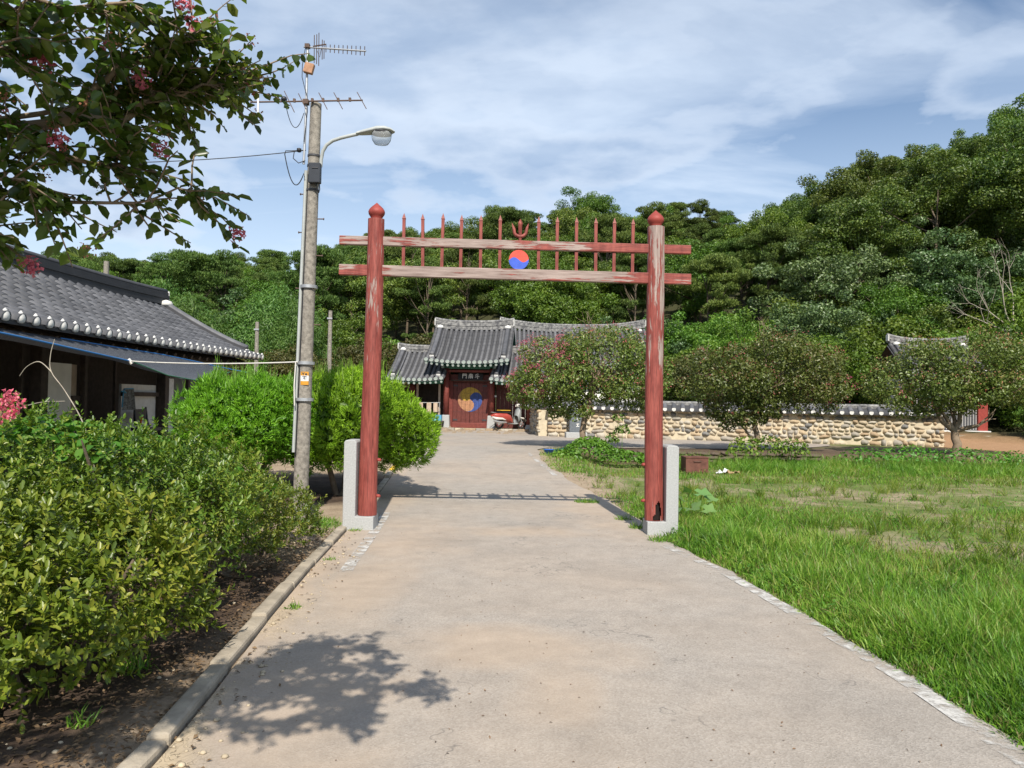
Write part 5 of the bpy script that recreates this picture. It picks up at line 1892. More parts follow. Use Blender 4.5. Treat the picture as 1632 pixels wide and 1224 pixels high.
V, F = leaf_arrays(LP[rest], LD[rest], LN[rest], LL[rest], LL[rest] * .62, True, 0.22, 0.12)
o = link('foliage', mesh_np('foliage', V, F, True), 'leaf_overhead', ov)
o['kind'] = 'stuff'


def blossoms(name, parent, centers, radius, per, size, mat, origin, rng, sz=1.0):
    P = np.repeat(np.array([tuple(Vector(c) - Vector(origin)) for c in centers]), per, 0)
    d = rdirs(rng, len(P))
    P = P + d * radius * rng.random((len(P), 1)) ** .5 * np.array([1, 1, sz])
    V, F = clump_leaves(rng, P, d, size, 0.9, 0.9)
    o = link(name, mesh_np(name, V, F), mat, parent)
    o['kind'] = 'stuff'
    return o


# pink panicles at twig ends: chosen along the outer limbs
fl = []
for pt, dd in tips:
    if rt_.random() < 0.012:
        fl.append(pt + dd * 0.03)
fl += [Vector(p) for p in [(-1.252, 1.92, 2.477), (-1.226, 1.933, 2.464), (-1.271, 1.907, 2.496), (-1.162, 2.112, 2.573), (-0.976, 2.24, 2.714), (-0.996, 2.208, 2.765), (-1.04, 2.176, 2.317), (-1.405, 1.888, 1.984), (-1.066, 2.112, 2.496), (-0.887, 2.4, 2.637)]]
blossoms('blossom', ov, fl, 0.030, 60, 0.0125, 'blossom', T0, rt_)
sd_ = [pt for pt, dd in tips if rt_.random() < 0.10]
blossoms('seed_head', ov, sd_, 0.026, 24, 0.007, 'seed_red', T0, rt_)
lowfl = thing('crape_myrtle', 'low pink crape myrtle sprig in bloom at the edge of the azalea bed', 'shrub', (-2.42, 3.4, 0.05))
MB().tube([(-0.25, 0.0, 0), (-0.1, 0.03, 0.8), (0.1, 0, 1.42), (0.15, 0, 1.52)], [0.012, 0.009, 0.005, 0.003], 6).build('stem', 'myrtle_bark', lowfl)
blossoms('blossom', lowfl, [(0.12, 0, 1.50), (0.16, 0, 1.46), (0.09, 0.02, 1.44), (0.15, 0, 1.54), (.19, 0, 1.5)], 0.036, 60, 0.015, 'blossom', (0, 0, 0), rt_)

# ------------------------------------------------------------------ azalea hedge
def azalea(name, label, base, lumps, n_tw, seed, mat='leaf_hedge', size=0.036):
    rng = np.random.default_rng(seed)
    root = thing(name, label, 'shrub', base, group=None)
    B = np.array(base)
    L0 = np.array(lumps, float)
    # break the big masses up into lesser ones
    sub = []
    for l in L0:
        for _ in range(26):
            d = rdirs(rng, 1)[0]
            if d[2] < -0.45:
                continue
            f = 0.20 + 0.16 * rng.random()
            sub.append(np.concatenate([l[:3] + l[3:] * d * 0.84, l[3:].mean() * np.array([f, f, f * 1.1])]))
    Ls = np.concatenate([L0 * np.array([1, 1, 1, .93, .93, .93]), np.array(sub)])
    P, N = lump_points(rng, Ls, n_tw, 0.22, low=-0.75)
    keep = P[:, 2] > B[2] + 0.10
    P, N = P[keep], N[keep]
    n = len(P)
    up = unit(N * 0.75 + np.array([0, 0, 0.75]) + rng.normal(size=(n, 3)) * 0.28)
    ln = 0.07 + 0.11 * rng.random(n) ** 2 + (rng.random(n) < 0.06) * 0.13
    parts = []
    st = MB()
    for j in range(11):
        f = 0.25 + 0.75 * j / 10
        a = unit(np.cross(up, np.array([0.31, 0.74, 0.2])))
        b = np.cross(up, a)
        ang = 2.4 * j + rng.random(n) * 0.9
        rad = a * np.cos(ang)[:, None] + b * np.sin(ang)[:, None]
        tilt = 0.25 + 0.75 * f
        D = unit(rad * (1.15 - 0.5 * f) + up * tilt + rng.normal(size=(n, 3)) * .2)
        Nn = unit(up * 1.0 - rad * 0.3 + rng.normal(size=(n, 3)) * .25)
        Lf = size * (0.75 + 0.55 * rng.random(n))
        parts.append(leaf_arrays(P - B + up * (ln * f)[:, None], D, Nn, Lf, Lf * 0.42, True, 0.18, 0.1))
    # shaded leaves inside
    Pi, Ni = lump_points(rng, Ls, n_tw, 0.75, low=-1, overlap=0)
    parts.append(clump_leaves(rng, Pi[Pi[:, 2] > B[2] + .12] - B, Ni[Pi[:, 2] > B[2] + .12], size * 1.1, 0.45, 1.0))
    V, F = join_arrays(parts)
    o = link('foliage', mesh_np('foliage', V, F, True), mat, root)
    o['kind'] = 'stuff'
    for l in L0:
        for q in range(4):
            m = MB()
            p0 = Vector((l[0] + rng.normal() * .12, l[1] + rng.normal() * .12, B[2] - .02)) - Vector(base)
            p1 = Vector(l[:3]) + Vector(rng.normal(size=3)) * float(l[3]) * .45 - Vector(base)
            mid = p0.lerp(p1, .5) + Vector(rng.normal(size=3)) * 0.06
            m.tube([p0, mid, p1, p1 + (p1 - mid) * .15], [0.02, 0.016, 0.011, 0.005], 6, cap=False)
            m.build('stem', 'bark', root)
    return root


azalea('azalea_bush', 'rounded front azalea bush with broad glossy leaves at the kerb', (-2.5, 4.15, 0.04), [(-2.38, 4.30, 0.50, .55, .55, .45), (-2.42, 3.85, 0.36, .5, .4, .33), (-2.9, 3.6, .45, .5, .45, .40), (-2.95, 4.05, 0.52, .62, .55, .48), (-3.5, 3.9, .6, .6, .6, .55)], 6500, 41, size=0.048)
azalea('azalea_bush', 'tall middle azalea bush with yellowish shoot tips beside the tiled house', (-3.0, 5.7, 0.04), [(-2.68, 5.6, 0.66, .80, .75, .57), (-3.6, 5.4, 0.74, .9, .9, .63), (-4.5, 5.6, .74, .9, 1.0, .62)], 7600, 42, size=0.038)
azalea('azalea_bush', 'far azalea bush tapering towards the concrete pole', (-2.7, 7.3, 0.04), [(-2.58, 6.6, 0.48, .66, .7, .46), (-2.4, 7.6, 0.32, .44, .65, .30), (-3.7, 7.1, .58, .9, .9, .50)], 6000, 43, size=0.036)


def creeper(label, base, spots, n, size, seed, mat='leaf_vine'):
    rng = np.random.default_rng(seed)
    root = thing('creeper', label, 'vine', base)
    B = np.array(base)
    P, N = lump_points(rng, spots, n, 0.25, low=-0.3)
    V, F = clump_leaves(rng, P - B, N, size, 0.8, 0.45, 0.5, True, 0.15)
    o = link('foliage', mesh_np('foliage', V, F, True), mat, root)
    o['kind'] = 'stuff'
    m = MB()
    pts = [Vector((base[0], base[1], base[2]))] + [Vector((s_[0], s_[1], s_[2])) for s_ in spots]
    m.tube([p - Vector(base) for p in pts], [0.008] * len(pts), 5, cap=False)
    m.build('stem', 'bark', root)
    return root


creeper('bright broad-leaved vine scrambling over the top of the middle azalea bush', (-3.2, 5.6, 0.1), [(-3.35, 5.5, 1.28, .42, .4, .15), (-2.95, 5.45, 1.17, .32, .35, .13), (-3.0, 6.0, 1.15, .3, .3, .14)], 620, 0.075, 51)
creeper('bright broad-leaved vine sprouting over the far azalea bush', (-2.7, 6.9, 0.1), [(-2.62, 6.6, .92, .3, .3, .15), (-2.35, 7.1, .70, .2, .25, .10)], 260, 0.07, 52)
# bare arching runners above the hedge
def arc(pts, n=5):
    """a smooth curve through the points"""
    pts = [Vector(p) for p in pts]
    q = [pts[0]] + pts + [pts[-1]]
    out = []
    for i in range(1, len(q) - 2):
        for k2 in range(n):
            t = k2 / n
            out.append(0.5 * ((2 * q[i]) + (q[i + 1] - q[i - 1]) * t + (2 * q[i - 1] - 5 * q[i] + 4 * q[i + 1] - q[i + 2]) * t * t + (3 * q[i] - q[i - 1] - 3 * q[i + 1] + q[i + 2]) * t ** 3))
    return out + [pts[-1]]


rn_ = MB()
for pts, r0 in (([(-3.42, 6.2, 1.0), (-3.52, 6.2, 1.35), (-3.68, 6.2, 1.62), (-3.8, 6.2, 1.78), (-3.81, 6.2, 1.92), (-3.78, 6.2, 2.05)], .006), ([(-3.8, 6.2, 1.78), (-3.9, 6.2, 1.86), (-4.0, 6.2, 1.82), (-4.06, 6.2, 1.74)], .0045), ([(-4.25, 6.1, 1.25), (-4.1, 6.1, 1.42), (-3.85, 6.1, 1.52), (-3.62, 6.1, 1.54)], .005), ([(-4.5, 6.2, 1.4), (-4.62, 6.2, 1.55), (-4.55, 6.2, 1.66), (-4.4, 6.2, 1.66)], .004)):
    pp_ = arc(pts)
    rn_.tube(pp_, [r0 * (1 - .6 * i / len(pp_)) for i in range(len(pp_))], 5)
rn_ = rn_.build('dry_runner', 'dead_bark')
tag(rn_, 'bare dry vine runners arching up from the azaleas before the porch', 'vine')

# ------------------------------------------------------------------ clipped junipers
def juniper(label, base, lumps, n, seed, stems):
    rng = np.random.default_rng(seed)
    root = thing('juniper', label, 'juniper', base)
    B = np.array(base)
    L0 = np.array(lumps, float)
    sub = []
    for l in L0:
        for _ in range(40):
            d = rdirs(rng, 1)[0]
            f = 0.17 + 0.12 * rng.random()
            sub.append(np.concatenate([l[:3] + l[3:] * d * 0.88, l[3:].mean() * np.array([f, f, f])]))
    Ls = np.concatenate([L0 * np.array([1, 1, 1, .94, .94, .94]), np.array(sub)])
    P, N = lump_points(rng, Ls, n, 0.12, low=-0.9)
    m = len(P)
    parts = []
    for j in range(7):
        D = unit(N * 0.8 + np.array([0, 0, 0.5]) + rng.normal(size=(m, 3)) * 0.36)
        Lb = 0.04 + 0.045 * rng.random(m)
        parts.append(blade_arrays(P - B + rng.normal(size=(m, 3)) * .02 - N * .02, D, Lb, np.full(m, 0.0125), rng.random(m) * .5, rng))
    V, F = join_arrays(parts)
    o = link('foliage', mesh_np('foliage', V, F), 'leaf_juniper', root)
    o['kind'] = 'stuff'
    top = N[:, 2] > 0.35
    Pt = P[top][rng.random(top.sum()) < 0.30]
    zmax = (L0[:, 2] + L0[:, 5]).max()
    w_ = np.clip((Pt[:, 2] - (zmax - 0.75)) / 0.75, 0, 1)
    k_ = rng.random(len(Pt)) < w_ + 0.05
    Pt, w_ = Pt[k_], w_[k_]
    D = unit(np.array([0, 0, 1.0]) + rng.normal(size=(len(Pt), 3)) * 0.16)
    Lb = (0.08 + 0.24 * rng.random(len(Pt)) ** 1.8) * (0.5 + 0.7 * w_)
    pr = []
    for j in range(2):
        pr.append(blade_arrays(Pt - B, unit(D + rng.normal(size=D.shape) * .06), Lb, np.full(len(Pt), 0.014), rng.random(len(Pt)) * .35, rng))
    V, F = join_arrays(pr)
    o = link('shoots', mesh_np('shoots', V, F), 'leaf_shoot', root)
    o['kind'] = 'stuff'
    # a dark twiggy heart keeps the mass from being hollow
    Pi, Ni = lump_points(rng, L0 * np.array([1, 1, 1, .86, .86, .86]), n // 3, 0.5, overlap=0)
    V, F = clump_leaves(rng, Pi - B, Ni, 0.12, 0.6, 0.8)
    o = link('inner_twigs', mesh_np('inner_twigs', V, F), 'leaf_juniper', root)
    o['kind'] = 'stuff'
    for s_ in stems:
        MB().tube([Vector(p) - Vector(base) for p in s_], [0.055 - 0.03 * i / len(s_) for i in range(len(s_))], 8, cap=False).build('stem', 'bark', root)
    return root


juniper('rounded bright green clipped juniper standing before the tiled house eave', (-4.1, 11.9, 0.05), [(-4.15, 11.7, 1.20, 1.05, .95, .74), (-3.35, 12.0, 1.12, .75, .8, .66), (-4.2, 13.0, 1.3, 1.1, 1.0, .66)], 16500, 61,
        [[(-4.1, 11.9, 0.0), (-4.3, 11.8, .4), (-4.6, 11.7, 1.0)], [(-4.0, 11.9, 0.0), (-3.9, 11.9, .5), (-3.6, 11.9, 1.1)], [(-4.05, 11.95, 0.0), (-4.1, 12.0, .6), (-4.1, 11.9, 1.2)]])
juniper('wide bright green clipped juniper overhanging the kerb behind the red gate post', (-2.75, 12.2, 0.05), [(-2.62, 12.0, 1.25, .94, .85, .80), (-1.85, 12.25, 1.06, .62, .62, .58), (-2.75, 13.2, 1.3, .9, .9, .68)], 18500, 62,
        [[(-2.8, 12.2, 0.0), (-2.9, 12.1, .45), (-3.1, 12.0, 1.0)], [(-2.75, 12.2, 0.0), (-2.5, 12.2, .4), (-2.1, 12.2, .9)], [(-2.7, 12.25, 0.0), (-2.65, 12.2, .6), (-2.6, 12.1, 1.2)]])

# ------------------------------------------------------------------ crape myrtles along the lane
def myrtle(label, base, trunk, lumps, n, seed, pink, group=None):
    n = int(n * 1.25)
    rng = np.random.default_rng(seed)
    root = thing('crape_myrtle', label, 'tree', base, group=group)
    B = Vector(base)
    wd = MB()
    ends = []
    for pts, r0, r1 in trunk:
        out = []
        pts = [Vector(p) for p in pts]
        for i in range(len(pts) - 1):
            for k2 in range(3):
                out.append(pts[i].lerp(pts[i + 1], k2 / 3) + Vector(rng.normal(size=3)) * 0.015)
        out.append(pts[-1])
        wd.tube(out, [r0 + (r1 - r0) * i / (len(out) - 1) for i in range(len(out))], 9, cap=False)
        d = (out[-1] - out[-3]).normalized()
        for q in range(3):
            branch(wd, rng, out[-1] - d * .02, (d + Vector(rng.normal(size=3)) * .5), 0.62, r1 * .8, 2, 0.55, 0.12, ends, 5)
    wd.build('trunk', 'myrtle_bark', root)
    L0 = np.array(lumps, float)
    sub = []
    for l in L0:
        for _ in range(30):
            d = rdirs(rng, 1)[0]
            f = 0.20 + 0.18 * rng.random()
            sub.append(np.concatenate([l[:3] + l[3:] * d * (0.72 + .28 * rng.random()), l[3:].mean() * np.array([f * 1.15, f * 1.15, f * .9])]))
    Ls = np.concatenate([L0 * np.array([1, 1, 1, .85, .85, .85]), np.array(sub)])
    P, N = lump_points(rng, Ls, n, 0.5, overlap=0.55)
    V, F = clump_leaves(rng, P, N, 0.085, 0.58, 0.75, 0.3)
    o = link('crown', mesh_np('crown', V, F), 'leaf_myrtle', root)
    o['kind'] = 'stuff'
    # reddish seed heads and leaf tips over the upper crown, a few blossoms
    T, NT_ = lump_points(rng, np.array(sub), n // 11, 0.10, low=0.0, overlap=0.9)
    T = T + NT_ * 0.03 + np.array([0, 0, .03])
    grp = np.repeat(T, 3, 0) + rng.normal(size=(len(T) * 3, 3)) * 0.035
    V, F = clump_leaves(rng, grp, np.repeat(NT_, 3, 0), 0.042, 0.6, 0.9)
    o = link('seed_heads', mesh_np('seed_heads', V, F), 'seed_red', root)
    o['kind'] = 'stuff'
    if pink:
        c = T[(((T - np.array(pink[:3])) ** 2).sum(1) < pink[3] ** 2)]
        c = c[rng.random(len(c)) < pink[4]]
        if len(c):
            g_ = np.repeat(c, 14, 0) + rng.normal(size=(len(c) * 14, 3)) * 0.055
            V, F = clump_leaves(rng, g_, rdirs(rng, len(g_)), 0.04, 0.9, 1.0)
            o = link('blossom', mesh_np('blossom', V, F), 'blossom', root)
            o['kind'] = 'stuff'
    return root


myrtle('crape myrtle with pink blossom on one side, standing before the memorial stone', (2.05, 21.45, 0.28),
       [([(0, 0, 0), (-.03, 0, .5), (.06, 0, 1.0), (.18, 0, 1.45)], .10, .065), ([(.18, 0, 1.45), (.5, .1, 1.9), (1.0, .1, 2.2)], .05, .03), ([(.15, 0, 1.4), (-.3, .1, 1.9), (-.8, 0, 2.3)], .05, .03), ([(.15, 0, 1.4), (.2, -.1, 2.1), (.1, 0, 2.7)], .045, .025)],
       [(-.75, 0, 2.15, 1.25, 1.2, 1.0), (.55, 0, 2.45, 1.35, 1.3, 1.05), (1.5, 0, 2.0, 1.05, 1.0, .8), (-1.5, -.1, 1.75, .65, .7, .6), (-.45, -.1, 1.25, .7, .6, .4)], 26000, 71, (-1.3, -0.2, 2.3, 1.2, 0.55))
myrtle('crape myrtle with drooping low branches at the edge of the lane beyond the rusty box', (6.9, 21.4, 0.28),
       [([(0, 0, 0), (.08, 0, .4), (.02, 0, .85), (.15, 0, 1.3)], .095, .06), ([(0, 0, .2), (-.25, -.1, .6), (-.7, -.1, 1.0)], .04, .02), ([(.15, 0, 1.3), (.6, .1, 1.8), (1.1, .1, 2.1)], .05, .03), ([(.15, 0, 1.3), (-.4, 0, 1.8), (-.9, 0, 2.1)], .05, .03), ([(.15, 0, 1.3), (.25, 0, 2.0), (.3, 0, 2.7)], .045, .025)],
       [(-.85, 0, 2.0, 1.25, 1.2, .95), (.5, 0, 2.45, 1.3, 1.25, 1.0), (1.55, 0, 2.05, 1.15, 1.1, .85), (-.6, -.1, 1.25, .75, .6, .5), (.3, 0, 1.25, .5, .5, .35)], 25000, 72, (1.6, -0.5, 1.6, 1.2, 0.12))
myrtle('crape myrtle with a forked grey trunk at the end of the stone wall', (12.72, 21.6, 0.28),
       [([(0, 0, -.05), (.03, 0, .35), (-.02, 0, .72)], .13, .10), ([(-.02, 0, .70), (-.38, 0, .95), (-.55, 0, 1.35), (-.75, 0, 1.8)], .075, .045), ([(-.02, 0, .70), (.14, 0, 1.0), (.12, 0, 1.4), (.3, 0, 1.9)], .08, .045), ([(.12, 0, 1.4), (.7, 0, 1.7), (1.2, .1, 2.0)], .04, .025)],
       [(-1.1, 0, 2.2, 1.35, 1.25, 1.0), (.35, 0, 2.6, 1.5, 1.35, 1.0), (1.7, 0, 2.4, 1.3, 1.2, 1.0), (-.1, 0, 1.75, 1.3, 1.0, .5)], 29000, 73, (-2.1, -.4, 1.5, .5, 0.3))

# ------------------------------------------------------------------ hillside wood
def crown_tree(name, label, cat, group, seed, H, Rw, n, mat, size, aspect=0.55, shape='round', trunk_mat='bark', spread=0.8, lift=0.45, tr=0.14, low=0.3):
    rng = np.random.default_rng(seed)
    root = thing(name, label, cat, (0, 0, 0), group=group)
    lumps = []
    if shape == 'pine':
        for i in range(26):
            t = rng.random() ** 0.8
            z = H * (0.42 + 0.55 * t)
            rr = Rw * (1.0 - 0.72 * t ** 1.5)
            a = rng.random() * 6.28
            q = rr * (0.25 + 0.75 * rng.random())
            pr = Rw * (0.22 + 0.16 * rng.random())
            for j in range(6):
                g2 = pr * (0.35 + 0.25 * rng.random())
                lumps.append((q * math.cos(a) + rng.normal() * pr * .5, q * math.sin(a) + rng.normal() * pr * .5, z + rng.normal() * pr * .13, g2, g2, g2 * .42))
        lumps.append((0, 0, H * .96, Rw * .35, Rw * .35, Rw * .18))
    elif shape == 'bamboo':
        for i in range(40):
            a, q = rng.random() * 6.28, Rw * rng.random() ** .6
            z = H * (0.3 + 0.68 * rng.random() * (1 - 0.3 * q / Rw))
            lumps.append((q * math.cos(a), q * math.sin(a), z, .45 + .3 * rng.random(), .45 + .3 * rng.random(), .7 + .4 * rng.random()))
    else:
        for i in range(17):
            d = rdirs(rng, 1)[0]
            if d[2] < -0.6:
                d[2] *= -1
            q = 0.3 + 0.62 * rng.random()
            f = Rw * (0.26 + 0.14 * rng.random())
            cz = H * (1 + low) / 2
            c = np.array([d[0] * Rw * q, d[1] * Rw * q, cz + d[2] * H * (1 - low) / 2 * q])
            for j in range(9):
                cc = c + rng.normal(size=3) * f * np.array([.62, .62, .45])
                g2 = f * (0.30 + 0.28 * rng.random())
                lumps.append((cc[0], cc[1], cc[2], g2 * 1.25, g2 * 1.25, g2 * .8))
    P, N = lump_points(rng, lumps, n, 0.65, overlap=0.45)
    if shape == 'bamboo':
        m = len(P)
        D = unit(N * .6 + np.array([0, 0, -0.55]) + rng.normal(size=(m, 3)) * .5)
        Ll = size * (.7 + .6 * rng.random(m))
        V, F = leaf_arrays(P, D, unit(N + np.array([0, 0, .6])), Ll, Ll * aspect)
    elif shape == 'pine':
        m = len(P)
        D = unit(N * .9 + np.array([0, 0, 0.45]) + rng.normal(size=(m, 3)) * .55)
        Ll = size * (.7 + .6 * rng.random(m))
        V, F = leaf_arrays(P - D * Ll[:, None] * .4, D, unit(np.array([0, 0, 1.0]) + rng.normal(size=(m, 3)) * .5), Ll, Ll * aspect)
    else:
        V, F = clump_leaves(rng, P, N, size, aspect, spread, lift)
    o = link('crown', mesh_np('crown', V, F), mat, root)
    o['kind'] = 'stuff'
    w_ = MB()
    if shape == 'bamboo':
        for i in range(16):
            a, q = rng.random() * 6.28, Rw * .7 * rng.random()
            w_.tube([(q * math.cos(a), q * math.sin(a), 0), (q * 1.1 * math.cos(a), q * 1.1 * math.sin(a), H * .5), (q * 1.4 * math.cos(a), q * 1.4 * math.sin(a), H * .85)], [.04, .035, .01], 5, cap=False)
    else:
        top = H * (0.95 if shape == 'pine' else 0.75)
        lean = Vector((rng.normal(), rng.normal(), 0)) * .03 * H
        pts = [Vector((0, 0, -0.3)), lean * .3 + Vector((0, 0, H * .3)), lean * .7 + Vector((0, 0, H * .55)), lean + Vector((0, 0, top))]
        w_.tube(pts, [tr, tr * .8, tr * .55, tr * .15], 8, cap=False)
        for l in lumps[::9]:
            zb = max(min(l[2] - 0.6, top) * .82, H * .2)
            w_.tube([lean * (zb / H) + Vector((0, 0, zb)), Vector((l[0] * .55, l[1] * .55, (zb + l[2]) / 2)), Vector(l[:3])], [tr * .35, tr * .25, tr * .08], 5, cap=False)
    w_.build('trunk', trunk_mat, root)
    return root


PR = {}
G_ = 'trees of the hillside wood'
PR['oak'] = crown_tree('broadleaf_tree', 'leafy dark green broadleaf tree of the wooded hillside', 'tree', 'dark broadleaf trees of the hillside wood', 101, 10.5, 3.6, 42000, 'leaf_broad', 0.16)
PR['oak2'] = crown_tree('broadleaf_tree', 'fuller mid green broadleaf tree of the wooded hillside', 'tree', 'mid green broadleaf trees of the hillside wood', 102, 9.5, 3.4, 38000, 'leaf_bright', 0.155)
PR['chestnut'] = crown_tree('tall_tree', 'big tall broadleaf tree crowning the slope above the brick shrine', 'tree', 'big trees on the slope above the shrine', 103, 15, 5.0, 80000, 'leaf_broad', 0.18, 0.55, low=0.18)
PR['pine'] = crown_tree('pine_tree', 'dark pine with flat layered needle pads on the wooded hillside', 'tree', 'pines of the hillside wood', 104, 11, 3.6, 40000, 'leaf_pine', 0.2, 0.25, 'pine')
PR['pine2'] = crown_tree('pine_tree', 'slender open pine with layered needle pads on the wooded hillside', 'tree', 'slender pines of the hillside wood', 105, 12, 2.9, 30000, 'leaf_pine', 0.2, 0.25, 'pine')
PR['bamboo'] = crown_tree('bamboo_clump', 'pale green bamboo clump with drooping sprays behind the tiled house', 'bamboo', 'bamboo behind the tiled house', 106, 6.5, 2.2, 15000, 'leaf_bamboo', 0.22, 0.22, 'bamboo', 'leaf_bamboo')
PR['bush'] = crown_tree('broadleaf_bush', 'bright green leafy thicket bush at the foot of the wooded hill', 'bush', 'thicket bushes at the foot of the hill', 107, 3.8, 2.3, 15000, 'leaf_bright', 0.15, low=0.02, tr=0.07)
PR['olive'] = crown_tree('crape_myrtle', 'olive and russet crape myrtle with domed crown growing behind the gatehouse', 'tree', 'crape myrtles behind the gatehouse', 108, 4.6, 2.3, 12000, 'leaf_olive', 0.15, low=0.15, tr=0.08)
PR['maple'] = crown_tree('yellow_green_tree', 'yellow green spreading tree in front of the dark wood', 'tree', 'yellow green trees before the dark wood', 109, 7.0, 3.0, 24000, 'leaf_bright', 0.15, low=0.12)
PR['grey_tree'] = crown_tree('grey_green_tree', 'grey green loose-crowned tree in front of the dark wood', 'tree', 'grey green trees before the dark wood', 110, 7.5, 3.0, 22000, 'leaf_grey', 0.17, low=0.1)
PR['dark_bush'] = crown_tree('dark_bush', 'dark green leafy thicket bush at the foot of the wooded hill', 'bush', 'dark thicket bushes at the foot of the hill', 111, 4.2, 2.4, 15000, 'leaf_broad', 0.16, low=0.02, tr=0.07)
used = set()


def plant(kind, x, y, s=1.0, rz=0.0, sz=1.0, label=None, group=None):
    src = PR[kind]
    o = src if kind not in used else copy_tree(src)
    used.add(kind)
    o.location = (x, y, float(gz(x, y)) - 0.05)
    o.rotation_euler = (0, 0, rz)
    o.scale = (s, s, s * sz)
    where = ('far beyond the tiled house', 'behind the tiled roof', 'beside the gatehouse wing', 'behind the gatehouse roofs', 'above the main hall', 'behind the stone wall', 'around the brick shrine', 'past the brick shrine')[int(np.searchsorted([-.52, -.27, -.14, -.02, .20, .40, .58], x / y))]
    size = 'small' if s * sz < 0.8 else ('middling' if s * sz < 1.05 else 'large')
    tier = '' if y < 50 else (' low on the hill' if y < 66 else (' halfway up the hill' if y < 84 else ' on the hill crest'))
    o['label'] = '%s %s%s, %s' % (size, LOOK[kind], tier, where)
    return o


LOOK = {'oak': 'dark green broadleaf tree', 'oak2': 'fuller mid green broadleaf tree', 'chestnut': 'big tall broadleaf tree', 'pine': 'dark pine with flat needle pads', 'pine2': 'slender open pine', 'bamboo': 'pale bamboo clump', 'bush': 'bright leafy thicket bush', 'olive': 'olive and russet crape myrtle', 'maple': 'yellow green spreading tree', 'grey_tree': 'grey green loose-crowned tree', 'dark_bush': 'dark leafy thicket bush'}
rf = np.random.default_rng(77)
# level of the treetops over the hillside, metres, every 5 m across at four depths
TOP_X = list(range(-80, 85, 5))
TOP_Y = [50, 65, 80, 110]
TOP_Z = [[11.1, 11.1, 11.1, 11.1, 11.1, 11.1, 11.1, 11.1, 11.1, 11.0, 11.0, 11.2, 11.3, 11.3, 12.6, 14.1, 14.7, 15.8, 15.4, 15.0, 15.9, 18.1, 20.2, 21.9, 22.1, 22.1, 22.1, 22.1, 22.1, 22.1, 22.1, 22.1, 22.1], [13.9, 13.9, 13.9, 13.9, 13.9, 13.9, 13.9, 13.9, 13.8, 14.0, 14.1, 14.2, 14.3, 15.4, 16.8, 18.0, 18.6, 19.8, 19.9, 19.4, 19.0, 19.9, 22.2, 24.4, 25.7, 28.0, 28.2, 28.2, 28.2, 28.2, 28.2, 28.2, 28.2], [16.8, 16.8, 16.8, 16.8, 16.8, 16.7, 16.7, 16.8, 16.9, 17.1, 17.1, 17.2, 18.2, 19.6, 21.0, 22.0, 22.6, 23.9, 24.3, 23.8, 23.4, 23.1, 23.8, 26.2, 28.0, 31.2, 31.4, 34.0, 34.2, 34.4, 34.4, 34.4, 34.4], [22.4, 22.3, 22.3, 22.4, 22.5, 22.7, 22.8, 22.9, 23.0, 23.0, 23.8, 25.1, 26.5, 27.9, 29.2, 29.8, 30.4, 31.8, 32.7, 32.7, 32.2, 31.8, 31.4, 31.2, 31.7, 33.5, 36.2, 37.9, 40.8, 42.6, 43.4, 46.2, 46.4]]


def treetop(x, y):
    return float(np.interp(y, TOP_Y, [np.interp(x, TOP_X, r0) for r0 in TOP_Z]))


TALL = {'oak': 10.3, 'oak2': 9.3, 'chestnut': 14.6, 'pine': 11.0, 'pine2': 12.0}
row = 51.0
while row < 104:
    step = 4.6 + (row - 50) * 0.02
    xlim = 0.71 * row + 4
    xx = -xlim + rf.random() * 3
    while xx < xlim:
        x, y = xx + rf.normal() * .9, row + rf.normal() * 1.1
        if x > 0.36 * y and y < 74:
            kind = 'chestnut' if rf.random() < .65 else 'oak'
            s = 0.88 + 0.3 * rf.random() if kind == 'chestnut' else 1 + .2 * rf.random()
            if kind == 'chestnut':
                xx += 2.0
        else:
            pp = rf.random()
            pine_p = 0.62 if -30 < x < 28 else 0.4
            kind = ('pine' if rf.random() < .6 else 'pine2') if pp < pine_p else ('oak' if pp < 0.78 else 'oak2')
            s = 0.78 + 0.32 * rf.random()
        sz = 0.9 + .2 * rf.random()
        top = treetop(x, y) * ((0.86 if x < .4 * y else 0.97) + 0.15 * rf.random()) - float(gz(x, y))
        if s * sz * TALL[kind] > top:
            s *= max(top / (TALL[kind] * s * sz), 0.45)
        if top > 3.4:
            plant(kind, x, y, s, rf.random() * 6.28, sz)
        xx += step * (0.8 + .45 * rf.random())
    row += 5.2
for row, st in ((98, 5.0), (108, 5.5)):
    x = -75.0
    while x < 76:
        top = treetop(x, row) * .92 - float(gz(x, row))
        plant('dark_bush', x + rf.normal(), row, min(1.5 + .4 * rf.random(), top / 4.2), rf.random() * 6)
        x += st
# foot of the hill, from one side to the other
for x, y, s in ((-40, 44, 1.2), (-34, 40, 1.0), (-29, 43, 1.1), (-24, 38, 1.0), (-20, 42, 1.15), (-16.5, 37, 0.95), (-13, 41, 1.1), (-10.5, 36.5, .9), (-18.5, 33, .85), (-13.5, 31, .8)):
    plant('bamboo', x, y, s, rf.random() * 6)
for x, y, s in ((-27, 47, 1.0), (-21, 34, .85), (-18, 47, 1.0), (-11, 46, .95), (-23, 29, .75), (14, 45, 0.95), (22.5, 44, .9), (11.5, 47, 1.0)):
    plant('maple', x, y, s, rf.random() * 6)
for x, y, s in ((17.8, 43, 1.0), (26.5, 46, 1.1), (19.8, 48, 1.15), (30.5, 49, 1.1), (-15, 45, 1.0), (24.5, 52, 1.2), (8.5, 49, .95), (34.5, 47, 1.0)):
    plant('grey_tree', x, y, s, rf.random() * 6)
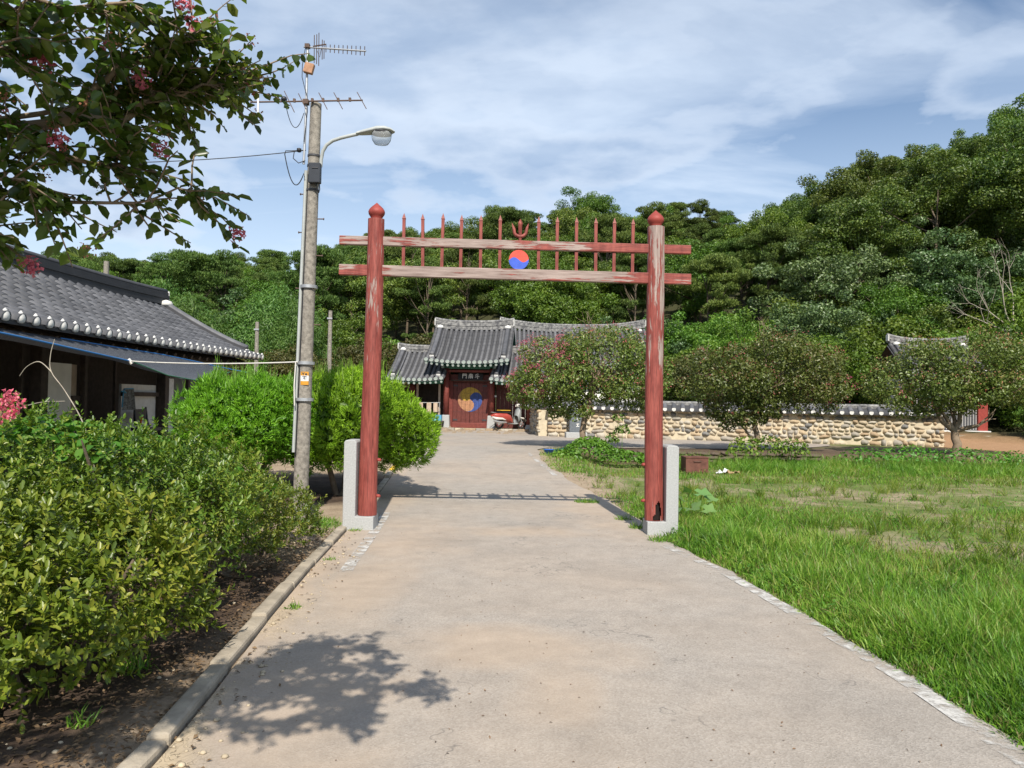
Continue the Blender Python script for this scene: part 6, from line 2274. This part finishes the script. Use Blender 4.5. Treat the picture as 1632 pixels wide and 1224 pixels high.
for x, y, s in ((-7.4, 37.5, .95), (-9.6, 34.0, .8), (-5.2, 40.5, 1.05), (-2.0, 42.5, 1.1), (6.5, 47.5, 1.05), (10.8, 41.5, .95), (-11.8, 30.5, .7), (3.0, 48.5, 1.0), (14.0, 35.5, .85)):
    plant('olive', x, y, s, rf.random() * 6)
for x, y, s in ((13, 38, 1.0), (16, 39.5, 1.2), (22.5, 38, 1.2), (25, 35.5, 1.1), (23.2, 32.5, .8), (27.5, 38, 1.3), (24.5, 30.0, .6), (29.5, 42, 1.5), (20, 40.5, 1.4), (32, 46, 1.5), (10, 44, 1.1), (-7.5, 44, 1.2), (-14, 34, .8), (-8.2, 30.5, .55), (26.0, 32.0, .75), (21.7, 30.2, .5)):
    plant('bush', x, y, s, rf.random() * 6)
for x, y, s in ((18.5, 45, 1.4), (34, 42, 1.2), (25, 49, 1.4), (21, 46.5, 1.3), (15, 49.5, 1.3), (29.5, 45, 1.2), (23.8, 41.5, 1.1), (19, 38.5, .9), (11.5, 39.5, .8), (28.5, 35.5, .9)):
    plant('dark_bush', x, y, s, rf.random() * 6)
# vigorous vine leaves over the slope by the shrine
for i, (x, y, z, s) in enumerate(((28.0, 43.5, 4.6, 1.2), (25.6, 40.0, 2.9, .9))):
    creeper(['bright green kudzu heaped over the trees above the brick shrine', 'bright green kudzu curtain hanging behind the brick shrine'][i], (x, y, float(gz(x, y))), [(x, y, z, s * 1.3, s, s), (x + s, y, z - 1.2, s, s, s), (x - s * .8, y, z - 1.4, s, s, s * .9), (x, y, z - 2.4, s * 1.5, s, s * 1.1)], 5000, 0.20, 91 + i, 'leaf_vine')

# dead tree
dt = thing('dead_tree', 'bare dead tree with pale branches at the edge of the wood', 'tree', (28.3, 41.5, float(gz(28.3, 41.5))))
dt.scale = (.78, .78, .86)
rd = np.random.default_rng(15)
m = MB()
m.tube([(0, 0, -.2), (-.3, 0, 2.2), (-.9, 0, 4.0)], [.14, .11, .08], 7, cap=False)
for d, ln in (((-.9, 0, .8), 2.2), ((-.35, 0, 1), 2.6), ((-.8, 0, .25), 2.0), ((.1, 0, 1), 2.6)):
    branch(m, rd, (-.9, 0, 4.0), d, ln, .06, 3, 0.42, 0.05, None, 5, 0.2, (2, 3), .66)
m.tube([(-.3, 0, 2.2), (-1.0, 0, 2.9), (-1.8, 0, 3.4)], [.06, .05, .04], 5, cap=False)
branch(m, rd, (-1.8, 0, 3.4), (-1, 0, .5), 1.8, .04, 2, 0.45, 0.05, None, 5)
m.build('trunk', 'dead_bark', dt)

# distant poles among the trees
for label, x, y, z0, h in (('slim pale concrete pole among the bamboo behind the juniper', -5.85, 24, None, 4.1), ('short grey pole beyond the end of the tiled roof', -8.35, 24.5, None, 3.75), ('far concrete pole standing in the wood behind the tiled roof', -24.2, 44.5, None, 9.2)):
    zb = float(gz(x, y))
    p = thing('distant_pole', label, 'pole', (x, y, zb))
    MB().tube([(0, 0, -.1), (0, 0, h)], [0.085, 0.06] if y < 40 else [.2, .15], 10).build('shaft', 'concrete', p)
    MB().box((0, -0.07, h - .25), (0.16, 0.03, 0.05)).build('cross_piece', 'galvanised', p)

# ------------------------------------------------------------------ grass and weeds
def vnoise(x, y, s, seed):
    rr = np.random.default_rng(seed)
    T = rr.random((64, 64))
    u, v = x / s, y / s
    i, j = np.floor(u).astype(int), np.floor(v).astype(int)
    f, g2 = u - i, v - j
    f, g2 = f * f * (3 - 2 * f), g2 * g2 * (3 - 2 * g2)
    a = T[i % 64, j % 64]; b = T[(i + 1) % 64, j % 64]; c = T[i % 64, (j + 1) % 64]; d = T[(i + 1) % 64, (j + 1) % 64]
    return (a * (1 - f) + b * f) * (1 - g2) + (c * (1 - f) + d * f) * g2


rgz = np.random.default_rng(55)
N0 = 540000
yy = 2.2 * np.exp(rgz.random(N0) * math.log(20.8 / 2.2))
xx = edge_x(yy) - 0.05 + (rgz.random(N0) ** 1.0) * (0.75 * yy + 1.2 - edge_x(yy) + 0.1)
dist = xx - edge_x(yy)
nz = 0.6 * vnoise(xx, yy, 1.3, 1) + 0.4 * vnoise(xx + 9, yy * 1.4, 0.45, 2)
lush = np.clip(1.15 - np.abs(dist - 1.1) / 2.0, 0, 1) * (1 - sst(9.5, 12.5, yy))
lush = np.maximum(lush, sst(16.6, 18.0, yy) * sst(4.5, 6.5, xx) * 0.95)
lush = np.maximum(lush, (1 - sst(5.0, 8.0, yy)) * 0.75)
bare = sst(13.0, 14.2, yy + 0.8 * nz) * (1 - sst(15.6, 16.8, yy + .8 * nz)) * 0.75
bare = np.maximum(bare, np.exp(-((xx - 4.6) / 1.3) ** 2 - ((yy - 9.2) / .8) ** 2) * .9)
bare = np.maximum(bare, np.exp(-((xx - 3.9) / .45) ** 2 - ((yy - 6.9) / .5) ** 2) * .8)
bare = np.maximum(bare, np.exp(-((xx - 4.4) / .4) ** 2 - ((yy - 5.6) / .45) ** 2) * .7)
bare = np.maximum(bare, np.exp(-((xx - 8) / 3.2) ** 2 - ((yy - 12.2) / .7) ** 2) * .85)
dens = np.clip(0.50 + 0.5 * lush + 1.5 * (nz - 0.52) - 1.1 * bare, 0.03, 1) * sst(-0.04, 0.12, dist + 0.1 * (nz - .5))
dens *= 0.35 + 0.65 * np.clip(yy / 6, 0, 1) ** -0.6 * 0.65
keep = rgz.random(N0) < dens
xx, yy, lush, nz, dist = xx[keep], yy[keep], lush[keep], nz[keep], dist[keep]
n = len(xx)
tall = np.clip((vnoise(xx + 3, yy, 0.55, 7) - 0.45) * 3, 0, 1)
h = (0.05 + 0.09 * rgz.random(n) + lush * (0.03 + 0.10 * rgz.random(n) + 0.15 * tall * rgz.random(n))) * (0.7 + .6 * nz) * (0.45 + 0.55 * sst(0.0, 0.45, dist))
P = np.stack([xx, yy, gz(xx, yy) - 0.005], 1)
D = unit(np.array([0, 0, 1.0]) + rgz.normal(size=(n, 3)) * np.array([.38, .38, 0]))
wdt = (0.005 + 0.005 * rgz.random(n)) * (0.7 + 0.05 * yy + .4 * lush)
dry = rgz.random(n) < np.clip(0.34 - 0.22 * lush - 0.5 * (nz - .5), 0.08, 0.5)
for nm, mt, kk in (('grass', 'grass_blade', ~dry), ('dry_grass', 'grass_dry', dry)):
    V, F = blade_arrays(P[kk], D[kk], h[kk], wdt[kk], 0.2 + 0.9 * rgz.random(kk.sum()), rgz)
    o = link(nm, mesh_np(nm, V, F), mt)
    o['kind'] = 'stuff'
    o['label'] = 'long green grass covering the field beside the road' if nm == 'grass' else 'dry straw coloured grass mixed through the field'


# broad-leaved weeds low down among the grass
n = 26000
wy = 2.4 * np.exp(rgz.random(n) * math.log(20.3 / 2.4))
wx = edge_x(wy) + 0.1 + rgz.random(n) * (0.72 * wy + 1 - edge_x(wy))
kk = vnoise(wx + 31, wy, 0.8, 12) + 0.5 * vnoise(wx, wy + 17, 0.3, 13) > 0.80
wx, wy = wx[kk], wy[kk]
hh_ = 0.02 + 0.10 * rgz.random(len(wx)) + 0.14 * sst(16.5, 18, wy) * rgz.random(len(wx))
V, F = clump_leaves(rgz, np.stack([wx, wy, gz(wx, wy) + hh_], 1), np.tile([0, -.2, 1.0], (len(wx), 1)), 0.034 * 1.0, 0.6, 0.45)
o = link('weeds', mesh_np('weeds', V, F), 'leaf_vine')
o['kind'] = 'stuff'
o['label'] = 'low broad-leaved weeds scattered through the field grass'


def tufts(name, label, spots, seed, mat='grass_blade'):
    rng = np.random.default_rng(seed)
    Ps, Hs = [], []
    for x, y, r, cnt, hh in spots:
        a, q = rng.random(cnt) * 6.28, r * rng.random(cnt) ** .6
        px, py = x + q * np.cos(a), y + q * np.sin(a)
        Ps.append(np.stack([px, py, gz(px, py) + 0.015], 1))
        Hs.append(hh * (.5 + rng.random(cnt)))
    P, H_ = np.concatenate(Ps), np.concatenate(Hs)
    D = unit(np.array([0, 0, 1.0]) + rng.normal(size=P.shape) * np.array([.5, .5, 0]))
    V, F = blade_arrays(P, D, H_, np.full(len(P), 0.008), 0.3 + rng.random(len(P)), rng)
    o = link(name, mesh_np(name, V, F), mat)
    o['kind'] = 'stuff'
    o['label'] = label
    return o


tufts('grass', 'small green grass tufts along the kerb and on the road edge', [(-2.35, 9.4, .28, 420, .05), (-2.2, 9.15, .2, 240, .05), (-2.6, 9.3, .25, 240, .045), (1.15, 12.0, .14, 180, .07), (1.30, 11.98, .12, 120, .06), (0.1, 12.6, .10, 40, .02), (1.75, 8.75, .14, 160, .08), (1.95, 8.4, .12, 120, .07), (1.62, 9.6, .1, 100, .08), (1.55, 10.3, .12, 120, .07), (-1.62, 5.7, .06, 50, .05), (-1.75, 7.4, .06, 40, .04), (-2.1, 4.25, .1, 60, .10), (-1.98, 3.55, .06, 40, .06), (-1.85, 9.05, .08, 60, .05)], 5)


rs_ = np.random.default_rng(66)
sp_ = []
for i in range(330):
    y = 17.6 + 2.7 * rs_.random() ** .7
    x = 3.6 + 13.5 * rs_.random()
    if abs(x - 4.3) < .6 and y < 18:
        continue
    sp_.append((x, y, .12 + .2 * rs_.random(), int(30 + 60 * rs_.random()), .14 + .20 * rs_.random()))
tufts('grass', 'tall uncut grass along the far side of the field below the lane', sp_, 6)
sp_ = []
for i in range(240):
    y = 3.5 + 13 * rs_.random() ** 1.2
    x = float(edge_x(y)) + .3 + (0.66 * y - 1.2) * rs_.random()
    sp_.append((x, y, .05 + .10 * rs_.random(), int(14 + 40 * rs_.random()), .10 + .16 * rs_.random()))
tufts('grass', 'coarser grass clumps standing out of the field turf', sp_, 9)
tufts('dry_grass', 'pale dead grass stalks in the field turf', [(x_ + .3, y_ + .2, r_0 * 2, 12, h_ * .9) for x_, y_, r_0, c_0, h_ in sp_[::2]], 10, 'grass_dry')


def weed_mound(label, base, lumps, n, size, seed, mat='leaf_bright'):
    rng = np.random.default_rng(seed)
    root = thing('weed_clump', label, 'weeds', base)
    P, N = lump_points(rng, lumps, n, 0.4, low=-0.1)
    V, F = clump_leaves(rng, P, N, size, 0.7, 0.6, 0.5)
    o = link('foliage', mesh_np('foliage', V, F), mat, root)
    o['kind'] = 'stuff'
    m = MB()
    for l in lumps:
        m.tube([(l[0], l[1], 0), (l[0], l[1], l[2] + l[5] * .5)], 0.008, 4, cap=False)
    m.build('stem', 'leaf_vine', root)
    return root


weed_mound('bright green mound of leafy weeds below the blossoming crape myrtle', (2.2, 18.9, 0.0), [(-.2, .3, .32, .7, .6, .35), (.45, 0, .2, .65, .5, .26), (-.75, .1, .18, .5, .4, .25), (1.0, .2, .14, .5, .4, .22), (-.15, .9, .42, .5, .4, .3)], 5200, .09, 81, 'leaf_vine')
weed_mound('tall weedy clump at the foot of the second crape myrtle', (6.6, 19.6, 0.0), [(-.5, 0, .38, .5, .45, .42), (.1, .1, .42, .5, .4, .42), (.8, .3, .35, .5, .4, .4)], 1500, .09, 82, 'leaf_bright')
weed_mound('wide bed of low leafy weeds before the forked crape myrtle', (11.2, 19.4, 0.0), [(-2, 0, .25, .9, .5, .32), (-.8, .2, .3, .9, .5, .36), (.5, 0, .28, .9, .5, .34), (1.8, .1, .25, 1, .5, .3), (3.2, .2, .2, 1.1, .5, .28)], 2600, .085, 83, 'leaf_vine')
weed_mound('straggly leafy sapling growing on the bank beside the memorial stone', (2.95, 20.9, 0.2), [(0, 0, .95, .22, .2, .2), (.12, 0, .6, .25, .2, .25), (-.15, 0, .35, .2, .2, .25)], 420, .09, 84, 'leaf_broad')

pk = thing('pumpkin_plant', 'pumpkin plant with big pale folded leaves beside the red gate post', 'plant', (2.42, 10.3, 0.0))
rk = np.random.default_rng(19)
for i, (x, y, z, s, az, tl_) in enumerate(((-.28, 0, .22, .17, 0.4, .9), (-.12, -.05, .32, .16, 1.2, 1.0), (.02, .02, .40, .17, 2.0, 1.1), (.2, 0, .38, .18, -.3, .5), (.33, .05, .30, .15, .2, .7), (.05, -.12, .2, .19, -1.2, .7), (-.2, -.12, .14, .18, -2, .6), (.25, -.1, .18, .16, -.6, .8), (-.38, .02, .12, .14, 3, .6))):
    MB().tube([(x * .3, y * .3, 0), (x * .8, y * .8, z * .7), (x, y, z)], 0.006, 5).build('stalk', 'leaf_vine', pk)
    vs, fs = [(0, 0, 0)], []
    for q in range(14):
        a = 2 * math.pi * q / 14
        rr_ = s * (0.62 + 0.16 * math.cos(5 * a) + (0.0 if abs(a - math.pi) > .4 else -.25))
        vs.append((rr_ * math.cos(a), rr_ * math.sin(a), 0.32 * rr_ * abs(math.sin(a)) + 0.01 * rk.normal()))
    fs = [(0, q + 1, (q + 1) % 14 + 1) for q in range(14)]
    MB().add(vs, fs, True).build('leaf', 'pumpkin_leaf', pk, mw=Matrix.Translation((x, y, z)) @ Matrix.Rotation(az, 4, 'Z') @ Matrix.Rotation(tl_ * .6, 4, 'X'))

# dry stone edge holding up the lane
rb = np.random.default_rng(23)
plain('bank_stone', (0.10, 0.075, 0.055), 0.9, 0.5, 5, bump=0.5)
dico = []
for me_ in ico:
    c_ = me_.copy()
    c_.materials[0] = M['bank_stone']
    dico.append(c_)
be = thing('retaining_wall', 'low dark dry-stone bank holding up the lane above the field', 'wall', (2.4, 20.5, 0.0))
for r0 in range(3):
    x = 0.1 * rb.random()
    while x < 6.0:
        wd = 0.22 + .3 * rb.random()
        link('stone', dico[rb.integers(10)], None, be, mw=Matrix.Translation((x + wd / 2, 0.06 * r0 + rb.normal() * .02, .05 + .105 * r0)) @ Matrix.Rotation(rb.normal() * .1, 4, 'Y') @ Matrix.Diagonal((wd * .52, .12, .062, 1)))
        x += wd

# ------------------------------------------------------------------ odds and ends in the field
rbx = thing('rusty_steel_box', 'rust brown sheet steel box standing in the field grass', 'box', (4.27, 17.55, 0.0), R(3))
MB().box((0, 0, .2), (.53, .42, .40)).build('body', 'rusted_steel', rbx, bevel=.01)
for z in (.06, .385):
    MB().box((0, -.214, z), (.54, .012, .025)).build('rim', 'rusted_steel', rbx)
MB().tube([(-.08, -.215, .3), (-.08, -.24, .3), (.08, -.24, .3), (.08, -.215, .3)], .008, 5).build('handle', 'rusty_rod', rbx)
rl_ = np.random.default_rng(29)
for lab, mt, x, y, s in (('crumpled white plastic scrap lying in the grass past the rusty box', 'litter_white', 4.85, 17.3, .11), ('brown rag of litter lying in the grass past the rusty box', 'litter_brown', 5.05, 17.2, .12)):
    vs, fs = [], []
    for i in range(7):
        for j in range(5):
            vs.append(((i / 6 - .5) * s * 2.6, (j / 4 - .5) * s * 1.6, .02 + abs(rl_.normal()) * s * .38))
    fs = [(i * 5 + j, (i + 1) * 5 + j, (i + 1) * 5 + j + 1, i * 5 + j + 1) for i in range(6) for j in range(4)]
    o = MB().add(vs, fs).build('plastic_scrap' if mt == 'litter_white' else 'rag', mt, None, (x, y, .02))
    tag(o, lab, 'litter')
nt2 = thing('net_heap', 'dark green netting heaped under the blossoming crape myrtle', 'net', (1.42, 20.3, 0.12))
P, N = lump_points(rl_, [(0, 0, .1, .32, .28, .16), (.2, .05, .07, .25, .22, .13), (-.22, 0, .06, .22, .2, .11)], 900, .1, low=-.2)
V, F = clump_leaves(rl_, P, N, .11, .35, .25)
o = link('netting', mesh_np('netting', V, F), 'net_green', nt2)
o['kind'] = 'stuff'
MB().tube([(-.3, 0, .03), (0, -.2, .05), (.35, -.05, .05), (.1, .2, .08)], .02, 6).build('float_rope', 'net_green', nt2)
bt_ = thing('blue_tub', 'small blue plastic tub lying by the road edge before the net heap', 'tub', (0.98, 19.6, 0.24), R(15))
MB().lathe([(.10, 0), (.13, .13), (.14, .135), (.125, .13), (.095, .01)], 16).build('bowl', 'plastic_blue', bt_)
MB().lathe([(.135, .125), (.15, .135), (.135, .142)], 16).build('rim', 'plastic_blue', bt_)

# leaf litter, pebbles and twigs
rq = np.random.default_rng(37)
n = 5200
py = 2.6 + 6.2 * rq.random(n) ** 1.2
px = kerb_x(py) - 0.14 - 1.5 * rq.random(n) ** 1.4 + (rq.random(n) < .10) * (0.1 + .45 * rq.random(n))
P = np.stack([px, py, gz(px, py) + .012 + np.where(px > kerb_x(py), .018, .004)], 1)
V, F = clump_leaves(rq, P, np.tile([0, 0, 1.0], (n, 1)), .032, .5, .35)
o = link('leaf_litter', mesh_np('leaf_litter', V, F), 'leaf_dead')
o['kind'] = 'stuff'
o['label'] = 'dry brown leaf litter under the azaleas and along the kerb'
n = 420
py = 3.0 + 11 * rq.random(n) ** 1.5
px = kerb_x(py) + 0.05 + (edge_x(py) - kerb_x(py) - .1) * rq.random(n)
P = np.stack([px, py, gz(px, py) + .026], 1)
V, F = clump_leaves(rq, P, np.tile([0, 0, 1.0], (n, 1)), .017, .45, .3)
o = link('road_litter', mesh_np('road_litter', V, F), 'leaf_dead')
o['kind'] = 'stuff'
o['label'] = 'scattered leaf crumbs and grit on the road'
ps = MB()
for i in range(260):
    y = 3 + 7 * rq.random() ** 1.3
    x = float(kerb_x(y)) + (0.02 + .30 * rq.random() ** 2 if rq.random() < .7 else -.2 - .5 * rq.random())
    s = .006 + .014 * rq.random() ** 3
    ps.lathe([(s * .5, 0), (s, s * .4), (s * .6, s * .8), (s * .1, s * .95)], 6, (x, y, float(gz(x, y)) + (.02 if x > kerb_x(y) else .002)))
o = ps.build('gravel', 'step_stone')
o['kind'] = 'stuff'
o['label'] = 'small pebbles gathered along the kerb'
lg = MB().tube([(-2.62, 3.70, .06), (-2.48, 3.62, .16), (-2.40, 3.55, .05)], [.028, .03, .026], 8).build('cut_branch', 'dead_bark')
tag(lg, 'pale sawn branch stub lying at the foot of the front azalea bush', 'branch')
